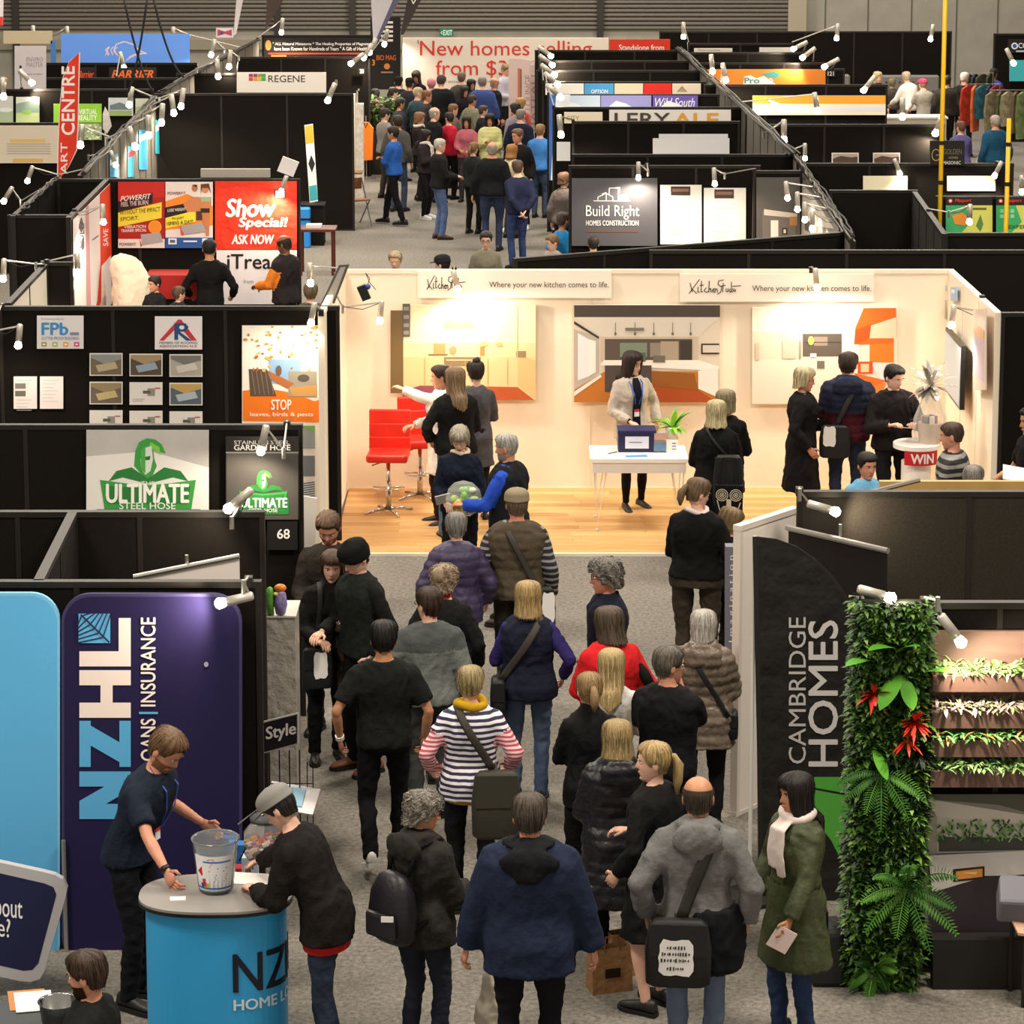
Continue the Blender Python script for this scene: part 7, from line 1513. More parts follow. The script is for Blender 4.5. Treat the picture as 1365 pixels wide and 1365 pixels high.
FL=[((104,366),(103,348),(56,350),'large bright lamp before the red and white side banner'),((4,374),(5,354),(48,352),'lamp at the left frame edge beside the white side board'),((36,243),(42,226),(78,233),'lamp on an arm at far left below the notice board'),((4,270),(15,252),(28,268),'lower lamp near the left edge above the dark cross partition'),((138,298),(137,280),(94,287),'lamp hanging in front of the side banner top'),
((155,222),(148,203),(118,208),'first lamp along the upper left cable run'),((107,196),(108,182),(150,184),'bright lamp beside the red feather flag'),((181,198),(176,182),(142,185),'second lamp along the upper left cable run'),((198,183),(198,166),(166,168),'third lamp along the upper left cable run'),((215,166),(216,151),(190,153),'fourth lamp along the upper left cable run'),((232,153),(230,138),(200,141),'fifth lamp along the upper left cable run'),((241,144),(243,130),(212,131),'sixth lamp along the upper left cable run'),((172,142),(174,129),(206,130),'lamp left of the upper left cable run'),
((291,104),(290,90),(262,92),'lamp hanging before the white company sign, left'),((281,75),(284,62),(300,66),'lamp over the small flag sign'),((305,91),(306,80),(318,76),'small lamp beside the white company sign'),((166,93),(163,82),None,'lamp over the right orange script sign'),((91,57),(90,46),(66,49),'lamp at the left end of the pale blue sign'),((231,58),(231,47),(252,46),'lamp at the right end of the pale blue sign'),((44,56),(44,47),None,'lamp in front of the cream header panel'),((44,112),(36,104),None,'lamp below the cleaning banner'),((5,131),(4,118),None,'lamp in front of the leftmost landscape poster'),
((374,257),(380,240),None,'lamp over the red show special banner'),((414,380),(413,360),None,'large lamp left of the kitchen stand'),((436,136),(442,122),(448,108),'large lamp at the right end of the white company sign'),((375,45),(376,34),None,'bare lamp above the health sign'),((466,86),(474,80),None,'first lamp of the cluster left of the aisle end'),((484,79),(488,72),None,'second lamp of the cluster left of the aisle end'),((492,72),(495,65),None,'third lamp of the cluster left of the aisle end'),((512,61),(514,52),None,'bright lamp before the aisle end health poster'),((519,46),(521,36),None,'highest lamp before the aisle end health poster'),
((736,76),(728,70),None,'top lamp of the column right of the selling banner'),((738,88),(730,82),None,'second lamp of the column right of the selling banner'),((741,101),(733,95),None,'third lamp of the column right of the selling banner'),((745,114),(737,107),None,'fourth lamp of the column right of the selling banner'),((749,131),(741,124),None,'fifth lamp of the column right of the selling banner'),((748,182),(746,160),None,'large lamp beside the tall blue aisle banner'),
((851,239),(851,222),(864,228),'lamp over the grey builder sign'),((953,247),(952,230),(966,232),'lamp over the right plan poster'),((1050,266),(1048,246),(1088,250),'uppermost lamp before the lounge mural'),((1063,281),(1063,258),(1100,264),'second lamp before the lounge mural'),((1073,295),(1073,272),(1110,280),'third lamp before the lounge mural'),((1083,307),(1083,288),(1120,298),'lowest lamp before the lounge mural'),
((1045,189),(1045,174),(1018,178),'upper lamp along the right cable run'),((1073,213),(1073,199),(1048,203),'lower lamp along the right cable run'),((911,51),(911,42),None,'left lamp on the long tall black backdrop'),((1115,53),(1116,43),None,'middle lamp on the long tall black backdrop'),((1240,54),(1242,44),None,'right lamp on the long tall black backdrop'),((950,97),(949,86),None,'left lamp over the orange cartoon sign'),((968,109),(966,99),None,'lower lamp over the orange cartoon sign'),((1056,66),(1064,62),None,'top lamp of the far right partition ends'),((1068,78),(1076,72),None,'middle lamp of the far right partition ends'),((1097,90),(1108,84),None,'bottom lamp of the far right partition ends'),((1150,122),(1158,112),None,'lamp at the right end of the glowing orange sign'),((1090,150),(1088,138),None,'lamp below the glowing orange sign'),((1203,158),(1203,145),None,'large lamp in front of the leaning visitors'),((1246,180),(1252,165),None,'lamp just left of the yellow pole'),((1200,233),(1196,222),None,'lamp over the left lit poster'),((1325,236),(1330,226),None,'lamp over the right lit poster'),((1292,298),(1293,280),(1265,283),'lamp over the green gardening poster'),((1352,86),(1348,78),None,'lamp at the top right corner'),((1362,258),(1362,248),None,'lamp at the right edge above the green poster')]
for b,t,m_,lab in FL: lamp(b,t,m_,None,85 if b[1]<235 else 60,lab,size=1.05 if b[1]>200 else 1.5,z=2.25 if b[1]>140 else 2.5)  # far lamps oversized: glare around the bulbs is put into their shape
# ================================================================ people: front
BK='#1a1a1c'; NV='#1c2236'; CH='#2b2b2d'; JN='#3b4a63'; JL='#5a6d8a'; DJ='#262c3c'
J=lambda c=JN:dict(kind='jeans',c=c); T_=lambda c='#1c1c20':dict(kind='trousers',c=c); LG=lambda c='#17171a':dict(kind='leggings',c=c)
# staff at counter
F=person((222,966),1.84,-112,'man in navy polo shirt leaning on the light blue counter with both hands',sk='r',w=1.12,hair=('short','#6a4a2c'),beard='#8a5f44',top=dict(c='#1d2432',n='polo_shirt',sl='short',t=.02,collar=.035),low=T_('#15161a'),
  arms=(('w',226,1172,1.05),('w',272,1098,1.05)),lean=20,hp=30,lanyard='#2446a0',watch=True)
F=person((370,1044),1.74,72,'man in black jacket and grey cap writing at the blue counter',sk='p',hair=('short','#1c1612'),hat=('cap','#85837f','#7a7874'),top=dict(c='#1d1a19',n='jacket',t=.032,hem=.80,flare=.2),low=J('#2a3244'),arms=(('w',345,1148,1.05),('w',340,1186,1.05)),lean=24,hp=28,legs=((.10,.05,0),(-.10,-.1,0)))
q=G(); q.mat(M('#a81f22')); k=F['k']; q.lathe([(.178*k,.755*k),(.185*k,.80*k)],20,sy=.75); q.build('shirt_hem',F['root'])
q=G(); q.mat(M('#141418')); p=W2(F['WR'][0]+Vector((-.02,.11,.02)),F); q.tube([(0,0,-.04),(.0,.0,.09)],.005,6); o=q.build('pen',loc=p); o.rotation_euler=(.5,.4,0); tag(o,'black pen in the hand of the man in the grey cap','pen')
F=person((116,1264),1.76,80,'seated bearded man in black jacket at the lower left corner',sk='r',hair=('short','#3e2a1c'),beard='#2e1c12',top=dict(c='#191a1a',n='jacket',t=.03,collar=.05),low=T_('#15161a'),arms=('front','front'),hp=12,sit=True,hy=-5)
def chair(F,label,cat='chair',h=.44):
    o=thing_on(F,'stool',label,cat); g=G(); g.mat(M('#22242a',.6)); g.lathe([(.001,h-.05),(.19,h-.05),(.2,h),(.001,h)],18); g.build('seat',o); 
    for i in range(4): t=i*math.pi/2+.78; g=G(); g.mat(RAIL); g.tube([(.13*math.cos(t),.13*math.sin(t),h-.05),(.2*math.cos(t),.2*math.sin(t),0)],.013,6); g.build('leg',o)
    return o
chair(F,'round dark stool under the bearded man')
# left cluster
person((438,679),1.80,165,'bearded man in dark jacket looking down beside the white pull-up',sk='r',hair=('short','#5a3f28'),beard='#6a4a30',top=dict(c='#2a2622',n='jacket',t=.03,collar=.05),low=T_(),arms=('front','pocket'),hp=30,hy=10)
F=person((433,731),1.66,-168,'woman in black roll-neck leaning her head on the beanie man',sk='p',g='f',hair=('mid','#4a3020'),top=dict(c='#151414',n='jumper',t=.03,collar=.09,hem=.80),low=T_('#121214'),arms=('front',(-.28,.15,.95)),hp=12,hy=-12,tilt=-5)
crossbag(F,-1,'black bag with white print hanging in front of the woman in the roll-neck',front=True,at_=(.10,.22,.84),size=(.13,.04,.17),prnt=(.055,.11,-.02,.03))
o=thing_on(F,'folded_coat','shiny dark brown coat folded over the arm beside the white-print bag','coat'); g=G(); g.ell((-.14,.20,.95),(.10,.08,.18),12,10); g.ell((-.16,.18,.70),(.11,.09,.26),12,10); g.ell((-.12,.22,1.12),(.13,.07,.06),12,8); pend('coat',g,o,.014,[M('#3a2c22',.25,bump=.5,bscale=60)],cloth_post('top',1,.012,.010,None,None,5))
person((474,717),1.82,125,'man in black beanie and dark padded vest bending towards the woman',sk='p',w=1.1,hair=('crop','#2a1c14'),hat=('beanie','#141414'),top=dict(c='#161616',n='jumper',t=.02),outer=dict(c='#1d211f',n='vest',sl='none',t=.02,collar=.06),low=T_('#141416'),arms=('front','pocket'),hp=28,lean=4,shoes='#7a4a34')
F=person((511,824),1.77,4,'man in black t-shirt walking away with white shoe raised',sk='t',w=1.08,hair=('short','#120e0c'),top=dict(c='#191a1a',n='t_shirt',sl='short',t=.022),low=dict(kind='jeans',c='#121214'),arms=((.27,.05,.90),(.30*-1,.02,.92)),legs=((.10,.20,0),(-.10,-.24,.10)),shoes='#e6e4e0')
o=thing_on(F,'wristband','white watch on the wrist of the man in the black t-shirt','watch'); g=G(); g.mat(WHITE); w_=F['WR'][1]; d=(w_-F['EL'][1]).normalized(); g.tube([(w_-d*.03)*F['k'],w_*F['k']],[.032,.031],12); g.build('strap',o)
F=person((572,780),1.72,8,'person in grey fleece with dark yoke and glasses, back turned',sk='p',g='m',w=1.1,hair=('short','#3a2518'),glasses=True,top=dict(c='#6f7572',n='fleece',t=.03,yoke=(1.30,'#4c5150'),collar=.05),low=T_('#3a3c3c'),arms=(('down'),(-.22,.2,1.15)),hy=32,hp=2)
F=person((592,750),1.68,-8,'woman in black jacket with red collar and greying updo, back turned',sk='p',g='f',w=1.1,hair=('updo','#a0886a'),top=dict(c='#1a1a1b',n='jacket',t=.03,hem=.8),low=T_('#1b1b1d'),arms=('pocket','pocket'),hy=-18,hp=5)
q=G(); k=F['k']; c=F['warp']((0,-.006,1.50))*k; q.mat(M('#a02a28')); q.lathe([(.060*k,0),(.056*k,.022)],16,o=tuple(c)); q.build('collar',F['root'])
person((608,680),1.66,6,'grey haired woman in purple quilted jacket, back turned',sk='p',g='f',w=1.15,hair=('short','#8a8680'),top=dict(c='#3a3050',n='quilted_jacket',t=.042,puff=.010,r=.55,collar=.06,hem=.80),low=T_('#1b1b1d'),arms=('pocket','pocket'),hy=-5)
F=person((689,649),1.80,2,'man in tan cap and olive quilted vest over striped sleeves',sk='r',w=1.15,hair=('short','#6a5440'),hat=('cap','#8a7e68'),top=dict(c=M_stripe('#1b1c22','#8a8688',.052,.62),n='striped_jumper',t=.026),outer=dict(c='#51483a',n='vest',sl='none',t=.036,puff=.009,collar=.05),low=T_('#2a2624'),arms=('down','pocket'))
q=G(); q.mat(M('#b83a34')); sh,e=F['SH'][1],F['EL'][1]; q.tube([sh.lerp(e,.86)*F['k'],sh.lerp(e,1.0)*F['k']],[.078,.076],14); q.build('sleeve_stripe',F['root'],smooth=True)
crossbag(F,1,'black messenger bag with white print on the man in the olive vest',at_=(.17,-.18,.80),size=(.13,.05,.20),strapc='#3a3630',prnt=(.05,.12,.07,.05))
F=person((704,772),1.68,0,'blonde bobbed woman in navy vest and purple sleeves, back turned',sk='p',g='f',w=1.12,hair=('bob','#b59558'),top=dict(c='#2f2860',n='jumper',t=.022),outer=dict(c='#1b1f30',n='padded_vest',sl='none',t=.032,puff=.006,hem=.84),low=J('#4c5d78'),arms=((.27,.05,.98),'strap'))
crossbag(F,-1,'black shoulder bag hanging at the left of the woman in the navy vest',at_=(-.23,-.06,.86),size=(.06,.12,.15),strapc='#3c3832',sw=.03)
F=person((627,884),1.68,2,'woman in navy and white striped top with mustard scarf, back turned',sk='p',g='f',w=1.15,hair=('short','#a8935f'),top=dict(c=M_stripe('#eae6ea','#2c2848',.040),n='striped_top',t=.03,sc=M_stripe('#e8c8cc','#b84a58',.028),sfrom=.60,hem=.82),low=T_('#17171b'),arms=((.27,.12,.98),(-.27,.12,.98)),scarf=('#b8921e',0))
q=G(); k=F['k']; q.mat(M('#a8823a')); q.lathe([(.176*k,.795*k),(.186*k,.825*k)],20,sy=.74); q.build('shirt_hem',F['root'])
crossbag(F,1,'large olive black satchel of the woman in the striped top',at_=(.17,-.21,.83),size=(.17,.05,.235),strapc='#3b362e',col='#35342a',sw=.028)
# curly woman with backpack
F=person((563,1052),1.64,-42,'curly grey haired woman in charcoal hooded jacket with small backpack',sk='r',g='f',w=1.15,hair=('curly','#8a8274'),glasses=True,top=dict(c='#2b2a27',n='hooded_jacket',t=.045,hood=1,hem=.80,flare=.2),low=J('#262a36'),arms=('front','front'),hy=-42,hp=8)
o=thing_on(F,'backpack','small black backpack on the curly haired woman','bag'); k=F['k']; td=-.20
g=G(); g.mat(M('#1a181f',.45,bump=.3,bscale=40)); V=[]
for z,a,b in((.86,.12,.05),(.90,.165,.085),(1.05,.175,.10),(1.18,.155,.09),(1.28,.10,.06),(1.31,.04,.02)):
    for j in range(16): t=2*math.pi*j/16; V.append(((a*math.copysign(abs(math.cos(t))**.6,math.cos(t)))*k,(-.255+b*math.sin(t))*k,z*k))
g.add(V,[(i*16+j,i*16+(j+1)%16,(i+1)*16+(j+1)%16,(i+1)*16+j) for i in range(5) for j in range(16)]+[tuple(reversed(range(16))),tuple(80+j for j in range(16))]); g.build('pack_body',o,smooth=True)
g=G(); g.mat(M('#201e24',.45)); g.obox((0,-.36*k,.99*k),(.12*k,0,0),(0,.02,0),(0,0,.08*k)); b=g.build('front_pocket',o); mm=b.modifiers.new('b','BEVEL'); mm.width=.02; mm.segments=2
g=G(); g.mat(M('#e8e4e0')); g.obox((.08*k,-.385*k,1.06*k),(.05*k,0,.012),(0,.003,0),(0,0,.018*k)); g.build('tissue',o)
for sx in(-1,1): g=G(); g.mat(M('#17161a')); g.tube([(sx*.08*k,-.2*k,1.28*k),(sx*.11*k,-.14*k,1.46*k),(sx*.12*k,.04*k,1.47*k),(sx*.13*k,.17*k,1.3*k),(sx*.18*k,.0,1.05*k),(sx*.14*k,-.2*k,.95*k)],.018*k,6); g.build('strap',o,smooth=True)
F=person((706,1054),1.82,-2,'big man in navy jacket with black hood, seen from behind',sk='r',w=1.26,hair=('short','#463a30'),top=dict(c='#222a40',n='jacket',t=.050,hem=.76,flare=.12,var=.04),low=T_('#15151a'),arms=((.34,.04,.86),(-.34,.04,.86)))
g=G(); k=F['k']
g.ell((0,-.155,1.415),(.175,.05,.085),16,12); g.ell((0,-.03,1.485),(.150,.120,.045),16,8); g.ell((0,-.17,1.36),(.10,.04,.07),12,8); g.v=[tuple(F['warp'](p)*k) for p in g.v]
pend('hood',g,F['root'],.013,[M('#17181c',.85,bump=.5,bscale=16)],cloth_post('top',1,0,.009,None,None,12))
F=person((808,742),1.80,95,'curly grey haired man in dark navy coat looking left',sk='r',w=1.1,hair=('curly','#7c776e'),glasses=True,top=dict(c='#181b28',n='coat',t=.03,collar=.06,hem=.75),low=T_(),arms=('pocket','pocket'),hy=-5,hp=6)
F=person((812,806),1.68,22,'brown bobbed woman in red and black jacket',sk='p',g='f',w=1.2,hair=('bob','#4f4030'),top=dict(c='#c82226',n='jacket',t=.045,sc='#c82226',collar=.06,hem=.80),low=T_(),arms=('pocket','front'),hy=30)
q=G(); q.mat(M('#1b1a1c',.8)); 
for sx in(-1,1):
    i=0 if sx>0 else 1; sh,e=F['SH'][i],F['EL'][i]; q.tube([(sh+Vector((sx*.0,-.03,-.02)))*F['k'],(sh.lerp(e,.55)+Vector((0,-.045,0)))*F['k'],(sh.lerp(e,1.0)+Vector((0,-.05,0)))*F['k']],[.040,.046,.040],8)
q.build('black_panel',F['root'],smooth=True)
person((815,862),1.62,-5,'woman with long fair hair and white top, back turned',sk='p',g='f',hair=('long','#c2a468'),top=dict(c='#c8c6c4',n='top',t=.02),low=J(),arms=('front','front'))
person((786,893),1.66,12,'woman with low brown bun and black roll-neck, back turned',sk='p',g='f',hair=('pony','#a07c4c'),pony=.10,top=dict(c='#161617',n='jumper',t=.024,collar=.09,hem=.8),low=T_('#151517'),arms=('fold','fold'))
person((823,957),1.64,8,'fair haired woman in long black quilted coat with hood',sk='p',g='f',w=1.1,hair=('bob','#a88c56'),top=dict(c='#1a1a20',n='quilted_coat',t=.055,puff=.013,hood=1,hem=.50,flare=.14,r=.45),low=T_('#151517'),arms=('front','front'))
person((872,985),1.70,48,'ponytailed blonde woman in black coat with bare legs',sk='p',g='f',w=1.08,hair=('pony','#c0a062'),pony=.20,top=dict(c='#181819',n='coat',t=.028,hem=.50,flare=.12),low=dict(kind='none'),arms=('front','pocket'),hy=38,hp=2)
F=person((931,1030),1.80,-4,'balding man in grey hoodie and jeans carrying a black satchel',sk='t',w=1.02,hair=('bald','#3c3026'),top=dict(c='#6e6d6c',n='hoodie',t=.034,hood=1,hem=.93),low=J('#5e6b82'),arms=((.28,.02,.90),(-.28,.02,.92)))
o=crossbag(F,-1,'black satchel with a square white scribbled print',at_=(-.10,-.20,.80),size=(.185,.05,.19),strapc='#2d2b27',sw=.033,prnt=(.095,.105,-.01,-.01))
o2=thing_on(F,'tied_jacket','black jacket tied round the waist of the man in the grey hoodie','jacket'); g=G(); k=F['k']
for z,a,b in((.88,.215,.165),): pass
g.lathe([(.15,.62),(.215,.66),(.225,.80),(.215,.95),(.19,1.02),(.15,1.02)],20,o=(0.03,-.01,0),sy=.78); g.v=[(x*k+.03,y*k,z*k) for x,y,z in g.v]; pend('jacket',g,o2,.016,[M('#17171a',.85,bump=.3,bscale=120)],cloth_post('top',1,0,.012,None,None,55))
person((892,858),1.76,-28,'greying man in black polo shirt with hand at his mouth',sk='r',w=1.15,hair=('short','#5d564c'),glasses=True,top=dict(c='#17171a',n='polo_shirt',sl='short',t=.024,collar=.04),low=T_(),arms=('chin','front'),hy=-38,hp=4)
F=person((938,810),1.66,-6,'white haired woman in beige quilted down jacket',sk='p',g='f',w=1.15,hair=('mid','#bdb6aa'),top=dict(c='#6e6255',n='down_jacket',t=.052,puff=.014,hood=1,hem=.72,flare=.12,r=.4),low=T_('#1b1b1d'),arms=('front','pocket'))
crossbag(F,1,'black strap bag across the beige down jacket',at_=(.22,.0,.88),size=(.05,.10,.10),sw=.020)
F=person((1062,1027),1.66,128,'long black haired woman in green coat with white scarf',sk='t',g='f',hair=('long','#1a1310'),top=dict(c='#3b4226',n='coat',t=.035,hem=.52,flare=.18,r=.6),low=J('#2c3c5c'),arms=((.27,.10,.92),(-.22,.28,.88)),scarf=('#d8cac4',.30),hy=-14,hp=3)
q=G(); k=F['k']; q.mat(M('#333a20')); q.lathe([(.178*k,1.03*k),(.180*k,1.08*k)],22,sy=.74); q.build('belt',F['root'],smooth=True)
p=W2(F['WR'][1]+(F['WR'][1]-F['EL'][1]).normalized()*.12,F); g=G(); g.mat(M('#e6cfca',.5)); g.obox((0,0,0),(.055,0,-.03),(0,.005,0),(.035,0,.06)); o=g.build('card',loc=p); tag(o,'pale pink card in the hand of the woman in the green coat','card')
# tall woman in black jumper etc
F=person((930,634),1.80,-14,'tall woman in black jumper and brown trousers with low ponytail',sk='p',g='f',w=1.25,hair=('pony','#6a5236'),pony=.10,top=dict(c='#121212',n='jumper',t=.03,hem=.94),low=dict(kind='trousers',c='#3b332b',t=.026,rise=1.02),arms=((.27,.06,.90),'front'),hy=-48,hp=18,scarf=('#d8c8c8',0))
p=W2(F['WR'][1]+Vector((-.2,.0,-.1)),F); 
F=person((973,676),1.45,-60,'fair haired child in black and red jacket by the grey sign box',sk='p',g='c',hair=('mid','#8f744a'),top=dict(c='#17171a',n='jacket',t=.03,sc='#b8201e',sfrom=.0),low=T_('#151518'),arms=('front','front'),hy=-20,hp=22)
F=person((955,531),1.70,-6,'blonde woman in black coat holding an owl patterned bag',sk='p',g='f',w=1.15,hair=('bob','#c6b482'),top=dict(c='#131314',n='coat',t=.035,hem=.62,flare=.1),low=T_('#141416'),arms=('front','front'))
crossbag(F,1,'long black shoulder bag of the blonde woman in the black coat',at_=(.13,-.18,.98),size=(.15,.05,.26),sw=.014)
o=thing_on(F,'owl_tote','dark tote bag with a pale ringed owl drawing','bag'); o.location.z=.15; o.location.x+=.03; k=F['k']; g=G(); g.mat(M('#141316',.8)); g.box(-.02,-.36,.46,.24,-.28,.80); g.build('bag_body',o); g=G(); g.mat(M('#141316')); g.tube([(.02,-.32,.8),(.05,-.28,1.05),(.16,-.28,1.05),(.20,-.32,.8)],.008,6); g.build('handle',o)
g=G(); g.mat(M('#c9bfa4'))
for cx_ in(.045,.175):
    for rr_ in(.055,.038,.020): g.tube([(cx_+rr_*math.cos(t),-.362,.71+rr_*math.sin(t)) for t in np.linspace(0,2*math.pi,21)],.0045,4,cap=False)
    g.ell((cx_,-.362,.71),(.010,.003,.010),8,4)
g.obox((.11,-.362,.62),(.022,0,0),(0,.002,0),(0,0,.05)); g.tube([(.0,-.362,.66),(.03,-.362,.55),(.11,-.362,.52),(.19,-.362,.55),(.22,-.362,.64)],.006,4); g.build('owl_print',o)
person((968,517),1.69,-8,'woman with long ash hair and black coat behind the blonde woman',sk='p',g='f',hair=('mid','#94845e'),top=dict(c='#151516',n='coat',t=.03,hem=.7),low=T_('#141416'),arms=('front','front'),hy=20)
# kitchen staff and visitors
F=person((843,466),1.70,-160,'dark haired woman in pale checked jacket and glasses behind the desk',sk='p',g='f',w=.98,hair=('long','#2a1a16'),glasses=True,top=dict(c='#131420',n='top',t=.014),outer=dict(c='#b7aca0',n='blazer',t=.022,hem=.80,flare=.1),low=LG('#16151a'),arms=((.10,.22,1.02),(-.27,.06,.95)),hy=28,hp=8,lanyard='#2a5ab0',legs=((.08,.05,0),(-.14,-.05,0)))
q=G(); k=F['k']; q.mat(M('#11121c')); y=F['td'](1.2)+F['t']; 
V=[]
for z,w_ in((.92,.045),(1.1,.045),(1.3,.05),(1.42,.045),(1.47,.03)): 
    yy=F['td'](z)+F['t']+.004+(.03 if 1.2<z<1.34 else 0); V+=[(-w_*k,yy*k,z*k),(w_*k,yy*k,z*k)]
q.add(V,[(2*i,2*i+1,2*i+3,2*i+2) for i in range(4)]); q.build('shirt_front',F['root'],smooth=True)
F=person((588,484),1.68,100,'woman in white cardigan pointing left with a raised arm',sk='r',g='f',w=1.12,hair=('short','#3a281e'),top=dict(c='#e4dcd6',n='cardigan',t=.03,hem=.58,flare=.1),low=T_('#2a1a1a'),arms=('front',(.30,.52,1.48)),hy=-10,lanyard='#2a5ab0')
F=person((607,487),1.74,8,'person with long tousled brown hair in black jumper and jeans',sk='p',g='f',w=1.15,hair=('long','#7a5f40'),top=dict(c='#151516',n='jumper',t=.03,hem=.86),low=J('#4a5b6e'),arms=('front',(-.25,.1,.98)),hy=15,legs=((.10,.12,0),(-.14,-.16,0)),shoes='#5a564e')
person((634,478),1.70,12,'woman with high dark bun in grey dress, back turned',sk='p',g='f',w=.98,hair=('bun','#2a1c18'),top=dict(c='#504e52',n='dress',t=.02,hem=.62,flare=.08),low=LG('#1d1a1c'),arms=('front','front'))
F=person((613,565),1.64,172,'grey bobbed woman in navy jumper reading a leaflet',sk='p',g='f',w=1.08,hair=('mid','#a89c84'),top=dict(c='#161b2c',n='jumper',t=.028),low=T_('#17171b'),arms=((.10,.26,1.02),(-.10,.26,1.02)),hp=34,scarf=('#c8bca4',0))
p=W2(Vector((.04,.34,1.08)),F); g=G(); g.mat(M('#22242a',.4)); g.obox((-.07,0,0),(.07,0,.02),(0,.05,.05),(0,-.003,.003)); g.mat(M('#b8b4b0',.4)); g.obox((.07,0,.0),(.07,0,-.02),(0,.05,.05),(0,-.003,.003)); o=g.build('leaflet',loc=p,rz=math.radians(172)); tag(o,'open dark leaflet held by the woman in the navy jumper','leaflet')
F=person((676,575),1.76,70,'white haired man in black vest and royal blue sleeves carrying a goody bag',sk='r',w=1.15,hair=('crop','#b8b2aa'),beard='#8f8a84',top=dict(c='#2a4fc0',n='fleece',t=.03),outer=dict(c='#1b1d22',n='vest',sl='none',t=.03,collar=.05),low=T_(),arms=((.12,.30,1.03),(-.16,.36,1.10)),hp=10)
p=W2(Vector((-.02,.42,1.12)),F); root=empty('goody_bag',p,0,'clear bag of green and orange vegetables held by the man with blue sleeves','bag'); R8=random.Random(8)
for i in range(16): g=G(); g.mat(M(R8.choice(['#7ab83a','#a8c84a','#e88a2c','#d8c83a','#5a9a3a','#e8e4c0']),.35)); g.ell((R8.uniform(-.12,.12),R8.uniform(-.07,.07),R8.uniform(-.12,.10)),(R8.uniform(.03,.06),.035,R8.uniform(.025,.05)),8,6); g.build('vegetable',root,smooth=True)
g=G(); g.mat(M('#f0f4f0',.12,alpha=.22,name='clear_film')); g.ell((0,0,0),(.17,.10,.17),9,6); g.build('film',root)
F=person((1072,487),1.70,-100,'blonde woman in long black lace cardigan facing right',sk='r',g='f',w=1.05,hair=('mid','#cdbb8c'),glasses=True,top=dict(c='#8f93a8',n='top',t=.012),outer=dict(c='#141315',n='cardigan',t=.030,hem=.45,flare=.14),low=T_('#131316'),arms=('pocket','front'),hy=0)
F=person((1131,467),1.82,-6,'man in navy and maroon hooded puffer with a satchel, back turned',sk='p',w=1.12,hair=('short','#352519'),top=dict(c='#40141d',n='puffer_jacket',t=.048,puff=.009,hood=1,yoke=(1.17,'#24273a')),low=J('#2b3346'),arms=('front','front'),hy=-12)
crossbag(F,-1,'black satchel with small white print on the puffer jacket man',at_=(-.12,-.20,.90),size=(.15,.05,.16),strapc='#2c2a26',sw=.026,prnt=(.06,.10,-.05,.06))
F=person((1192,484),1.74,-168,'smiling dark haired man in black jacket holding a paper',sk='p',w=1.1,hair=('short','#15100d'),top=dict(c='#1d1a1b',n='jacket',t=.035,collar=.05),low=T_('#15171c'),arms=((.12,.27,1.18),(-.14,.27,1.18)),hp=16,hy=26)
p=W2(Vector((0,.36,1.17)),F); g=G(); g.mat(M('#e2d2ba',.5)); g.obox((0,0,0),(.10,0,.012),(0,.05,.01),(0,0,.003)); o=g.build('folded_paper',loc=p,rz=math.radians(-168)); tag(o,'folded cream paper held by the smiling dark haired man','paper')
person((1156,600),1.30+.32*0+.34,-165,'dark haired woman in light blue cardigan behind the charcoal partition',sk='r',g='f',hair=('tied','#1e1512'),top=dict(c='#6aa6cc',n='cardigan',t=.022),low=J(),arms=('down','down'),hy=8)
person((1270,560),1.76,72,'man in black and white patterned knit jumper facing left',sk='r',w=1.1,hair=('crop','#4a3628'),top=dict(c=M_stripe('#1d1c20','#8e8a86',.075,.55),n='patterned_jumper',t=.03,collar=.03),low=J(),arms=('front','front'))
person((1298,618),1.66,40,'grey haired person whose head shows above the timber counter edge',sk='p',w=1.0,hair=('short','#8a8278'),top=dict(c='#5a5650',n='jumper'),low=J(),arms=('front','front'),hy=-60)
F=person((1376,540),1.78,100,'person in black t-shirt cut off by the right frame edge',sk='t',w=1.1,hair=('short','#1a1512'),top=dict(c='#16171a',n='t_shirt',sl='short'),low=T_(),arms=((.20,.30,1.02),(-.2,.3,1.0)))
# fitness stand people
person((279,317),1.78,0,'man in long sleeved black top facing the fitness posters',sk='t',hair=('crop','#15100e'),top=dict(c='#131314',n='jumper',t=.018),low=T_('#131316'),arms=((.27,.15,1.0),(-.27,.15,1.0)))
F=person((379,311),1.80,62,'balding man in dark jacket with orange sleeves writing on a pad',sk='#8a5638',w=1.15,hair=('bald','#2a1d15'),glasses=True,beard='#6a5a4c',top=dict(c='#2a2527',n='jacket',t=.03,sc='#e8842c',sfrom=.0,collar=.05),low=T_(),arms=((.10,.34,1.05),(-.12,.34,1.08)),hp=24)
person((206,366),1.40,150,'dark haired woman with sunglasses on her head near the cream cloth',sk='r',g='f',hair=('tied','#2c1e1a'),top=dict(c='#1c1b1e',n='top'),low=T_(),arms=('phone','front'),hy=-20)
person((238,381),1.25,-30,'child with short brown hair below the fitness posters',sk='p',g='c',hair=('short','#5a4230'),top=dict(c='#2a2a30',n='top'),low=T_(),arms=('front','front'),hy=-25)
person((414,376),1.60,0,'brown haired person in tweed jacket under the large lamp',sk='p',w=1.1,hair=('short','#6a553c'),top=dict(c='#4a4234',n='jacket',t=.03),low=T_(),arms=('front','front'))
person((75,408),1.50,0,'person with white hair just behind the lit white side board',sk='p',hair=('short','#d8c8b0'),top=dict(c='#8a5a3a',n='top'),low=T_(),arms=('front','front'))
person((3,101),1.75,-20,'person with red scarf at the far left edge',sk='p',hair=('short','#6a523a'),top=dict(c='#2a3038',n='jacket'),low=T_(),arms=('front','front'),scarf=('#a82a24',0))
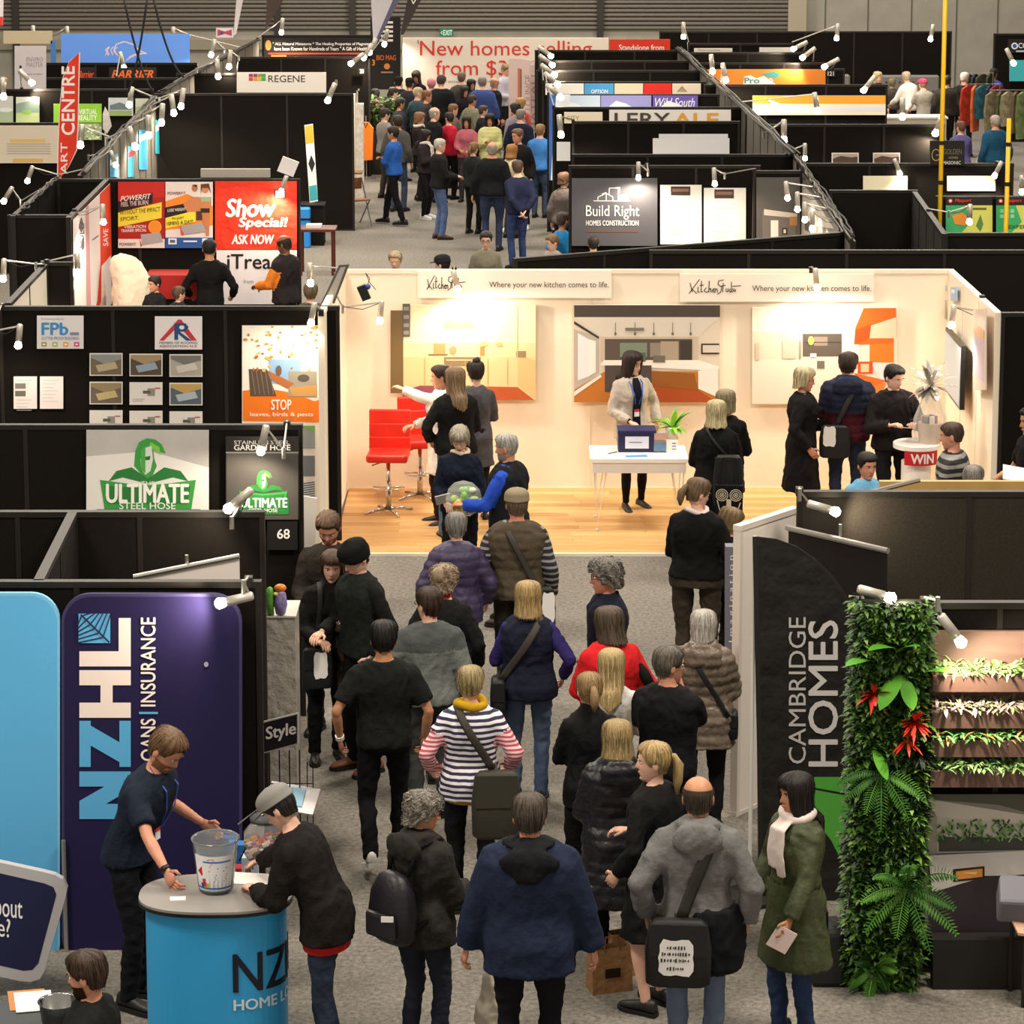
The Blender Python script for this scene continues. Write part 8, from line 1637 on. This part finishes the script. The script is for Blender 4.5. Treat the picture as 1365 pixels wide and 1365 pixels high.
# behind the kitchen wall
person((527,333),1.62,170,'blonde person whose face shows above the kitchen wall',sk='p',g='f',hair=('short','#cdb488'),top=dict(c='#6a6460',n='top'),low=T_(),hp=15)
person((590,338),1.66,60,'person in dark cap with white badge above the kitchen wall',sk='p',hair=('short','#2a1d15'),hat=('cap','#24262a'),top=dict(c='#2a2c30',n='top'),low=T_())
person((648,306),1.66,-168,'smiling dark haired woman with glasses in grey-green top',sk='p',g='f',hair=('tied','#2a1d17'),glasses=True,top=dict(c='#7c7868',n='top',t=.02),low=T_(),hy=-15,hp=12)
person((737,312),1.42,150,'short haired boy near the grey builder stand',sk='p',g='c',hair=('short','#7a5c38'),top=dict(c='#a89c94',n='top'),low=T_(),hy=-40,hp=15)
person((791,314),1.45,0,'dark head showing just above the oblique black partition',sk='p',hair=('short','#241a14'),top=dict(c='#8a8078',n='top'),low=T_())
person((750,281),1.70,-40,'woman in bright blue short sleeved shirt beside the builder stand',sk='r',g='f',hair=('short','#4a3a34'),top=dict(c='#2a8cd0',n='shirt',sl='short'),low=T_(),hp=10)
person((752,228),1.66,-30,'curly brown haired woman in grey jacket beside the builder stand',sk='p',g='f',hair=('curly','#5a3c28'),top=dict(c='#5a5250',n='jacket',t=.03),low=T_(),hy=-20)
# far aisle crowd: (x, y, h, yaw, sk, sex, hair, top colour, bottom, label, extras)
CR=[(524,167,1.76,70,'t','m','short','#241914','#2a5aa8',T_('#121216'),'man in royal blue jumper with folded arms in the aisle',dict(arms=('fold','fold'),legs=((.1,.22,0),(-.1,-.22,0)),shoes='#1a1a1c')),
(586,183,1.74,-75,'p','m','crop','#c9c2b4','#1d1d1f',J('#4d5f86'),'white haired man in black jacket and blue jeans in the aisle',dict(arms=('front','front'),shoes='#4a2c1c',topx=dict(t=.035))),
(530,152,1.78,-20,'t','m','short','#33281f','#4f4c48',J('#3a4458'),'man in grey jacket just behind the man in royal blue',dict(hy=40)),
(513,143,1.72,-60,'p','m','short','#2a211c','#8b8482',T_('#3a3430'),'man in pale grey hoodie near the hanging orange jacket',dict(arms=('front','front'),hp=20)),
(567,171,1.62,-120,'t','f','long','#1a1210','#2c2426',T_('#17151a'),'long black haired woman with red and white top in the aisle',dict(arms=('phone','front'),hp=15,scarf=('#c8c0b8',.4),shoes='#e6e4e0')),
(559,148,1.68,-90,'p','f','mid','#8a5a34','#2a2224',T_(),'auburn haired woman with long white scarf',dict(scarf=('#e6e0d4',.45),arms=('front','front'))),
(579,141,1.80,-70,'p','m','bald','#b0a698','#181a1b',T_(),'bald man in black jacket in the middle of the crowd',dict(w=1.15,hp=5)),
(521,129,1.35,0,'p','f','mid','#caa25c','#a8b8c8',J(),'small blonde child at the left of the crowd',dict(arms=('front','front'))),
(533,129,1.66,-60,'t','f','tied','#211613','#2c2a33',T_(),'woman with dark tied hair near the left of the crowd',{}),
(524,115,1.70,-60,'p','m','short','#2c221c','#2a2c30',T_(),'dark haired man behind the woman with tied hair',{}),
(500,117,1.68,20,'p','m','short','#3a3431','#6a2c38',T_(),'person in maroon jacket at the left of the crowd',dict(arms=('front','front'),hy=20)),
(531,101,1.72,0,'p','m','short','#181412','#1e1e22',T_(),'person with black hair and cap far left of the crowd',dict(hat=('cap','#17171a'))),
(546,103,1.72,-20,'t','m','short','#181412','#22222a',T_(),'person in black cap near the white banner',dict(hat=('cap','#1a1618'),hp=15)),
(555,93,1.75,170,'t','f','long','#2a1c16','#18181a',T_(),'person with dark hair down in black before the white banner',dict(hp=25)),
(557,115,1.74,-50,'p','m','crop','#c8a888','#2f4048',T_(),'pale short haired man in dark teal near the banner',dict(hy=-20)),
(569,119,1.74,-80,'r','m','short','#7a4c2c','#2e2c30',T_(),'ginger haired man looking right',dict(hp=5)),
(588,99,1.84,-10,'p','m','short','#3a2c22','#17191b',T_(),'tall man in black coat before the white banner',dict(w=1.2,hp=25)),
(575,104,1.66,0,'p','f','short','#d8908c','#5a4a4c',T_(),'person with pink hat left of the tall man in black',dict(hat=('beanie','#c8808a'))),
(599,148,1.66,-40,'p','f','short','#2a1e19','#c8263c',T_(),'woman in bright red jacket in the crowd',dict(w=1.1,hy=70)),
(604,137,1.66,-70,'p','f','short','#7c5530','#6a5a50',T_(),'brown haired woman behind the red jacket',{}),
(622,153,1.62,175,'t','f','long','#1f1513','#b0606c',T_('#3a3036'),'woman in dusty pink jumper facing the camera',dict(arms=('front','front'))),
(653,150,1.66,178,'t','f','long','#130e0d','#c6c488',T_(),'long black haired woman in pale yellow puffer jacket',dict(arms=('phone','front'),topx=dict(t=.05,puff=.012,hem=.78))),
(629,125,1.72,-50,'t','m','crop','#3a261d','#7c7a64',T_(),'man in camouflage jacket looking right',dict(w=1.1)),
(644,139,1.60,-70,'p','f','short','#4a362a','#26242a',T_(),'short haired woman right of the camouflage jacket',{}),
(615,95,1.76,0,'p','m','short','#6a5a44','#4a4440',T_(),'man partly hidden before the banner letters',{}),
(628,104,1.66,-170,'t','f','long','#1a1311','#26283c',T_(),'dark haired woman before the banner dollar sign',dict(hy=20)),
(619,113,1.64,-150,'t','f','long','#1c1210','#1a1420',T_(),'woman with dark hair and a pale face mask',dict(hp=10)),
(643,101,1.80,-4,'p','m','crop','#8a8078','#3d4f86',T_(),'broad man in slate blue jumper, back turned',dict(w=1.3)),
(659,102,1.76,-60,'r','m','bald','#b0866a','#1a1a1c',T_(),'bald man in black right of the slate blue jumper',dict(hp=18,w=1.1)),
(674,84,1.86,-130,'p','m','short','#8a6a44','#b8b8c8',T_(),'tall man in pale shirt before the pink pull-up banner',dict(arms=('front','front'),hp=25)),
(687,136,1.66,20,'p','f','curly','#2a1c1c','#8c8490',T_(),'dark curly haired person by the pull-up banners',{}),
(694,129,1.66,-20,'p','f','curly','#c89858','#a84a48',T_(),'curly orange blonde person by the pull-up banners',{}),
(694,144,1.76,-20,'p','m','crop','#8a847c','#1c2236',T_(),'grey haired man in navy jacket by the pull-up banners',dict(w=1.1)),
(690,170,1.80,160,'r','m','short','#6f4a2c','#1b1a1b',T_(),'brown haired man in black coat walking with white shoes',dict(shoes='#e6e4e0',legs=((.1,.2,0),(-.1,-.2,0)),hy=-30)),
(720,164,1.70,-20,'p','m','short','#a07a4c','#4480c8',J(),'sandy haired person in sky blue shirt at the aisle edge',dict(arms=('front','front'),topx=dict(sl='short'))),
(631,188,1.60,-30,'p','f','pony','#7a5a36','#232426',T_('#18161a'),'woman with light brown ponytail in dark jacket',dict(pony=.12,arms=('front','front'))),
(656,187,1.84,-4,'r','m','bald','#a89c90','#191b1d',J('#2d3650'),'big bald man in dark jumper, back turned, in the aisle',dict(w=1.25)),
(682,191,1.62,-40,'p','f','bob','#b87a38','#d8cca8',T_('#3a3834'),'orange haired woman in cream top in the aisle',dict(arms=('front','front'))),
(690,212,1.76,25,'p','m','short','#4a3626','#20243e',J('#2e3c62'),'man in navy jumper with hands clasped behind his back',dict(arms=('behind','behind'),hy=-20,w=1.05)),
(1170,94,1.68,-170,'p','f','long','#c8b080','#18181a',T_(),'blonde woman in black at the far right stand',dict(hy=10)),
(1189,104,1.40,0,'p','c','short','#8a7a54','#4a4440',T_(),'child in grey between the far right visitors',{}),
(1208,94,1.74,30,'p','m','short','#b8a888','#d8d2cc',T_(),'light haired man in white shirt leaning over the far counter',dict(lean=16,hy=-20,arms=('desk','desk'))),
(1230,104,1.64,20,'p','m','short','#8a6a50','#8c867e',T_('#5a5244'),'person in bright pink cap and grey t-shirt',dict(hat=('cap','#c8385c'),topx=dict(sl='short'),arms=('desk','desk'),lean=8)),
(1262,99,1.76,0,'p','m','short','#1c1815','#2c2a27',T_(),'man in dark brown jacket behind the yellow pole',dict(w=1.15)),
(1286,95,1.80,-30,'r','m','crop','#d0c8bc','#191a1c',T_(),'white haired man in black coat right of the yellow pole',dict(w=1.15,hy=-20)),
(1325,90,1.70,-40,'d','m','short','#1c1512','#3f3c80',T_(),'person in purple shirt behind the clothes racks',{}),
(1281,160,1.66,10,'p','f','short','#6a3c2c','#5a5486',T_(),'auburn haired woman in purple top at right',dict(arms=('front','front'),w=1.15,hy=20)),
(1327,152,1.78,20,'r','m','crop','#b8aca0','#1f4a66',T_(),'grey haired man in teal jumper between the yellow poles',dict(w=1.2)),
(1312,194,1.05,170,'r','c','short','#9a6a48','#d8d0d4',T_(),'small child facing the camera below the teal jumper',{})]
for (x,y,h,yw,sk,sx,hs_,hc_,tc_,low_,lab_,ex) in CR:
    ex=dict(ex); tx=ex.pop('topx',{})
    person((x,y),h,yw,lab_,sk=sk,g=sx,hair=(hs_,hc_),top=dict(dict(c=tc_,n='jumper',t=.026),**tx),low=low_,**ex)
for l in FIGLOG: pass
# bags on the floor
for px,py,w_,lab in ((812,1318,.13,'brown paper bag on the carpet nearest the big man in navy'),(836,1296,.12,'brown paper bag on the carpet behind the bare-legged woman')):
    x,y=P(px,py,0); root=empty('paper_bag',(x,y,0),.3,lab,'bag'); g=G(); g.mat(M('#8f6a48',.8,bump=.5,bscale=14,name='kraft_paper')); g.add([(-w_,-.07,0),(w_,-.07,0),(w_,.07,0),(-w_,.07,0),(-w_,-.05,.28),(w_,-.05,.29),(w_,.05,.28),(-w_,.05,.27)],[(0,3,2,1),(0,1,5,4),(1,2,6,5),(2,3,7,6),(3,0,4,7)]); g.build('bag_body',root)
    g=G(); g.mat(M('#6a4a30')); g.tube([(-.05,-.05,.27),(-.04,-.05,.36),(.04,-.05,.36),(.05,-.05,.27)],.005,5); g.build('handle',root); g=G(); g.mat(M('#2a1c14')); g.box(-.05,-.0715,.10,.05,-.0705,.16); g.build('window_label',root)
x,y=P(1098,1300,0); root=empty('black_holdall',(x,y,0),0,'black bag on the carpet between the green coat and the living wall','bag'); g=G(); g.mat(M('#191a19',.7)); g.add([(-.10,-.2,0),(.12,-.2,0),(.12,.15,0),(-.10,.15,0),(-.07,-.18,.34),(.10,-.18,.36),(.10,.12,.36),(-.07,.12,.34)],[(0,3,2,1),(4,5,6,7),(0,1,5,4),(1,2,6,5),(2,3,7,6),(3,0,4,7)]); b=g.build('bag_body',root); mm=b.modifiers.new('b','BEVEL'); mm.width=.03; mm.segments=2
g=G(); g.mat(M('#191a19')); g.tube([(-.0,-.15,.34),(.0,-.12,.46),(.0,.06,.46),(.0,.09,.34)],.008,6); g.build('handle',root)
x,y=P(664,1400,0); root=empty('carrier_bag',(x,y,.0),0,'white plastic carrier bag low beside the big man in navy','bag'); g=G(); g.lathe([(.001,.10),(.13,.10),(.15,.25),(.10,.45),(.05,.56),(.001,.57)],16,sy=.5); pend('bag_body',g,root,.014,[M('#cfc6b4',.5,name='thin_plastic')],cloth_post('top',1,0,.016,None,None,8)); g=G(); g.mat(M('#cfc6b4',.5)); g.tube([(-.03,0,.55),(0,0,.74),(.03,0,.55)],.006,5); g.build('handle',root)
finish_pending()
